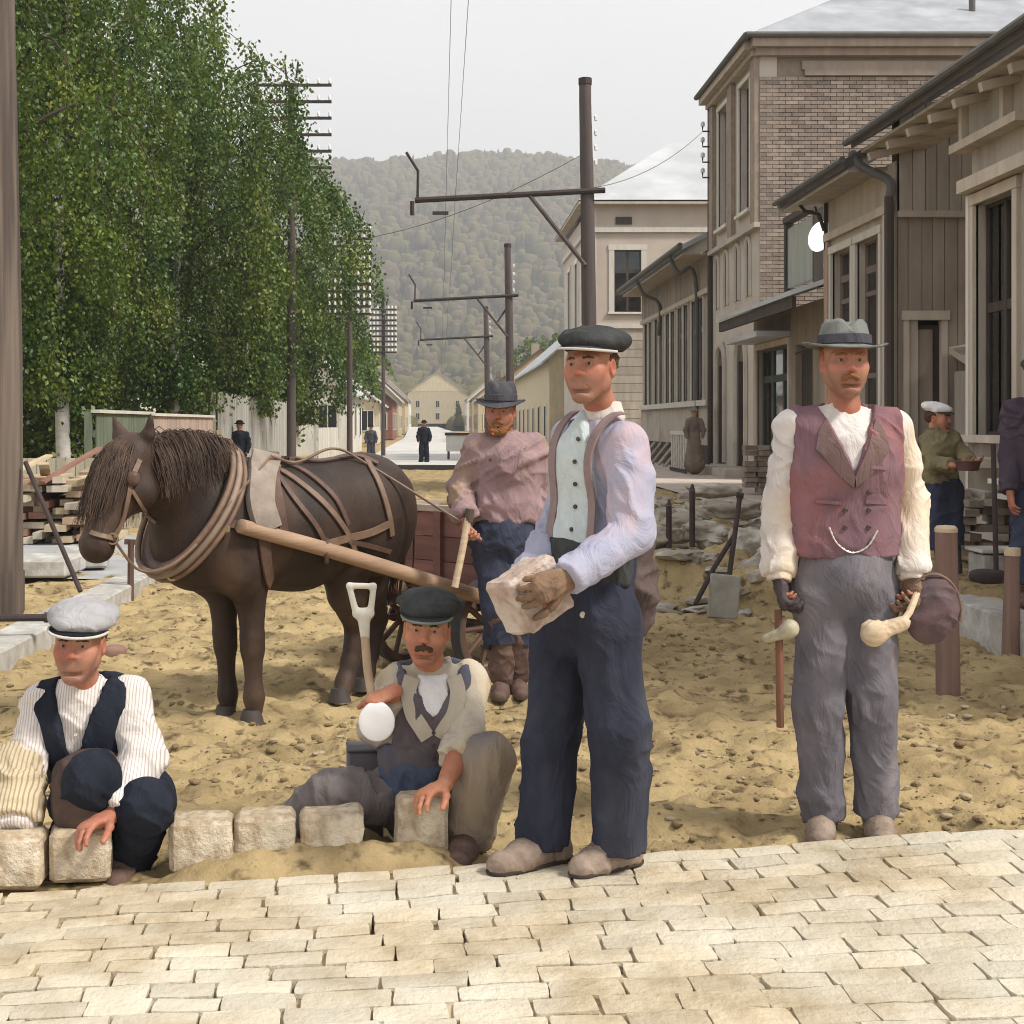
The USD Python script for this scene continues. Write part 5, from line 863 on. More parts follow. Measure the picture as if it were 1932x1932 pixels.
def build_skin(t, J, material, hands, R, jaw=1.0, hs=1.0, hh=0.0034):
    """one continuous mesh: a coarse trunk, a fine head and fine hands taken from the same shape and joined"""
    import manifold3d as mf
    def mani(m):
        return mf.Manifold(mf.Mesh(np.asarray(m[0], np.float32), np.asarray(m[1], np.uint32)))
    O = J['head']; trunk = body_skin(J); H = Body(); neck0 = O + R @ V(0, 0.022, -0.055)*hs
    add_head(H, O, R, jaw, hs); H.cone(neck0, J['neck'], 0.052*hs, 0.056*hs, 0.03); H.cone(J['neck'], J['neck'] + V(0, 0, -0.07), 0.056*hs, 0.05, 0.02)
    pieces = [mani(trunk.mesh(0.014)), mani(H.mesh(hh))]
    for W, D, N, th, kw in hands:
        G = Body(); el = kw.pop('elbow'); G.cone(W, W + unit(el - W)*kw.pop('fore', 0.10), 0.027, kw.pop('fr', 0.036), 0.02); add_hand(G, W, D, N, th, **kw); pieces.append(mani(G.mesh(0.0034)))
    out = pieces[0]
    for q in pieces[1:]: out = out + q
    m = out.to_mesh(); v = np.array(m.vert_properties[:, :3], float); p = part(t, 'body', (v, m.tri_verts), material, sm=True); st, ru = face_tone(v, O, R, hs); hand = np.min([np.linalg.norm(v - h[0], axis=1) for h in hands], axis=0) < .22; ru = np.maximum(ru, hand*.45*meshkit.fbm(v*40, 3, 2))
    for k, a in (('stubble', st), ('ruddy', ru)): UsdGeom.PrimvarsAPI(UsdGeom.Mesh.Get(stage, p)).CreatePrimvar(k, Sdf.ValueTypeNames.FloatArray, 'vertex').Set(Vt.FloatArray.FromNumpy(a.astype(np.float32)))
    return p
def face_bits(t, O, R, hair=HAIR, s=1.0, moustache=0.0, brow=1.0, beard=0.0, side=True, eyes=True, gaze=0.0):
    T = lambda *a: O + R @ (np.array(a, float) * s)
    for q in (-1, 1):
        if eyes:
            e = trimesh.creation.icosphere(2, 0.0115*s); ep = part(t, 'eye', (np.array(e.vertices) + T(q*0.0325, -0.0738, 0.0080), np.array(e.faces)), EYE, sm=True)
            i = trimesh.creation.icosphere(1, 1.0); v = np.array(i.vertices) * [0.0054*s, 0.0026*s, 0.0054*s]
            part(ep, 'iris', (v @ R.T + T(q*0.0325 + gaze, -0.0842, 0.0082), np.array(i.faces)), IRIS, sm=True)
        b = Body(); b.cone(T(q*0.016, -0.0955, 0.0265), T(q*0.034, -0.0895, 0.029), 0.0034*s*brow, 0.0034*s*brow, 0.004); b.cone(T(q*0.034, -0.0895, 0.029), T(q*0.052, -0.074, 0.0225), 0.0034*s*brow, 0.002*s, 0.004)
        part(t, 'eyebrow', folds(b.mesh(0.0022), 0.0012, (200, 200, 200)), hair, sm=True)
    for z, r, w in ((-0.0585, 0.0036, 0.019), (-0.0695, 0.0046, 0.016)):
        l = Body(); l.cone(T(-w, -0.0858, z), T(0, -0.0888, z + 0.0005), r*0.7*s, r*s, 0.004); l.cone(T(w, -0.0858, z), T(0, -0.0888, z + 0.0005), r*0.7*s, r*s, 0.004); part(t, 'lip', l.mesh(0.0022), LIP, sm=True)
    if moustache:
        b = Body()
        for q in (-1, 1):
            b.cone(T(0, -0.0955, -0.047), T(q*0.02, -0.0925, -0.0545), 0.0068*s*moustache, 0.0072*s*moustache, 0.006); b.cone(T(q*0.02, -0.0925, -0.0545), T(q*0.036, -0.079, -0.064), 0.0072*s*moustache, 0.0035*s, 0.006)
        part(t, 'moustache', folds(b.mesh(0.0026), 0.003, (220, 220, 60)), hair, sm=True)
    if beard:
        b = Body()
        for q in (-1, 1): b.cone(T(q*0.058, -0.02, -0.055), T(q*0.03, -0.074, -0.095), 0.016*s, 0.02*s, 0.02)
        b.cone(T(-0.02, -0.08, -0.105), T(0.02, -0.08, -0.105), 0.022*s, 0.022*s, 0.02); part(t, 'beard', folds(b.mesh(0.004), 0.006, (90, 90, 40)), hair, sm=True)
    if side:
        b = Body(); b.ball(T(0, 0.03, 0.03), np.array((0.0805, 0.083, 0.075))*s, R)
        for q in (-1, 1): b.cone(T(q*0.074, -0.004, 0.03), T(q*0.0735, -0.004, 0.012), 0.005*s, 0.002*s, 0.01)
        Z = R[:, 2]; Yb = R[:, 1]; b.post = lambda p, d: np.maximum(np.maximum(d, -((p - O) @ Z + 0.045*s)), -((p - O) @ Yb + 0.032*s - 0.0))
        part(t, 'hair', folds(b.mesh(0.0045), 0.004, (120, 120, 30)), hair, sm=True)
def flat_cap(t, O, R, main, band, trim, s=1.0, lift=0.0, wide=1.0):
    T = lambda *a: O + R @ (np.array(a, float) * s)
    tilt = rotx(0.16); R2 = R @ tilt
    c = Body(); c.ball(T(0, 0.006, 0.088 + lift), np.array((0.098*wide, 0.120, 0.042))*s, R2); c.ball(T(0, 0.03, 0.098 + lift), np.array((0.097*wide, 0.098, 0.036))*s, R2, 0.03); c.ball(T(0, 0.01, 0.065 + lift), np.array((0.083, 0.102, 0.04))*s, R, 0.02)
    Zc = R2[:, 2]; c.post = lambda p, d: np.maximum(d, -((p - T(0, 0, 0.056 + lift)) @ Zc))
    cp = part(t, 'cap', folds(c.mesh(0.0055), 0.006, (14, 14, 14), 5), main, sm=True)
    prof = []                                        # the peak: a crescent that droops forward
    n = 15; up, dn = [], []
    for i in range(n):
        a = math.radians(-82 + 164*i/(n-1)); w = math.cos(a*0.98)**0.6
        inner = (0.080*math.sin(a), -0.092*math.cos(a) + 0.004, 0.066 + lift); out = (0.088*math.sin(a)*wide, -0.094*math.cos(a) - 0.040*w, 0.066 + lift - 0.017*w - 0.006)
        prof.append((inner, out))
    v, f = [], []
    for i, (a, b) in enumerate(prof):
        for q in (a, b):
            v.append(T(*q)); v.append(T(q[0], q[1], q[2] - 0.006))
    for i in range(n - 1):
        b = i*4; c2 = b + 4; f += [[b, b+2, c2+2], [b, c2+2, c2], [b+1, c2+1, c2+3], [b+1, c2+3, b+3], [b+2, b+3, c2+3], [b+2, c2+3, c2+2], [b, c2, c2+1], [b, c2+1, b+1]]
    f += [[0, 1, 3], [0, 3, 2]]; e = (n-1)*4; f += [[e, e+3, e+1], [e, e+2, e+3]]
    part(cp, 'peak', (np.array(v), np.array(f)), band, sm=50)
    if trim is not None: part(cp, 'trim', tube([T(b[0], b[1] - 0.001, b[2] - 0.002) for a, b in prof], 0.0048*s, 6), trim, sm=True)
    return cp
def brim_hat(t, O, R, main, band, s=1.0, brim=0.148, crown=0.105, droop=0.02, dent=0.03, tall=0.0):
    T = lambda *a: O + R @ (np.array(a, float) * s)
    n = 40; a = np.arange(n)*2*np.pi/n; rings = []
    for rr, z in ((0.086, 0.060), (0.088, 0.075), (0.086, 0.105 + tall*0.5), (0.078, 0.140 + tall), (0.064, 0.155 + tall), (0.03, 0.148 + tall), (0.001, 0.142 + tall)):
        x, y = rr*np.sin(a)*0.98, rr*np.cos(a)*1.17; zz = np.full(n, z)
        if z > 0.13 + tall: zz = zz - dent*np.exp(-(x/0.022)**2)*(0.6 + 0.4*np.cos(a)*-1) ; x = x * (1 - 0.16*(y < 0)*np.abs(y)/0.08)
        rings.append(np.stack([x, y + 0.008, zz], 1))
    def skin_of(rs, close):
        m = len(rs); v = np.vstack(rs); f = []
        for i in range(m - 1):
            for j in range(n):
                k = (j+1) % n; f += [[i*n+j, i*n+k, (i+1)*n+k], [i*n+j, (i+1)*n+k, (i+1)*n+j]]
        return v, np.array(f)[:, ::-1]
    v, f = skin_of(rings, True); hat = part(t, 'hat', folds((O + (v*s) @ R.T, f), 0.004, (16, 16, 16), 3), main, sm=True)
    rs = []
    for fr, dz in ((0.0, 0.006), (0.35, 0.002), (0.7, 0.0), (0.97, 0.004), (1.0, 0.002), (0.97, -0.003), (0.7, -0.006), (0.35, -0.004), (0.0, -0.002)):
        r0 = 0.085 + (brim - 0.085)*fr; z = 0.062 + dz - droop*fr*np.abs(np.cos(a))*(np.cos(a) < 0.2)*1.0 + 0.012*fr*fr*np.abs(np.sin(a))**2
        rs.append(np.stack([r0*np.sin(a), r0*np.cos(a)*1.1 + 0.008, z], 1))
    v, f = skin_of(rs, False); part(hat, 'brim', folds((O + (v*s) @ R.T, f[:, ::-1] if False else f), 0.003, (14, 14, 14), 8), main, sm=40)
    if band is not None:
        rb = [np.stack([r0*np.sin(a)*0.98, r0*np.cos(a)*1.17 + 0.008, np.full(n, z)], 1) for r0, z in ((0.0885, 0.066), (0.0945, 0.068), (0.0945, 0.099), (0.0865, 0.102))]
        v, f = skin_of(rb, False); part(hat, 'band', (O + (v*s) @ R.T, f), band, sm=40)
    return hat
def shoe(t, an, toe, mat_, name='shoe', w=1.0, top=0.10, floor=None):
    """ankle joint and toe tip, both about on the sole's level for z"""
    an, toe = np.asarray(an, float), np.asarray(toe, float); z = toe[2] if floor is None else floor
    d = unit(V(toe[0]-an[0], toe[1]-an[1], 0)); L = np.linalg.norm((toe - an)[:2]); h = lambda x, zz: V(an[0], an[1], z) + d*x + V(0, 0, zz)
    b = Body(); b.cone(h(-0.035, 0.036), h(L*0.5, 0.036), 0.036*w, 0.045*w, 0.02); b.cone(h(L*0.5, 0.032), h(L - 0.042, 0.028), 0.045*w, 0.041*w, 0.03); b.cone(h(-0.005, 0.055), h(L*0.55, 0.048), 0.042*w, 0.036*w, 0.03); b.cone(h(-0.012, 0.04), h(-0.008, top), 0.043*w, 0.046*w, 0.02)
    b.post = lambda p, q: np.maximum(q, z + 0.004 - p[..., 2])
    s = part(t, name, folds(b.mesh(0.006), 0.004, (22, 22, 22), 2), mat_, sm=40)
    so = Body(); so.cone(h(-0.033, 0.008), h(L*0.42, 0.008), 0.041*w, 0.042*w, 0.01); so.cone(h(L*0.42, 0.008), h(L - 0.043, 0.008), 0.042*w, 0.045*w, 0.02)
    so.post = lambda p, q: np.maximum(q, np.maximum(p[..., 2] - z - 0.017, z - p[..., 2])); part(s, 'sole', so.mesh(0.006), SOLE, sm=30); return s
def trousers(t, J, m, rt=(0.098, 0.084, 0.082), waist=None, hem=(0.0, 0.0), wr=0.125, flat=1.3, h=0.0085, amp=0.011, seed=1, freq=(10, 10, 4), name='trousers'):
    F, S = frame2(J['face']); b = Body(); up = unit(J['waist'] - J['pelvis'])
    b.cone(J['pelvis'], J['waist'], wr, wr*0.98, 0.04, F, flat); 
    for q in 'lr':
        b.cone(J['hip'+q], J['kn'+q], rt[0], rt[1], 0.035); e = unit(J['an'+q] - J['kn'+q]); b.cone(J['kn'+q], J['an'+q] + e*0.02, rt[1], rt[2], 0.02); b.cone(J['pelvis'], J['hip'+q], wr*0.85, rt[0], 0.05)
    def post(p, d):
        if waist is not None: d = np.where(np.linalg.norm(p - waist, axis=-1) < wr + 0.07, np.maximum(d, (p - waist) @ up), d)
        for q, hm in zip('lr', hem):
            e = unit(J['an'+q] - J['kn'+q]); near = np.linalg.norm(p - J['an'+q], axis=-1) < 0.2
            d = np.where(near, np.maximum(d, (p - J['an'+q]) @ e - hm), d)
        return d
    b.post = post; return part(t, name, folds(b.mesh(h), amp, freq, seed), m, sm=True)
def torso(b, J, rw, rd, o=0.0, F=None):
    F, S = frame2(J['face']); fl = rw / rd
    b.cone(J['pelvis'], J['waist'], rw*0.98 + o, rw*0.95 + o, 0.05, F, fl); b.cone(J['waist'], J['chest'], rw*0.95 + o, rw*1.04 + o, 0.05, F, fl)
    mid = (J['shl'] + J['shr'])/2; b.cone(J['shl']*0.92 + mid*0.08, J['shr']*0.92 + mid*0.08, 0.058 + o, 0.058 + o, 0.075); b.cone(J['chest'], J['neck'] - V(0, 0, 0.035), rw*0.9 + o, 0.062 + o, 0.06, F, fl)
    b.ball(J['chest'] + F*rd*0.35 + V(0, 0, 0.02), np.array([rw*0.85, rd*0.8, 0.12]) + o, np.stack([S, -F, V(0, 0, 1)], 1), 0.05)
def shirt(t, J, m, rw=0.165, rd=0.115, arms=(0.066, 0.058, 0.050), cuff=None, o=0.0, h=0.0085, amp=0.011, seed=2, bottom=None, name='shirt', puff=0.0, collar=True, which='lr', afreq=(9, 9, 9)):
    b = Body(); torso(b, J, rw, rd, o); cuff = cuff or {}
    if bottom is not None: b.clip(bottom[0], -np.asarray(bottom[1], float))
    for q in which:
        r = arms[q] if isinstance(arms, dict) else arms
        b.cone(J['sh'+q], J['el'+q], r[0], r[1], 0.04); e = unit(J['wr'+q] - J['el'+q]); end = J['el'+q] + (J['wr'+q] - J['el'+q]) * cuff.get(q, 0.97)
        b.cone(J['el'+q], end, r[1] + puff*0.4, r[2] + puff, 0.03)
        if puff: b.cone(end, end + e*0.02, r[2] + puff, r[2]*0.8, 0.02)
    if collar: b.cone(J['neck'] - V(0, 0, 0.03), J['neck'] + V(0, 0, 0.018), 0.068, 0.064, 0.03)
    def post(p, d):
        if collar: d = np.maximum(d, -np.maximum(np.linalg.norm((p - J['neck'])[..., :2], axis=-1) - 0.056, -(p[..., 2] - J['neck'][2] - 0.0)))
        for q in which:
            e = unit(J['wr'+q] - J['el'+q]); end = J['el'+q] + (J['wr'+q] - J['el'+q]) * cuff.get(q, 0.97)
            d = np.where(np.linalg.norm(p - end, axis=-1) < 0.13, np.maximum(d, (p - end) @ e - (0.02 if puff else 0)), d)
        return d
    b.post = post; return part(t, name, folds(b.mesh(h), amp, afreq, seed), m, sm=True)
def vest(t, J, m, rw=0.165, rd=0.115, o=0.013, vdep=0.2, vw=0.5, bottom=None, hole=0.085, h=0.008, amp=0.0055, seed=4, name='waistcoat', back=0.0):
    F, S = frame2(J['face']); b = Body(); torso(b, J, rw, rd, o)
    tip = J['neck'] - V(0, 0, vdep)
    def post(p, d):
        a = np.abs((p - tip) @ S); z = p[..., 2] - tip[2]; f = (p - J['neck']) @ F
        d = np.maximum(d, -np.maximum((a - z*vw) * 0.9, -(f + 0.02)))
        d = np.maximum(d, -(np.linalg.norm((p - J['neck'])[..., :2], axis=-1) - 0.068) - 10*np.maximum(J['neck'][2] - 0.06 - p[..., 2], 0))
        for q in 'lr':
            out = unit(J['sh'+q] - (J['shl'] + J['shr'])/2); c = J['sh'+q] + out*0.012 + V(0, 0, -0.05)
            x = p - c; lat = x @ out; d = np.maximum(d, np.minimum(lat + 0.012 - 0.02*smooth(0.0, 0.2, -x[..., 2]), 0.05) - 10*np.maximum(-x[..., 2] - 0.16, 0))
        if bottom is not None: d = np.maximum(d, bottom[0](p) if callable(bottom[0]) else -((p - bottom[0]) @ bottom[1]))
        return d
    b.post = post; return part(t, name, folds(b.mesh(h), amp, (8, 8, 12), seed), m, sm=True)
def button(t, c, n, m, r=0.008, name='button'):
    z = unit(n); x = unit(np.cross(z, V(0, 0, 1))); R = np.stack([x, np.cross(z, x), z], 1); part(t, name, place(lathe([(0, -0.002), (r, -0.002), (r, 0.003), (r*0.7, 0.0045), (0, 0.003)], 8), c, R), m)
def on_surface(fn, c, d, start=0.4):
    """walk from c + d*start back along d until the shape's surface"""
    p = c + unit(d) * start
    for _ in range(40): p = p - unit(d) * max(float(fn(p[None])[0]), 0.0) * 0.7
    return p
# ------------------------------------------------------------------ cloths
SOLE = mat('sole', (0.05, 0.038, 0.028), rough=0.9)
SHOE = mat('dusty_leather', (0.30, 0.235, 0.185), (0.17, 0.12, 0.095), scale=14, rough=0.75, bump=0.5, bscale=40)
BOOT = mat('brown_boot', (0.15, 0.095, 0.075), (0.09, 0.055, 0.045), scale=12, rough=0.7, bump=0.4, bscale=40)
def cloth(name, c, c2=None, sc=5.0, **k): return mat(name, c, c2, scale=sc, rough=0.95, bump=k.pop('bump', 0.55), bscale=k.pop('bscale', 8), bdist=0.04, spec=0.1, ridged=True, stretch=k.pop('stretch', (1, 1, 0.55)), **k)
NAVY = cloth('navy_twill', (0.040, 0.044, 0.066), (0.024, 0.026, 0.040), 7, spots=((0.066, 0.066, 0.078), 3.0, 0.5, 0.75))
GREYTR = cloth('grey_wool', (0.175, 0.160, 0.180), (0.105, 0.098, 0.115), 6, spots=((0.24, 0.21, 0.2), 3.2, 0.5, 0.75))
BLUESH = cloth('blue_shirt_cloth', (0.38, 0.37, 0.46), (0.28, 0.29, 0.38), 4, spots=((0.47, 0.33, 0.34), 2.6, 0.47, 0.62))
TEAL = cloth('pale_shirt_front', (0.52, 0.56, 0.56), (0.40, 0.46, 0.47), 5)
COLLAR = cloth('collar_cloth', (0.60, 0.55, 0.50), (0.50, 0.45, 0.42), 6)
WHITE = cloth('white_cotton', (0.74, 0.72, 0.72), (0.62, 0.60, 0.61), 6)
STRIPE = cloth('striped_cotton', (0.70, 0.66, 0.62), (0.58, 0.53, 0.50), 6, extra=stripes((0.42, 0.37, 0.36), 30, 'x', .6, .85))
NAVYV = cloth('black_waistcoat_cloth', (0.022, 0.026, 0.038), (0.012, 0.014, 0.022), 7)
MAROON = cloth('maroon_waistcoat_cloth', (0.23, 0.135, 0.155), (0.145, 0.085, 0.105), 4.5, spots=((0.30, 0.12, 0.11), 3.0, 0.52, 0.7))
LAPEL = cloth('lapel_cloth', (0.17, 0.115, 0.105), (0.125, 0.08, 0.08), 6)
CREAM = cloth('cream_shirt_cloth', (0.66, 0.62, 0.58), (0.54, 0.50, 0.49), 3.5, spots=((0.62, 0.47, 0.30), 1.6, 0.48, 0.62))
MAUVE = cloth('mauve_jersey', (0.34, 0.235, 0.24), (0.24, 0.16, 0.17), 4, spots=((0.33, 0.235, 0.16), 2.5, 0.5, 0.7))
DARKTR = cloth('dark_blue_trousers', (0.055, 0.062, 0.10), (0.035, 0.04, 0.06), 6)
OCHRE = cloth('faded_work_shirt', (0.52, 0.47, 0.40), (0.40, 0.35, 0.28), 4, spots=((0.50, 0.36, 0.18), 2.2, 0.5, 0.7))
VESTGR = cloth('worn_grey_waistcoat', (0.16, 0.135, 0.145), (0.10, 0.085, 0.095), 5, spots=((0.08, 0.095, 0.15), 3.0, 0.45, 0.65))
BROWNTR = cloth('brown_corduroy', (0.225, 0.195, 0.185), (0.145, 0.125, 0.125), 5, spots=((0.31, 0.235, 0.14), 1.6, 0.53, 0.7))
OLIVE = cloth('olive_wool', (0.25, 0.21, 0.12), (0.15, 0.125, 0.075), 6)
CAPGREY = cloth('grey_cap_cloth', (0.36, 0.35, 0.36), (0.27, 0.265, 0.27), 9); CAPDARK = cloth('dark_cap_cloth', (0.060, 0.062, 0.060), (0.035, 0.036, 0.038), 8)
CAPBLACK = cloth('black_band', (0.016, 0.016, 0.02)); PIPING = cloth('pale_piping', (0.55, 0.52, 0.48)); FELT = cloth('grey_felt', (0.20, 0.205, 0.19), (0.13, 0.135, 0.125), 7); FELTD = cloth('dark_felt', (0.085, 0.085, 0.095), (0.05, 0.05, 0.06), 7)
GLOVE = mat('worn_leather_glove', (0.235, 0.145, 0.085), (0.13, 0.08, 0.055), scale=18, rough=0.8, bump=0.5, bscale=60)
GLOVED = mat('dark_leather_glove', (0.085, 0.065, 0.07), (0.05, 0.04, 0.045), scale=18, rough=0.8, bump=0.5, bscale=60)
BTN = mat('horn_button', (0.06, 0.045, 0.035), rough=0.4); BTNL = mat('bone_button', (0.55, 0.5, 0.42), rough=0.4)
LEATHER = mat('brown_leather', (0.17, 0.10, 0.075), (0.10, 0.06, 0.045), scale=10, rough=0.6, bump=0.4, bscale=40)

BRACE = cloth('faded_brace_webbing', (0.27, 0.20, 0.195), (0.20, 0.145, 0.14))
def J_of(y0, **k): return {n: (P(*q) if len(q) == 3 else np.array(q)) for n, q in k.items()}
def glove_mesh(t, W, D, N, th, m, elbow, fr=0.04, name='glove', **kw):
    G = Body(); G.cone(W, W + unit(elbow - W)*0.025, 0.034, 0.036, 0.02); add_hand(G, W, D, N, th, **kw); return part(t, name, folds(G.mesh(0.0042), 0.003, (40, 40, 40)), m, sm=True)

# ---- the man in the middle, turned to the left, a cut stone in his gloved hands
J = dict(head=P(1114, 694, 4.50), neck=P(1138, 782, 4.57), chest=P(1135, 880, 4.60), waist=P(1122, 1035, 4.58), pelvis=P(1110, 1150, 4.57),
         shl=P(1184, 836, 4.46), shr=P(1084, 832, 4.72), ell=P(1192, 1010, 4.36), wrl=P(1070, 1092, 4.20), elr=P(1062, 985, 4.76), wrr=P(985, 1108, 4.50),
         hipl=P(1146, 1180, 4.49), hipr=P(1070, 1185, 4.66), knl=P(1166, 1390, 4.44), knr=P(1040, 1390, 4.62), anl=P(1172, 1585, 4.52), anr=P(1026, 1583, 4.60), face=V(-0.80, -0.62))
J['shl'] = P(1182, 838, 4.46)
t = thing('person', 'standing man in dark flat cap and blue shirt, holding a cut stone', 'person', (0.40, 4.52, 0))
R = head_frame(V(-0.50, -0.86, 0.03), V(-0.04, 0, 1))
D1 = unit(P(1000, 1118, 4.12) - J['wrl']); N1 = unit(V(-0.25, 0.92, -0.1))
build_skin(t, J, SKIN_RED, [(J['wrl'], D1, N1, 1, dict(elbow=J['ell'], curl=(0.5, 0.55, 0.6, 0.65), s=.8)), (J['wrr'], unit(V(-0.35, -0.75, -0.3)), unit(V(0.4, -0.2, 0.75)), -1, dict(elbow=J['elr'], curl=(0.5, 0.5, 0.55, 0.6), s=.8))], R, jaw=0.96, hs=0.97)
face_bits(t, J['head'], R, HAIR, 0.97)
flat_cap(t, J['head'], R @ rotx(-0.08) @ roty(0.10), CAPDARK, CAPDARK, PIPING, 1.02, wide=1.12)
glove_mesh(t, J['wrl'], D1, N1, 1, GLOVE, J['ell'], curl=(0.5, 0.55, 0.6, 0.65), s=1.12)
glove_mesh(t, J['wrr'], unit(V(-0.35, -0.75, -0.3)), unit(V(0.4, -0.2, 0.75)), -1, GLOVE, J['elr'], curl=(0.5, 0.5, 0.55, 0.6), s=1.12)
sh = shirt(t, J, BLUESH, 0.146, 0.108, (0.068, 0.062, 0.056), cuff={'l': 1.0, 'r': 1.0}, seed=12, amp=0.010, afreq=(10, 10, 7), bottom=(J['waist'] - V(0, 0, .01), V(0, 0, 1)), h=.0075, collar=False)
F, S = frame2(J['face'])
tb = Body(); torso(tb, J, 0.146, 0.108, 0.026)
pan = Body(); pan.p = list(tb.p); pan.post = lambda p, d: np.maximum(np.maximum(d, np.abs((p - J['chest']) @ S - 0.00) - 0.082 + 0.10*np.maximum(p[..., 2] - J['chest'][2] - 0.06, 0)*6), np.maximum(J['waist'][2] - 0.05 - p[..., 2], -np.minimum((p - J['chest']) @ F - 0.01, 0.5)))
part(t, 'shirt_front', folds(pan.mesh(0.008), 0.004, (12, 12, 5), 3), TEAL, sm=True)
for k in range(5):
    c = J['neck'] + (J['waist'] - J['neck'])*(0.18 + 0.165*k) + S*0.02; q = on_surface(lambda x: tb(x), c, F); button(t, q + F*0.006, F, BTN, 0.0075)
cl = Body(); cl.cone(J['neck'] - V(0, 0, 0.012), J['neck'] + V(-0.005, 0, 0.03), 0.074, 0.066, 0.02)
cl.post = lambda p, d: np.maximum(np.abs(d + 0.007) - 0.006, np.abs(p[..., 2] - J['neck'][2] - 0.012) - 0.032)
part(t, 'collar', cl.mesh(0.006), COLLAR, sm=40)
for sd in (-1, 1):
    for q, dz in ((0.30, 0),):
        a = on_surface(lambda x: tb(x), J['neck'] + S*0.09*sd - V(0, 0, 0.05), unit(V(0, 0, 1) + S*0.2*sd)); m_ = on_surface(lambda x: tb(x), J['chest'] + S*0.085*sd, F); w_ = on_surface(lambda x: tb(x), J['waist'] + S*0.10*sd, F)
        cc = curve([a, (a + m_)/2 + F*0.05 + V(0, 0, 0.035), m_, (m_ + w_)/2 + F*0.012, w_], 20); cc = np.array([on_surface(lambda x: tb(x), q - F*0.12 - V(0, 0, 0.05), unit(F*0.8 + V(0, 0, 0.35)), 0.35) for q in cc])
        part(t, 'brace', strap(cc + F*0.008, np.tile(unit(F + V(0, 0, 0.3)), (20, 1)), 0.032), BRACE, sm=40)
trousers(t, J, NAVY, (0.104, 0.092, 0.088), wr=0.142, flat=1.15, hem=(0.02, 0.02), seed=21, amp=0.0085, waist=J['waist'] + V(0, 0, 0.02))
# the dark jacket tied about his waist
jk = Body(); jk.cone(P(1118, 1040, 4.58) + F*0.01, P(1112, 1110, 4.58), 0.150, 0.152, 0.03, F, 1.15); jk.post = lambda p, d: np.maximum(np.maximum(d, np.abs((p - P(1116, 1056, 4.58)) @ unit(V(0.12, 0, 1))) - 0.062), -0.01*0 + (p - J['waist']) @ -F - 0.06)
part(t, 'waistband', folds(jk.mesh(0.008), 0.010, (10, 10, 20), 6), CAPDARK, sm=True)
tail = Body(); tail.cone(P(1196, 1050, 4.62), P(1198, 1165, 4.66), 0.062, 0.070, 0.03, S, 1.8); part(t, 'jacket_tail', folds(tail.mesh(0.009), 0.014, (9, 9, 4), 16), cloth('brown_jacket_cloth', (0.115, 0.085, 0.080), (0.07, 0.052, 0.05)), sm=True)
button(t, P(1100, 1160, 4.415), V(-0.2, -1, 0), BTNL, 0.011)
shoe(t, P(1178, 1618, 4.56)*V(1, 1, 0), P(1078, 1655, 4.43)*V(1, 1, 0), SHOE); shoe(t, P(1045, 1622, 4.60)*V(1, 1, 0), P(922, 1655, 4.45)*V(1, 1, 0), SHOE)
q = rotz(0.55) @ roty(-0.52); q = rotx(-0.15) @ q
st = thing('cut_stone', 'rough cut paving stone held in front of the standing man', 'stone', P(1000, 1122, 4.26))
m = trimesh.Trimesh(*bevel_box((0.205, 0.15, 0.185), 0.014)).subdivide().subdivide().subdivide(); v = np.array(m.vertices); v = v + 0.010*(meshkit.fbm(v*22, 3, 2)[:, None] - 0.5)*normals(v, np.array(m.faces))*2
part(st, 'block', (v @ q.T * .97 + P(1000, 1122, 4.29)*1.0, np.array(m.faces)), mat('pinkish_granite', (0.56, 0.43, 0.36), (0.36, 0.265, 0.215), scale=22, rough=.92, bump=.9, bscale=45, bdist=.02, spots=((.60, .52, .46), 7.0, .48, .62)), sm=50)

# ---- the man with the felt hat on the right
y = 5.06
J = dict(head=P(1594, 686, y - .03), neck=P(1592, 772, y), chest=P(1592, 880, y), waist=P(1590, 1000, y), pelvis=P(1592, 1090, y), shl=P(1692, 806, y), shr=P(1492, 806, y),
         ell=P(1722, 945, y + .05), elr=P(1474, 945, y + .05), wrl=P(1722, 1082, y - .06), wrr=P(1470, 1082, y - .04), hipl=P(1634, 1125, y), hipr=P(1550, 1125, y), knl=P(1648, 1330, y - .03), knr=P(1545, 1330, y - .03),
         anl=P(1654, 1530, y + .02), anr=P(1552, 1535, y + .02), face=V(-0.03, -1.0))
t = thing('person', 'man in grey felt hat and maroon waistcoat standing behind the paving edge', 'person', (1.50, y, -0.05))
R = head_frame(V(-0.06, -1, 0.02), V(0.01, 0, 1))
DL, NL = unit(V(-0.16, -0.25, -0.95)), unit(V(-0.85, -0.35, -0.1)); DR, NR = unit(V(0.10, -0.2, -1)), unit(V(0.95, -0.2, 0))
build_skin(t, J, SKIN_RED, [(J['wrl'], DL, NL, 1, dict(elbow=J['ell'], curl=(0.75, 0.8, 0.85, 0.9), s=.8)), (J['wrr'], DR, NR, -1, dict(elbow=J['elr'], curl=(0.75, 0.8, 0.85, 0.9), s=.8))], R, jaw=1.08, hs=1.03)
face_bits(t, J['head'], R, HAIR_RED, 1.03, moustache=1.1)
brim_hat(t, J['head'], R, FELT, FELTD, 1.03, brim=0.150, dent=0.03, droop=0.016)
glove_mesh(t, J['wrl'], DL, NL, 1, GLOVE, J['ell'], curl=(0.75, 0.8, 0.85, 0.9), s=1.15); glove_mesh(t, J['wrr'], DR, NR, -1, GLOVED, J['elr'], curl=(0.75, 0.8, 0.85, 0.9), s=1.12)
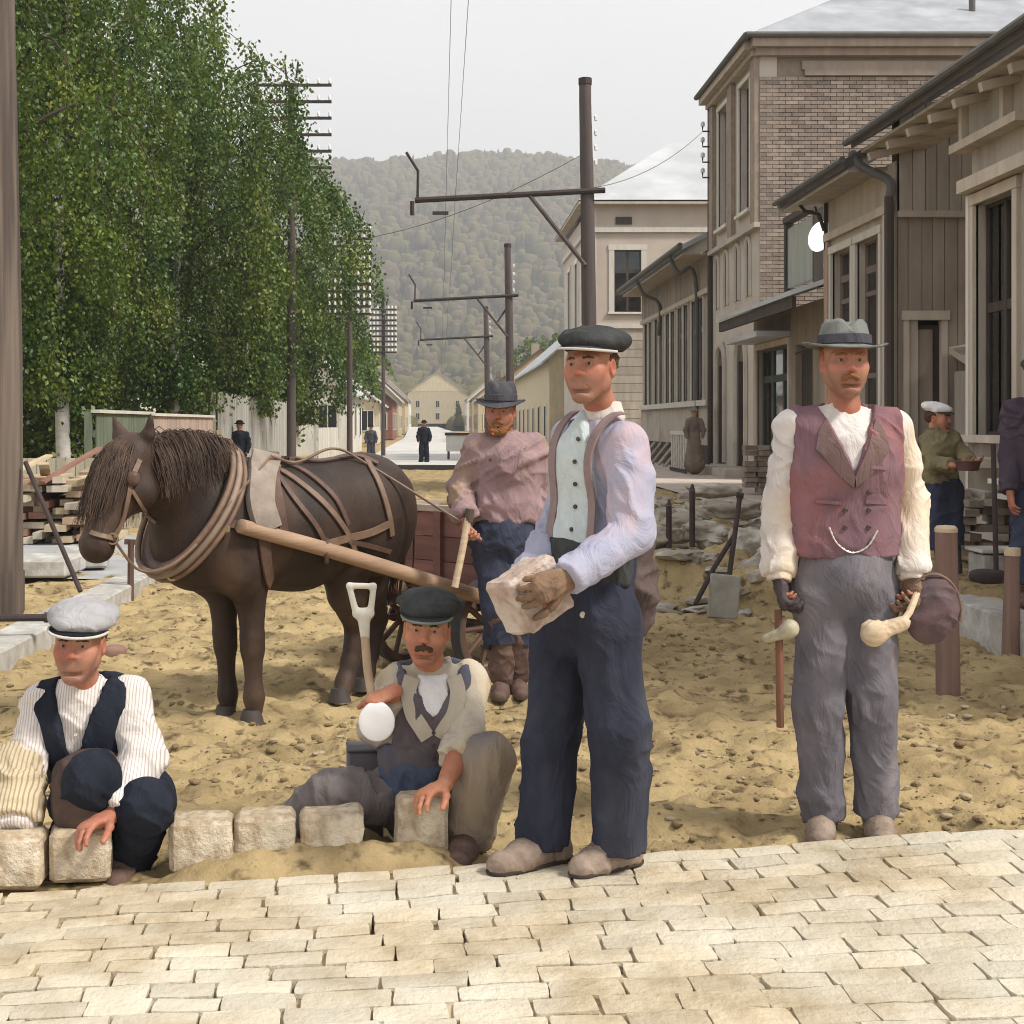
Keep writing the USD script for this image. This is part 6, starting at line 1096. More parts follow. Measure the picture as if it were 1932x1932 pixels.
shirt(t, J, CREAM, 0.170, 0.106, (0.053, 0.052, 0.047), cuff={'l': 0.93, 'r': 0.94}, seed=31, amp=0.009, puff=0.010, collar=False, afreq=(10, 10, 8), bottom=(J['waist'] - V(0, 0, .03), V(0, 0, 1)), h=.0075)
for q in 'lr':
    e = unit(J['wr'+q] - J['el'+q]); c = J['wr'+q] + e*0.002; b = Body(); b.cone(c - e*0.030, c + e*0.026, 0.050, 0.044, 0.01); b.post = lambda p, d, c=c, e=e: np.maximum(d, np.abs((p - c) @ e) - 0.026); part(t, 'cuff', b.mesh(0.005), CREAM, sm=40)
F, S = frame2(J['face'])
trousers(t, J, GREYTR, (0.100, 0.082, 0.076), wr=0.168, flat=1.45, hem=(0.005, 0.02), seed=41, amp=0.0085, freq=(10, 10, 6), waist=P(1590, 985, y))
bot = P(1590, 1046, y)
vb = vest(t, J, MAROON, 0.185, 0.118, 0.018, vdep=0.235, vw=0.42, bottom=(lambda p: -(p[..., 2] - bot[2] + 0.02*smooth(0.0, 0.06, np.abs(p[..., 0] - bot[0])) - 0.02), None), seed=51)
tb = Body(); torso(tb, J, 0.185, 0.118, 0.020); fs = lambda x: tb(x)
def lap(sd):
    out = []
    for a, z in ((0.090, -0.015), (0.118, -0.06), (0.132, -0.125), (0.112, -0.150), (0.05, -0.225), (0.004, -0.262), (0.0, -0.222), (0.046, -0.122)):
        c = J['neck'] + S*a*sd + V(0, 0, z - 0.02); out.append(on_surface(fs, V(c[0], y, c[2]), F, 0.3))
    v = np.array(out); c = v.mean(0); v = np.vstack([v + F*0.010, [on_surface(fs, V(c[0], y, c[2]), F, 0.3) + F*0.012], v - F*0.004]); n = 8; f = []
    for i in range(n): k = (i+1) % n; f += [[i, k, n], [i, i + n + 1, k + n + 1], [i, k + n + 1, k]]
    m = trimesh.Trimesh(v, np.array(f), process=False); m.fix_normals(); return np.array(m.vertices), np.array(m.faces)
for sd in (-1, 1): part(t, 'lapel', lap(sd), LAPEL, sm=30)
for k in range(4):
    for sd in (-0.03, 0.055): 
        if k == 0 and sd < 0: continue
        c = V(J['neck'][0] + sd, y, J['neck'][2] - 0.30 - 0.062*k); button(t, on_surface(fs, c, F, 0.3) + F*0.004, F, BTN, 0.0085)
ch = curve([V(*q) for q in [P(1547, 990, y), P(1560, 1018, y), P(1587, 1036, y), P(1615, 1026, y), P(1636, 995, y)]], 40); ch = np.array([on_surface(fs, V(q[0], y, q[2]), F, 0.3) for q in ch])
for sd in (-1, 1):
    for dz, wd in ((-.315, .085), (-.19, .06)):
        if dz > -.2 and sd < 0: continue
        pc = np.array([on_surface(fs, V(J['neck'][0] + sd*(.085 + a), y, J['neck'][2] + dz - .006*sd*a*10 - .02), F, .3) for a in np.linspace(-wd/2, wd/2, 8)]); part(t, 'pocket_welt', strap(pc + F*.003, np.tile(F, (8, 1)), .013, .004), MAROON, sm=40)
part(t, 'watch_chain', tube(ch + F*0.016, 0.0032 + 0.0010*np.sin(np.arange(40)*2.2), 6), SILVER)
shoe(t, P(1655, 1560, y + .04), P(1668, 1600, y - .18), SHOE, floor=-0.055); shoe(t, P(1553, 1560, y + .04), P(1545, 1600, y - .18), SHOE, floor=-0.055)
ml = thing('mallet', 'pale wooden mallet hanging from the gloved hand of the man in felt hat', 'mallet', P(1660, 1195, y - .14))
b = Body(); b.ball(P(1648, 1196, 4.86), (0.041, 0.044, 0.043)); b.cone(P(1648, 1196, 4.86), P(1702, 1176, 4.87), 0.03, 0.026, 0.03); part(ml, 'head', folds(b.mesh(0.005), 0.003, (30, 30, 30)), MALLET, sm=True)
part(ml, 'handle', tube([P(1700, 1177, 4.87), P(1716, 1155, 4.90), P(1730, 1120, 4.95)], 0.0125, 10), MALLET)
bg = thing('leather_bag', 'round dark leather pouch hanging from the gloved hand of the man in felt hat', 'bag', P(1755, 1150, 4.95))
b = Body(); b.ball(P(1756, 1150, 4.98), (0.098, 0.055, 0.128), roty(0.12), 0.03); part(bg, 'pouch', folds(b.mesh(0.007), 0.008, (14, 14, 14), 5), mat('dark_purple_leather', (0.125, 0.075, 0.08), (0.06, 0.045, 0.05), scale=9, rough=0.75, bump=0.4, bscale=30), sm=True)
a = np.linspace(-0.3, math.pi*0.95, 22); part(bg, 'rim', tube(np.stack([P(1756, 1150, 4.98)[0] + 0.099*np.cos(a), np.full(22, 4.955), P(1756, 1150, 4.98)[2] + 0.13*np.sin(a)], 1) @ np.eye(3), 0.006, 6), LEATHER)
hm = thing('paving_hammer', 'paving hammer hanging head up by the right leg of the man in felt hat', 'hammer', P(1470, 1200, 4.98))
b = Body(); b.cone(P(1446, 1205, 4.98), P(1480, 1193, 4.96), 0.016, 0.024, 0.02); b.ball(P(1491, 1186, 4.95), (0.032, 0.03, 0.034), k=0.02); part(hm, 'head', b.mesh(0.005), mat('worn_hammer_head', (0.46, 0.42, 0.30), (0.26, 0.22, 0.16), scale=20, rough=0.6), sm=True)
part(hm, 'handle', tube([P(1468, 1150, 5.0), P(1470, 1210, 4.98), P(1471, 1290, 4.98), P(1472, 1372, 4.98)], 0.0135, 10), mat('red_brown_wood', (0.20, 0.085, 0.05), (0.12, 0.055, 0.035), scale=12, rough=0.7, stretch=(1, 1, .2)))

# ---- the man crouching at the left with the grey cap
y = 4.74
J = dict(head=P(150, 1216, y - .12), neck=P(158, 1302, y - .04), chest=P(165, 1375, y), waist=P(185, 1450, y + .12), pelvis=P(215, 1505, y + .2), shl=P(247, 1315, y - .02), shr=P(78, 1325, y - .02),
         ell=P(270, 1435, y - .10), wrl=P(210, 1538, 4.48), elr=P(48, 1440, 4.64), wrr=P(22, 1560, 4.50), hipl=P(270, 1505, y + .12), hipr=P(160, 1510, y + .1), knl=P(272, 1520, y - .22), knr=P(176, 1468, y - .24),
         anl=P(235, 1640, y - .02), anr=P(128, 1635, y - .04), face=V(-0.12, -1.0))
t = thing('person', 'man in grey cap and black waistcoat crouching at left, hand on a stone', 'person', (-1.2, y, -0.05))
R = head_frame(V(0.0, -1, 0.0), V(0.03, 0, 1))
DH, NH = unit(P(150, 1566, 4.38) - J['wrl']), unit(V(-0.05, -0.45, -0.85))
build_skin(t, J, SKIN_RED, [(J['wrl'], DH, NH, 1, dict(elbow=J['ell'], curl=(0.42, 0.48, 0.52, 0.55), s=1.08, spread=0.13, fore=0.14, fr=0.042)), (J['wrr'], unit(V(-0.2, -0.3, -0.8)), unit(V(0.3, -0.9, 0)), -1, dict(elbow=J['elr']))], R, jaw=1.0, hs=1.0)
face_bits(t, J['head'], R, HAIR, 1.0)
flat_cap(t, J['head'], R @ roty(0.05), CAPGREY, CAPBLACK, PIPING, 1.03, wide=1.1)
shirt(t, J, STRIPE, 0.148, 0.103, {'l': (0.066, 0.068, 0.054), 'r': (0.062, 0.062, 0.058)}, cuff={'l': 0.86, 'r': 0.95}, seed=61, amp=0.010, puff=0.010, which='lr', bottom=(J['waist'] - V(0, 0, .05), V(0, 0, 1)), h=.0075)
F, S = frame2(J['face'])
vest(t, J, NAVYV, 0.160, 0.115, 0.014, vdep=0.27, vw=0.30, seed=71, hole=0.08)
tb = Body(); torso(tb, J, 0.16, 0.115, 0.016)
for k in range(3): button(t, on_surface(lambda x: tb(x), J['neck'] + (J['waist'] - J['neck'])*(0.92 + 0.18*k), V(0, -1, 0.1)) + V(0, -.004, 0), V(0, -1, 0.2), BTNL, 0.007)
for k in range(3): button(t, on_surface(lambda x: tb(x), J['neck'] + (J['waist'] - J['neck'])*(0.25 + 0.22*k), V(0, -1, 0.1)) + V(0, -.010, 0), V(0, -1, 0.2), BTNL, 0.006)
trousers(t, J, NAVYV, (0.105, 0.088, 0.078), wr=0.155, flat=1.2, seed=81, amp=0.0085, freq=(9, 9, 9), waist=J['waist'], hem=(0.0, 0.0))
kp = Body(); kp.cone(J['knr'] + (J['hipr'] - J['knr'])*0.30 + V(0, 0, .004), J['knr'] + (J['anr'] - J['knr'])*0.30, 0.122, 0.112, 0.02); part(t, 'knee_patch', folds(kp.mesh(0.008), 0.008, (12, 12, 12), 4), cloth('brown_knee_leather', (0.125, 0.082, 0.06), (0.065, 0.046, 0.042)), sm=True)
shoe(t, J['anl'] + V(0, 0.02, 0), J['anl'] + V(0.02, -0.24, 0), BOOT, floor=-0.075); shoe(t, J['anr'] + V(0, 0.06, 0), J['anr'] + V(-.02, -0.16, 0), BOOT, floor=-0.075)
sl = Body(); sl.cone(P(34, 1450, 4.62), P(22, 1556, 4.50), 0.088, 0.098, 0.02); sl.post = lambda p, d: np.maximum(d, (p - P(22, 1552, 4.50)) @ unit(P(22, 1556, 4.50) - P(38, 1440, 4.64)))
part(t, 'rolled_sleeve', folds(sl.mesh(0.007), 0.014, (16, 16, 5), 9), cloth('straw_striped_cotton', (0.56, 0.47, 0.33), (0.44, 0.36, 0.25), extra=stripes((0.30, 0.24, 0.15), 22, 'x', .6, .85)), sm=True)
st = thing('stool', 'low single-leg work stool under the crouching man in grey cap', 'stool', P(215, 1560, y)*V(1, 1, 0))
part(st, 'seat', place(bevel_box((0.26, 0.2, 0.03), 0.006), P(235, 1568, y + .06)), WOODD); part(st, 'leg', tube([P(222, 1565, y - .02), P(214, 1655, y - .10)], 0.019, 10), WOODD)

# ---- the man sitting in the middle, one knee up
y = 5.02
J = dict(head=P(805, 1188, y - .08), neck=P(815, 1268, y), chest=P(815, 1345, y + .02), waist=P(805, 1430, y + .05), pelvis=P(805, 1500, y + .10), shl=P(884, 1290, y + .02), shr=P(748, 1292, y),
         ell=P(872, 1410, y - .12), wrl=P(838, 1482, 4.70), elr=P(716, 1368, y + .04), wrr=P(744, 1304, 4.88), hipl=P(845, 1505, y + .08), hipr=P(770, 1508, y + .08), knl=P(922, 1432, y - .20), knr=P(630, 1500, y - .10),
         anl=P(880, 1585, y - .16), anr=P(560, 1545, y + .05), face=V(0.04, -1.0))
t = thing('person', 'man with moustache and dark cap sitting on the ground, one knee raised', 'person', (-.05, y, -0.06))
R = head_frame(V(-0.05, -1, 0.0), V(0.07, 0, 1))
DH, NH = unit(P(797, 1498, 4.62) - J['wrl']), unit(V(0.0, -0.3, -0.9)); DR, NR = unit(V(-0.55, -0.45, -0.15)), unit(V(0.15, 0.3, -0.9))
build_skin(t, J, SKIN, [(J['wrl'], DH, NH, 1, dict(elbow=J['ell'], curl=(0.5, 0.5, 0.55, 0.6), s=1.05, fore=0.2, fr=0.046)), (J['wrr'], DR, NR, -1, dict(elbow=J['elr'], curl=(0.9, 0.95, 1.0, 1.0)))], R, jaw=1.0, hs=1.0)
face_bits(t, J['head'], R, HAIR, 1.0, moustache=1.15)
flat_cap(t, J['head'], R @ roty(-0.02), CAPDARK, CAPDARK, cloth('green_cap_band', (0.20, 0.23, 0.20)), 1.0, wide=1.04)
shirt(t, J, OCHRE, 0.148, 0.106, {'l': (0.074, 0.070, 0.062), 'r': (0.066, 0.062, 0.050)}, cuff={'l': 0.22, 'r': 0.85}, seed=91, amp=0.011, bottom=(J['waist'] - V(0, 0, .04), V(0, 0, 1)), h=.0075)
F, S = frame2(J['face'])
un = Body(); torso(un, J, 0.150, 0.112, 0.010); un.post = lambda p, d: np.maximum(d, np.maximum(np.abs((p - J['neck']) @ S) - 0.05 - 0.2*0, np.maximum(-(p[..., 2] - J['neck'][2] + 0.13), (p[..., 2] - J['neck'][2] - 0.002))))
part(t, 'undershirt', folds(un.mesh(0.007), 0.006, (14, 14, 14)), WHITE, sm=True)
vest(t, J, VESTGR, 0.158, 0.118, 0.018, vdep=0.15, vw=0.62, seed=95)
lp = Body(); torso(lp, J, 0.158, 0.118, 0.026)
for sd in (-1, 1):
    c = np.array([on_surface(lambda x: lp(x), V(J['neck'][0] + sd*a, y + .02, J['neck'][2] + z), F, 0.3) for a, z in ((0.075, 0.0), (0.088, -0.05), (0.075, -0.12), (0.045, -0.17), (0.02, -0.21))]); part(t, 'lapel', strap(curve(c, 16), np.tile(F, (16, 1)), 0.055, 0.005), OCHRE, sm=40)
for k in range(3): button(t, on_surface(lambda x: lp(x), V(J['neck'][0], y + .02, J['neck'][2] - .19 - .05*k), F) + F*.002, F, BTN, 0.007)
ap = Body(); ap.cone(J['waist'] - V(0, 0, .02), J['pelvis'] + V(0, -.03, 0), 0.172, 0.178, 0.03, F, 1.25); ap.post = lambda p, d: np.maximum(d, p[..., 2] - J['waist'][2] - 0.0)
part(t, 'belly_band', folds(ap.mesh(0.008), 0.012, (8, 8, 16), 6), cloth('blue_grey_cloth', (0.095, 0.12, 0.18), (0.06, 0.075, 0.115)), sm=True)
trousers(t, J, BROWNTR, (0.102, 0.090, 0.078), wr=0.165, flat=1.25, seed=97, amp=0.0085, freq=(9, 9, 9), waist=J['waist'] - V(0, 0, .05))
b = Body(); b.cone(J['ell'] + (J['wrl']-J['ell'])*0.10, J['ell'] + (J['wrl']-J['ell'])*0.30, 0.068, 0.066, 0.01); e = unit(J['wrl']-J['ell']); b.post = lambda p, d: np.maximum(d, np.abs((p - J['ell']) @ e - np.linalg.norm(J['wrl']-J['ell'])*0.2) - 0.035); part(t, 'rolled_cuff', folds(b.mesh(0.006), 0.008, (12, 12, 30)), OCHRE, sm=True)
shoe(t, J['anl'] + V(0, 0.02, 0), J['anl'] + V(-.03, -.22, 0), BOOT, floor=-0.055); shoe(t, J['anr'] + V(.03, 0.0, 0), J['anr'] + V(-.2, 0.06, 0), BOOT, floor=-0.07)
sv = thing('shovel', 'short D-grip shovel with a round white blade beside the sitting man', 'shovel', P(695, 1320, 4.96)*V(1, 1, 0))
PALEW = mat('bleached_wood', (0.62, 0.60, 0.52), (0.46, 0.43, 0.36), scale=9, rough=0.8, bump=0.3, bscale=30)
yy = 4.98
b = Body(); b.cone(P(660, 1105, yy), P(704, 1106, yy), 0.011, 0.011, 0.01); b.cone(P(659, 1105, yy), P(672, 1158, yy), 0.011, 0.012, 0.01); b.cone(P(705, 1106, yy), P(699, 1158, yy), 0.011, 0.012, 0.01); b.cone(P(672, 1158, yy), P(699, 1158, yy), 0.012, 0.012, 0.01); b.cone(P(686, 1160, yy), P(689, 1205, yy), 0.024, 0.016, 0.02)
part(sv, 'grip', b.mesh(0.005), PALEW, sm=True); part(sv, 'shaft', tube([P(688, 1195, yy), P(693, 1260, yy - .02), P(702, 1318, 4.90)], 0.0155, 12), mat('ash_shaft', (0.42, 0.31, 0.20), (0.33, 0.23, 0.15), scale=9, rough=0.7))
WHITEM = mat('worn_white_metal', (0.86, 0.86, 0.88), (0.74, 0.74, 0.76), scale=5, rough=0.45)
b = Body(); b.ball(P(711, 1362, 4.80), (0.064, 0.012, 0.070), rotx(0.05), 0.01); b.cone(P(711, 1340, 4.81), P(717, 1312, 4.84), 0.026, 0.014, 0.03, V(0, 1, 0), 1.6); part(sv, 'blade', b.mesh(0.004), WHITEM, sm=True)
bx = thing('tool_box', 'dark wooden box on the ground behind the white shovel blade', 'box', P(700, 1450, 4.95)*V(1, 1, 0)); part(bx, 'body', place(bevel_box((0.135, 0.14, 0.34), 0.008), P(688, 1432, 5.24) - V(0, 0, .13), rotz(0.1)), mat('dark_grey_box', (0.16, 0.14, 0.15), rough=0.8)); part(bx, 'lid', place(bevel_box((0.138, 0.15, 0.012), 0.004), P(688, 1432, 5.24) + V(0, 0, .047), rotz(0.1)), mat('dark_grey_lid', (0.09, 0.085, 0.095), rough=0.8))

# ---- the carter behind, in mauve jersey and slouch hat
y = 7.72
J = dict(head=P(944, 778, y - .03), neck=P(952, 826, y), chest=P(958, 880, y), waist=P(955, 960, y), pelvis=P(952, 1010, y), shl=P(1008, 845, y), shr=P(902, 845, y), ell=P(1036, 920, y + .06), wrl=P(1026, 1000, y - .06),
         elr=P(870, 922, y + .03), wrr=P(876, 982, y - .18), hipl=P(978, 1020, y), hipr=P(928, 1020, y), knl=P(975, 1150, y - .04), knr=P(942, 1150, y - .08), anl=P(975, 1272, y + .03), anr=P(948, 1278, y - .02), face=V(-0.18, -1.0))
t = thing('person', 'bearded carter in mauve jersey and slouch hat standing behind the horse', 'person', (0.36, y, -0.06))
R = head_frame(V(-0.2, -1, -0.04), V(0.03, 0, 1))
build_skin(t, J, SKIN_RED, [(J['wrr'], unit(V(0.15, -0.4, -0.8)), unit(V(0.8, -0.3, 0.1)), -1, dict(elbow=J['elr'], curl=(0.9, .95, 1, 1))), (J['wrl'], unit(V(-0.1, -0.4, -0.9)), unit(V(-0.9, -0.2, 0)), 1, dict(elbow=J['ell']))], R, hh=0.005)
face_bits(t, J['head'], R, HAIR_RED, 1.0, moustache=1.2, beard=1)
brim_hat(t, J['head'], R, FELTD, FELTD, 1.0, brim=0.138, dent=0.02, droop=0.035, tall=0.02)
shirt(t, J, MAUVE, 0.185, 0.125, (0.078, 0.070, 0.055), cuff={'l': .93, 'r': .93}, seed=101, amp=0.017, bottom=(P(955, 985, y), V(0.03, 0, 1)), h=0.011)
trousers(t, J, DARKTR, (0.108, 0.092, 0.088), wr=0.165, flat=1.3, seed=103, waist=P(955, 980, y), h=0.011, hem=(-.30, -.30))
for q in 'lr':
    k = J['kn'+q] - V(0, 0, 0.04); b = Body(); b.cone(k, J['an'+q], 0.082, 0.062, 0.03); part(t, 'boot_shaft', folds(b.mesh(0.009), 0.012, (14, 14, 14), 7), BOOT, sm=True)
    shoe(t, J['an'+q] + V(0, .02, 0), J['an'+q] + V(-.03 if q == 'r' else .02, -.2, 0), BOOT, floor=-0.06, name='boot')
button(t, P(925, 868, y - .2), V(0, -1, 0), BTN, 0.009)
pk = thing('pick_handle', 'pale wooden tool shaft held upright by the carter', 'tool', P(868, 1050, 7.5)); part(pk, 'shaft', tube([P(884, 975, 7.48), P(872, 1040, 7.46), P(858, 1108, 7.44)], 0.02, 10), MALLET); part(pk, 'grip', tube([P(887, 960, 7.48), P(884, 985, 7.48)], 0.024, 10), mat('dark_grip', (0.1, 0.075, 0.06), rough=.8))

# ---- the boy on the pavement at the right
y = 10.8
J = dict(head=P(1770, 790, y), neck=P(1766, 818, y), chest=P(1772, 850, y), waist=P(1775, 893, y), pelvis=P(1778, 915, y), shl=P(1795, 830, y + .02), shr=P(1752, 834, y), ell=P(1822, 862, y - .06), wrl=P(1832, 872, y - .25), elr=P(1762, 876, y - .12), wrr=P(1795, 878, y - .3),
         hipl=P(1793, 925, y), hipr=P(1768, 925, y), knl=P(1798, 1000, y), knr=P(1772, 1000, y), anl=P(1805, 1075, y), anr=P(1776, 1080, y), face=V(0.35, -0.9))
t = thing('person', 'boy in a white-topped cap and olive jersey standing on the far right pavement', 'person', (3.92, y, 0.2))
R = head_frame(V(0.75, -0.65, -0.02))
build_skin(t, J, SKIN, [(J['wrl'], unit(V(0.3, -0.5, 0.1)), unit(V(-0.4, 0, 1)), 1, dict(elbow=J['ell'], s=0.85)), (J['wrr'], unit(V(0.6, -0.4, 0)), unit(V(0, 0, 1)), -1, dict(elbow=J['elr'], s=0.85))], R, hs=0.93, hh=0.006)
face_bits(t, J['head'], R, HAIR, 0.93); flat_cap(t, J['head'], R, WHITE, CAPDARK, None, 0.95)
shirt(t, J, OLIVE, 0.125, 0.095, (0.058, 0.052, 0.045), seed=111, amp=0.016, bottom=(P(1775, 915, y), V(0, 0, 1)), h=0.010)
trousers(t, J, DARKTR, (0.088, 0.082, 0.06), wr=0.125, flat=1.25, seed=113, waist=P(1775, 905, y), h=0.010, hem=(-.28, -.28))
for q in 'lr':
    b = Body(); b.cone(J['kn'+q], J['an'+q], 0.05, 0.042, 0.03); part(t, 'sock', b.mesh(0.009), FELTD, sm=True); shoe(t, J['an'+q] + V(0, .02, 0), J['an'+q] + V(.1, -.16, 0), BOOT, w=0.85, floor=0.17)
bk = thing('basket', 'small dark round basket in the hands of the boy', 'basket', P(1828, 885, y - .35)); part(bk, 'bowl', place(lathe([(0, 0), (0.075, 0), (0.095, .07), (0.088, .07), (0.07, .01), (0, .01)], 18), P(1826, 888, y - .38)), mat('dark_wicker', (0.12, 0.06, 0.055), rough=.8)); part(bk, 'rim', place(tube(np.array([[0.092*math.cos(a), .092*math.sin(a), .07] for a in np.linspace(0, 2*math.pi, 20)]), 0.007, 6, False), P(1826, 888, y - .38)), WOODD)

# ---- the man cut by the right edge of the picture
y = 9.7
J = dict(head=P(1958, 712, y), neck=P(1958, 752, y), chest=P(1958, 810, y), waist=P(1960, 890, y), pelvis=P(1960, 930, y), shl=P(2004, 772, y), shr=P(1916, 772, y), ell=P(2030, 860, y), wrl=P(2015, 930, y - .1), elr=P(1904, 860, y + .03), wrr=P(1906, 930, y - .1),
         hipl=P(1982, 945, y), hipr=P(1938, 945, y), knl=P(1985, 1030, y), knr=P(1932, 1030, y), anl=P(1990, 1100, y), anr=P(1930, 1100, y), face=V(-0.3, -0.95))
t = thing('person', 'man in dark purple jacket half cut off by the right edge of the picture', 'person', (4.2, y, 0.22))
R = head_frame(V(-0.3, -0.95, 0)); build_skin(t, J, SKIN_RED, [(J['wrr'], unit(V(0, -0.3, -1)), unit(V(1, 0, 0)), -1, dict(elbow=J['elr'])), (J['wrl'], unit(V(0, -0.3, -1)), unit(V(-1, 0, 0)), 1, dict(elbow=J['ell']))], R, hh=0.006)
face_bits(t, J['head'], R, HAIR); flat_cap(t, J['head'], R, CAPDARK, CAPDARK, None)
shirt(t, J, cloth('purple_jacket_cloth', (0.085, 0.062, 0.085), (0.05, 0.04, 0.055)), 0.185, 0.13, (0.082, 0.072, 0.06), seed=121, amp=0.017, bottom=(P(1958, 985, y), V(0, 0, 1)), h=0.011)
trousers(t, J, DARKTR, (0.105, 0.09, 0.085), wr=0.16, flat=1.3, seed=123, waist=P(1958, 920, y), h=0.011)
for q in 'lr': shoe(t, J['an'+q] + V(0, .02, 0), J['an'+q] + V(-.05, -.2, 0), BOOT, floor=0.19)
# ---- small far figures
def small_person(lab, u, vf, vh, y, top, legs, hat, skirt=False, lean=0.0):
    h = (vf - vh)/FPX*y; b = P(u, vf, y); t = thing('person', lab, 'person', b); k = h/1.75; q = lambda x, yy, z: b + V(x, yy, z)*k
    B = Body(); B.ball(q(lean, 0, 1.60), np.array((.085, .10, .115))*k); B.cone(q(lean, 0, 1.5), q(lean, 0, 1.40), .055*k, .06*k); B.cone(q(0, 0, .95), q(lean, 0, 1.3), .12*k, .13*k)
    for s in (-1, 1): B.cone(q(s*.17 + lean, 0, 1.36), q(s*.24, -.03, 1.1), .05*k, .045*k); B.cone(q(s*.24, -.03, 1.1), q(s*.2, -.12, .88), .045*k, .04*k); B.cone(q(s*.09, 0, .9), q(s*.11, 0, .1), .08*k, .05*k, .02); B.cone(q(s*.11, .02, .05), q(s*.12, -.16, .04), .045*k, .04*k)
    part(t, 'body', B.mesh(.022*k), SKIN, sm=True)
    C_ = Body(); C_.cone(q(0, 0, .95), q(lean, 0, 1.32), .16*k, .17*k, .05, V(0, 1, 0), 1.3)
    for s in (-1, 1): C_.cone(q(s*.17 + lean, 0, 1.37), q(s*.25, -.03, 1.1), .07*k, .062*k, .05); C_.cone(q(s*.25, -.03, 1.1), q(s*.21, -.1, .92), .062*k, .055*k)
    part(t, 'coat', folds(C_.mesh(.022*k), .016*k, (8, 8, 8)), top, sm=True); L_ = Body()
    if skirt: L_.cone(q(0, 0, .98), q(0, 0, .16), .15*k, .28*k, .03)
    else:
        for s in (-1, 1): L_.cone(q(s*.08, 0, .92), q(s*.11, 0, .10), .105*k, .085*k, .03)
    part(t, 'skirt' if skirt else 'trousers', folds(L_.mesh(.022*k), .016*k, (8, 8, 4)), legs, sm=True)
    H_ = Body(); H_.ball(q(lean, .01, 1.68), np.array((.10, .12, .07))*k); H_.ball(q(lean, 0, 1.65), np.array((.17, .18, .015))*k); part(t, 'hat', H_.mesh(.016*k), hat, sm=True); return t
small_person('dark-clad man walking far down the pale road', 800, 876, 792, 52, NAVYV, NAVYV, CAPBLACK); small_person('child in a brown smock by the hall windows on the right pavement', 1310, 886, 768, 30.5, cloth('brown_smock', (.19, .15, .13)), cloth('brown_skirt', (.22, .175, .14)), FELT, True); small_person('dark-clad man standing behind the horse near the pickets', 452, 918, 792, 33, NAVYV, NAVYV, CAPBLACK)
small_person('person in dark coat walking on the far left of the pale road', 700, 872, 800, 58, FELTD, FELTD, CAPBLACK)
# ------------------------------------------------------------------ horse
FW = unit(V(-0.70, -0.715, 0)); SD = V(-FW[1], FW[0], 0)                    # heading, and the horse's left (towards the camera)
COAT = mat('dark_bay_coat', (0.058, 0.034, 0.024), (0.020, 0.013, 0.011), scale=3.2, rough=0.58, bump=0.6, bscale=90, bdist=0.006, stretch=(1, 1, 0.35), spec=0.28, spots=((0.115, 0.070, 0.046), 1.7, 0.50, 0.72)); MANE = mat('mane_hair', (0.105, 0.064, 0.042), (0.045, 0.029, 0.022), scale=14, rough=0.6, stretch=(1, 1, 0.15), island=0.3); HOOF = mat('hoof', (0.06, 0.05, 0.045), rough=0.6); MUZ = mat('muzzle', (0.05, 0.042, 0.04), rough=.6)
wi, cr_ = P(430, 866, 7.05), P(655, 854, 7.62); hs = thing('horse', 'dark brown horse in harness standing before the cart, thick forelock over its face', 'horse', wi*V(1, 1, 0))
H = Body(); at = lambda o, f, s, z: V(o[0], o[1], 0) + FW*f + SD*s + V(0, 0, z)
H.cone(at(wi, -.02, 0, .925), at(wi, -.45, 0, .915), .315, .325, .1, SD, 1.12); H.cone(at(wi, -.45, 0, .915), at(cr_, .02, 0, .985), .325, .295, .1, SD, 1.1); H.ball(at(cr_, -.16, 0, 1.0), (.27, .25, .29), np.stack([FW, SD, V(0, 0, 1)], 1), .12)
H.cone(at(wi, 0, 0, 1.17), at(wi, -.25, 0, 1.14), .12, .11, .12); [H.cone(at(wi, .06, s*.17, .72), at(wi, -.04, s*.115, .58), .105, .072, .08) for s in (-1, 1)]; H.ball(at(wi, .22, 0, .88), (.20, .21, .25), np.stack([FW, SD, V(0, 0, 1)], 1), .12)
for s in (-1, 1): H.ball(at(wi, .05, s*.15, .90), (.17, .10, .25), np.stack([FW, SD, V(0, 0, 1)], 1), .1); H.ball(at(cr_, -.10, s*.14, .90), (.24, .12, .28), np.stack([FW, SD, V(0, 0, 1)], 1), .1)
poll, muz = P(256, 858, 6.56), P(184, 1032, 6.33); nb = at(wi, .18, 0, 1.05)
H.cone(nb, (nb + poll)/2 + V(0, 0, .03), .245, .185, .12, SD, 1.25); H.cone((nb + poll)/2 + V(0, 0, .03), poll + V(.06, .06, -.05), .185, .135, .08, SD, 1.2)
hd = unit(muz - poll); fr = unit(V(-.52, -.82, -.1) - hd*(V(-.52, -.82, -.1) @ hd)); sx = np.cross(hd, fr)        # head axis, face normal, across
hp_ = lambda a, f, s: poll + hd*a + fr*f + sx*s
H.cone(hp_(.02, .02, 0), hp_(.22, .025, 0), .112, .112, .05, None); H.cone(hp_(.22, .03, 0), hp_(.47, .015, 0), .104, .074, .05); H.ball(hp_(.50, .0, 0), (.072, .074, .066), k=.04); H.cone(hp_(.44, -.035, 0), hp_(.50, -.035, 0), .035, .035, .02)
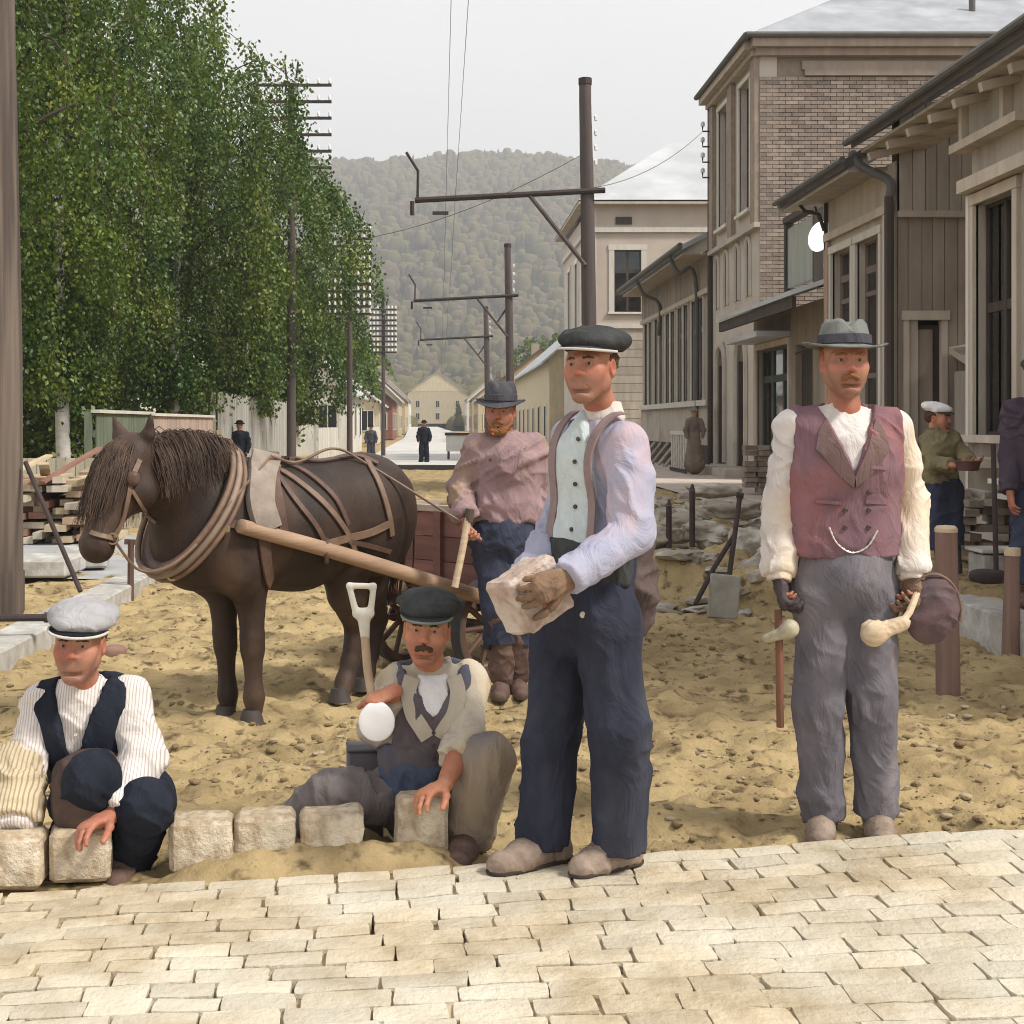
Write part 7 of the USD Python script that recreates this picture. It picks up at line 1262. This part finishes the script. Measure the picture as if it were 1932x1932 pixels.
for s in (-1, 1):
    H.ball(hp_(.17, -.055, s*.052), (.098, .098, .098), k=.05); H.ball(hp_(.15, .062, s*.092), (.03, .026, .03), k=.03); H.ball(hp_(.505, .052, s*.040), (.017, .014, .014), k=.012, sub=True); H.ball(hp_(.49, .038, s*.050), (.026, .02, .026), k=.02)
    e0 = hp_(-.01, .005, s*.062); ed = unit(V(0, 0, 1)*.9 + sx*s*.35 + fr*.15); H.cone(e0, e0 + ed*.09, .034, .034, .02, fr, 1.5); H.cone(e0 + ed*.09, e0 + ed*.19, .034, .007, .02, fr, 1.5)
def leg(pts, rad, k=.03):
    for a, b, ra, rb in zip(pts, pts[1:], rad, rad[1:]): H.cone(a, b, ra, rb, k)
def fore(f, s, fx=0.0):
    p = [at(wi, f, s, z) for z in (.78, .66, .40, .34, .16, .11, .05)]
    for i, q in enumerate(p): p[i] = q + V(fx*(1 - q[2]/.78), 0, -.05*(1 - q[2]/.78))
    leg(p, [.105, .085, .058, .055, .040, .048, .042]); return p[-1]
f1, f2 = fore(-.055, .11, .025), fore(-.02, -.085, .04)
def hind(off):
    p = [P(648, 1060, 7.55), P(655, 1120, 7.55), P(672, 1182, 7.70), P(660, 1250, 7.66), P(650, 1288, 7.62), P(645, 1306, 7.58)]; p = [q + off for q in p]; leg(p, [.15, .105, .062, .045, .050, .044]); return p[-1]
r1, r2 = hind(V(0, 0, 0)), hind(V(.10, .32, 0))
part(hs, 'body', folds(H.mesh(.012), .0022, (5, 5, 5), 3), COAT, sm=True)
for q in (f1, f2, r1, r2): part(hs, 'hoof', place(lathe([(0.001, .075), (.045, .072), (.052, .05), (.066, .0), (0, 0)], 16), V(q[0] - .012, q[1] - .015, -.062)), HOOF, sm=40)
def hit(u, v, o=0.0):
    """the point where the line of sight through the pixel meets the horse"""
    c, p = V(0, 0, CAM_H), P(u, v, 5.6); d = unit(p - c)
    for _ in range(90):
        x = float(H(p[None])[0])
        if x < .002: break
        p = p + d*max(x*.6, .002)
        if p[1] > 9.5: break
    g = np.array([float(H((p + e)[None])[0] - H((p - e)[None])[0]) for e in np.eye(3)*.012]); n = unit(g); return p + n*o, n
def path(px, n=26, o=.008):
    c = curve(px, n); q = [hit(*x, o) for x in c]; return np.array([a for a, b in q]), np.array([b for a, b in q])
HARN = mat('harness_leather', (0.13, 0.075, 0.055), (0.07, 0.042, 0.034), scale=12, rough=.5, bump=.3, bscale=50); HARNL = mat('worn_harness_leather', (.21, .135, .095), (.13, .085, .06), scale=12, rough=.55); PADM = mat('saddle_pad', (.30, .25, .21), (.19, .155, .13), scale=8, rough=.9, bump=.4); BRASS = mat('brass', (.45, .34, .17), rough=.35, metal=.8)
# eyes, forelock, mane and tail
for s in (-1, 1): part(hs, 'eye', place((np.array(trimesh.creation.icosphere(2, .02).vertices), np.array(trimesh.creation.icosphere(2, .02).faces)), hp_(.15, .074, s*.098)), IRIS, sm=True)
r = np.random.default_rng(77); st = []
def lock(pts, r0, n=4): st.append(tube(curve(pts, 9), np.r_[np.linspace(r0, r0*.8, 6), r0*.55, r0*.3, .001], n, False))
for k in range(1250):
    s = np.clip(r.normal(0, .042), -.085, .085); a0 = r.uniform(-.03, .05); L = r.uniform(.18, .42); w = s*1.25 + r.normal(0, .010)
    lock([hp_(a0 - .03, .105 - abs(s)*.3, s*.6), hp_(a0 + L*.35, .158 + r.normal(0, .006) - abs(w)*.35, w), hp_(a0 + L*.7, .146 + r.normal(0, .008) - abs(w)*.4, w*1.05), hp_(a0 + L, .122 + r.normal(0, .01) - abs(w)*.3, w*1.0 + r.normal(0, .012))], r.uniform(.0012, .0031))
part(hs, 'forelock', join(st), MANE, sm=True, rnd=np.repeat(r.random(len(st)), 36)); st = []
for k in range(1800):
    t_ = r.random(); c = V(*r.normal(0, .012, 3)) + poll*(1 - t_) + (at(wi, .02, 0, 1.30))*t_ + V(0, 0, .055*math.sin(math.pi*t_) + .02) + V(.03, .03, 0)*(1-t_); side = 1 if r.random() < .5 else -1; L = r.uniform(.06, .24) if side > 0 else r.uniform(.14, .38)
    out = SD*side; lock([c, c + out*.075 + V(0, 0, .025), c + out*(.135 + .02*r.random()) - V(0, 0, L*.45), c + out*(.155 + .035*r.random()) - V(0, 0, L)], r.uniform(.0012, .0031))
part(hs, 'mane', join(st), MANE, sm=True, rnd=np.repeat(r.random(len(st)), 36)); st = []
tb0 = at(cr_, -.42, 0, 1.12)
for k in range(46):
    o = V(*r.normal(0, .018, 3)) - SD*.10; lock([tb0 + o, tb0 - FW*.10 + o*1.3 - V(0, 0, .05), tb0 - FW*.13 + o*2 - V(0, 0, .4), tb0 - FW*.10 + o*2.2 - V(0, 0, r.uniform(.6, .85))], .011)
part(hs, 'tail', join(st), COAT, sm=True)
# ---- harness
hn = thing('harness', 'brown leather harness with collar, back pad and rump straps on the horse', 'harness', wi*V(1, 1, 0))
tc_, bc_ = at(wi, .055, 0, 1.27), at(wi, .40, 0, .74); cc = (tc_ + bc_)/2; dn = unit(bc_ - tc_); ring = []
for a in np.linspace(0, 2*math.pi, 44, endpoint=False):
    d = -dn*math.cos(a)*1.0 + SD*math.sin(a); ring.append(on_surface(lambda x: H(x), cc, d, .62))
ring = np.array(ring); ring = np.vstack([ring, ring[:1]]); axn = unit(np.cross(dn, SD)); rc = ring - cc; rc = rc/np.linalg.norm(rc, axis=1, keepdims=True)
part(hn, 'collar', tube(ring + rc*.012, .044, 8, False), HARN, sm=True)
for o, r_, m in ((.055, .016, HARNL), (-.030, .014, HARNL), (.012, .018, mat('pale_collar_band', (.27, .20, .15), rough=.7))): part(hn, 'collar_band', tube(ring + rc*.052 + axn*o, r_, 6, False), m, sm=True)
part(hn, 'hame_top', join([tube([tc_ + V(0, 0, .05), tc_ + V(-.01, 0, .16)], .014, 6), tube([tc_ + V(0, 0, .10) - SD*.10, tc_ + V(0, 0, .10) + SD*.10], .014, 6)]), BRASS)
p, n = path([(500, 868), (488, 900), (486, 950), (500, 1000)], 16, .028); part(hn, 'back_pad', strap(p, n, .15, .02), PADM, sm=40); p, n = path([(515, 866), (512, 910), (520, 960), (528, 1010)], 16, .035); part(hn, 'pad_strap', strap(p, n, .055, .006), HARN, sm=40)
p, n = path([(496, 1000), (500, 1060), (508, 1100)], 14, .01); part(hn, 'girth', strap(p, n, .07, .006), HARN, sm=40)
for px, w, m in (([(508, 878), (555, 905), (610, 950), (650, 1000), (668, 1040)], .030, HARNL), ([(525, 870), (580, 895), (630, 940), (655, 990)], .028, HARN), ([(515, 884), (545, 930), (590, 985), (612, 1022)], .026, HARN), ([(530, 864), (600, 872), (670, 862), (712, 876)], .035, HARN), ([(690, 866), (715, 915), (732, 970), (738, 1010)], .030, HARNL), ([(600, 1030), (650, 1016), (700, 1003), (738, 985)], .040, HARNL), ([(655, 1020), (700, 1030), (735, 1040)], .025, HARN), ([(420, 985), (455, 992), (490, 1000)], .04, HARN)):
    p, n = path(px, 26, .010); part(hn, 'strap', strap(p, n, w, .005), m, sm=40)
for px, w in (([(247, 900), (240, 940), (226, 990), (210, 1015)], .022), ([(172, 1005), (190, 1012), (212, 1016)], .022), ([(262, 868), (255, 885), (247, 905)], .024), ([(247, 925), (275, 965), (296, 985)], .016)):
    p, n = path(px, 18, .008); part(hn, 'bridle_strap', strap(p, n, w, .004), HARNL, sm=40)
p, n = hit(249, 903, .012); part(hn, 'blinker', place((rock((0, 0, 0), (.032, .03, .035), 1, 2, .1)), p), HARN, sm=True); p, n = hit(209, 1017, .012); part(hn, 'bit_ring', tube(np.array([p + V(.024*math.cos(a), 0, .024*math.sin(a)) for a in np.linspace(0, 2*math.pi, 14)]), .005, 5, False), BRASS)
q = [hit(211, 1018, .01)[0], P(262, 1075, 6.38), P(320, 1068, 6.42), hit(385, 1010, .03)[0], hit(430, 950, .06)[0], hit(500, 880, .07)[0]]; part(hn, 'rein', tube(curve(q, 40), .007, 6), HARNL)
q = [hit(500, 880, .07)[0], P(560, 872, 7.2), P(630, 846, 7.45), P(700, 880, 7.5), P(870, 985, 7.5)]; part(hn, 'rein', tube(curve(q, 30), .008, 6), HARNL); p, n = hit(330, 1078, .02); part(hn, 'breast_ring', tube(np.array([p + V(.03*math.cos(a), -.01, .03*math.sin(a)) for a in np.linspace(0, 2*math.pi, 14)]), .008, 5, False), BRASS)
for u, v in ((412, 985), (425, 998), (502, 885), (520, 890)):
    p, n = hit(u, v, .03); part(hn, 'buckle', place(bevel_box((.03, .03, .035), .006), p), BRASS)
# ---- cart
CARTW = wood('red_brown_boards', (.215, .105, .085), (.14, .068, .055), stretch=(.3, .3, 3)); SHAFTW = wood('shaft_ash', (.42, .285, .195), (.30, .195, .13), stretch=(.3, .3, 3)); CRIM = wood('cart_rim', (.42, .34, .28)); TYRE = mat('iron_tyre', (.06, .055, .055), rough=.6)
c0 = V(0.0, 8.55, 0); ct = thing('cart', 'low reddish-brown tip cart with iron-tyred wheels behind the horse', 'cart', c0); Rc_ = np.stack([FW, SD, V(0, 0, 1)], 1); cb_ = lambda x0, x1, y0, y1, z0, z1: (BV*[x1-x0, y1-y0, z1-z0] @ Rc_.T + c0 + FW*(x0+x1)/2 + SD*(y0+y1)/2 + V(0, 0, (z0+z1)/2), BF)
for k in range(3): part(ct, 'front_board', cb_(-.03, 0, -.46, .46, .46 + k*.152, .46 + k*.152 + .146), CARTW)
for s in (-1, 1):
    for k in range(3): part(ct, 'side_board', cb_(-1.55, -.032, s*.46 - .016, s*.46 + .016, .46 + k*.152, .46 + k*.152 + .146), CARTW)
for k in range(3): part(ct, 'tail_board', cb_(-1.585, -1.555, -.46, .46, .46 + k*.152, .46 + k*.152 + .146), CARTW)
part(ct, 'floor', cb_(-1.55, -.032, -.44, .44, .42, .455), CARTW); part(ct, 'top_rail', join([cb_(-.05, .02, -.48, .48, .918, .955), cb_(-1.60, -.052, -.49, -.44, .918, .955), cb_(-1.60, -.052, .44, .49, .918, .955)]), CRIM); part(ct, 'frame_beam', join([cb_(-1.5, .25, s*.30 - .04, s*.30 + .04, .33, .415) for s in (-1, 1)]), WOODD)
for a in (-.35, 0, .35): part(ct, 'stave', cb_(.002, .03, a - .03, a + .03, .44, .915), CARTW)
part(ct, 'load', (lambda m: (m[0]*V(1, 1, 1), m[1]))((lambda: (rock(c0 + FW*-.8 + V(0, 0, .86), (.5, .6, .14), 3, 3, .3, rotz(.8))))()), DIRT, sm=True)
for fx in (-.05, -1.25):
    part(ct, 'axle', tube([c0 + FW*fx + SD*-.42 + V(0, 0, .24), c0 + FW*fx + SD*.42 + V(0, 0, .24)], .03, 8), IRON)
    for s in (-1, 1):
        cw = c0 + FW*fx + SD*s*.37 + V(0, 0, .235); a = np.linspace(0, 2*math.pi, 33); rim = np.array([cw + FW*.27*math.cos(q) + V(0, 0, .27*math.sin(q)) for q in a])
        wn = np.array([unit(q - cw) for q in rim]); w = part(ct, 'wheel', strap(rim, wn, .07, .022), WOODD, sm=40); part(w, 'tyre', strap(rim + wn*.026, wn, .075, .006), TYRE, sm=40); part(w, 'hub', tube([cw - SD*.08, cw + SD*.10*s + SD*.0], .05, 12), WOODD)
        part(w, 'spokes', join([tube([cw + (FW*math.cos(q) + V(0, 0, math.sin(q)))*.04, cw + (FW*math.cos(q) + V(0, 0, math.sin(q)))*.255], .018, 6) for q in np.linspace(0, 2*math.pi, 10, endpoint=False)]), WOODD)
e = c0 + SD*.40 + V(0, 0, .44); a_ = P(480, 1000, 6.78); b_ = P(912, 1128, 8.15); part(ct, 'shaft', tube(curve([b_ - (a_ - b_)*.06, b_, b_*.66 + a_*.34 + V(0, -.03, .01), b_*.3 + a_*.7 + V(0, -.05, .015), a_, a_ + (a_ - b_)*.05], 20), np.linspace(.046, .036, 20), 10), SHAFTW, sm=True)
off = -SD*.70; part(ct, 'shaft', tube(curve([b_ + off, (a_ + b_)/2 + off, a_ + off], 16), np.linspace(.046, .036, 16), 10), SHAFTW, sm=True)
part(ct, 'tug_loop', tube(np.array([(a_*.72 + b_*.28) + V(0, -.06, 0) + V(.0, .055*math.sin(q), .06*math.cos(q)) + V(0, .03, .01) for q in np.linspace(0, 2*math.pi, 14)]), .012, 6, False), HARN)
# ------------------------------------------------------------------ the valley's thin summer haze
hz = single('haze', box2((-1500, -300, -6), (1500, 3000, 420)), usdkit.material(stage, '/World/Looks/haze', {'v': ('principled_volume', {'color': (0.97, 0.98, 1.0), 'density': 0.00066, 'anisotropy': 0.2})}, volume='v.volume'), kind='stuff')
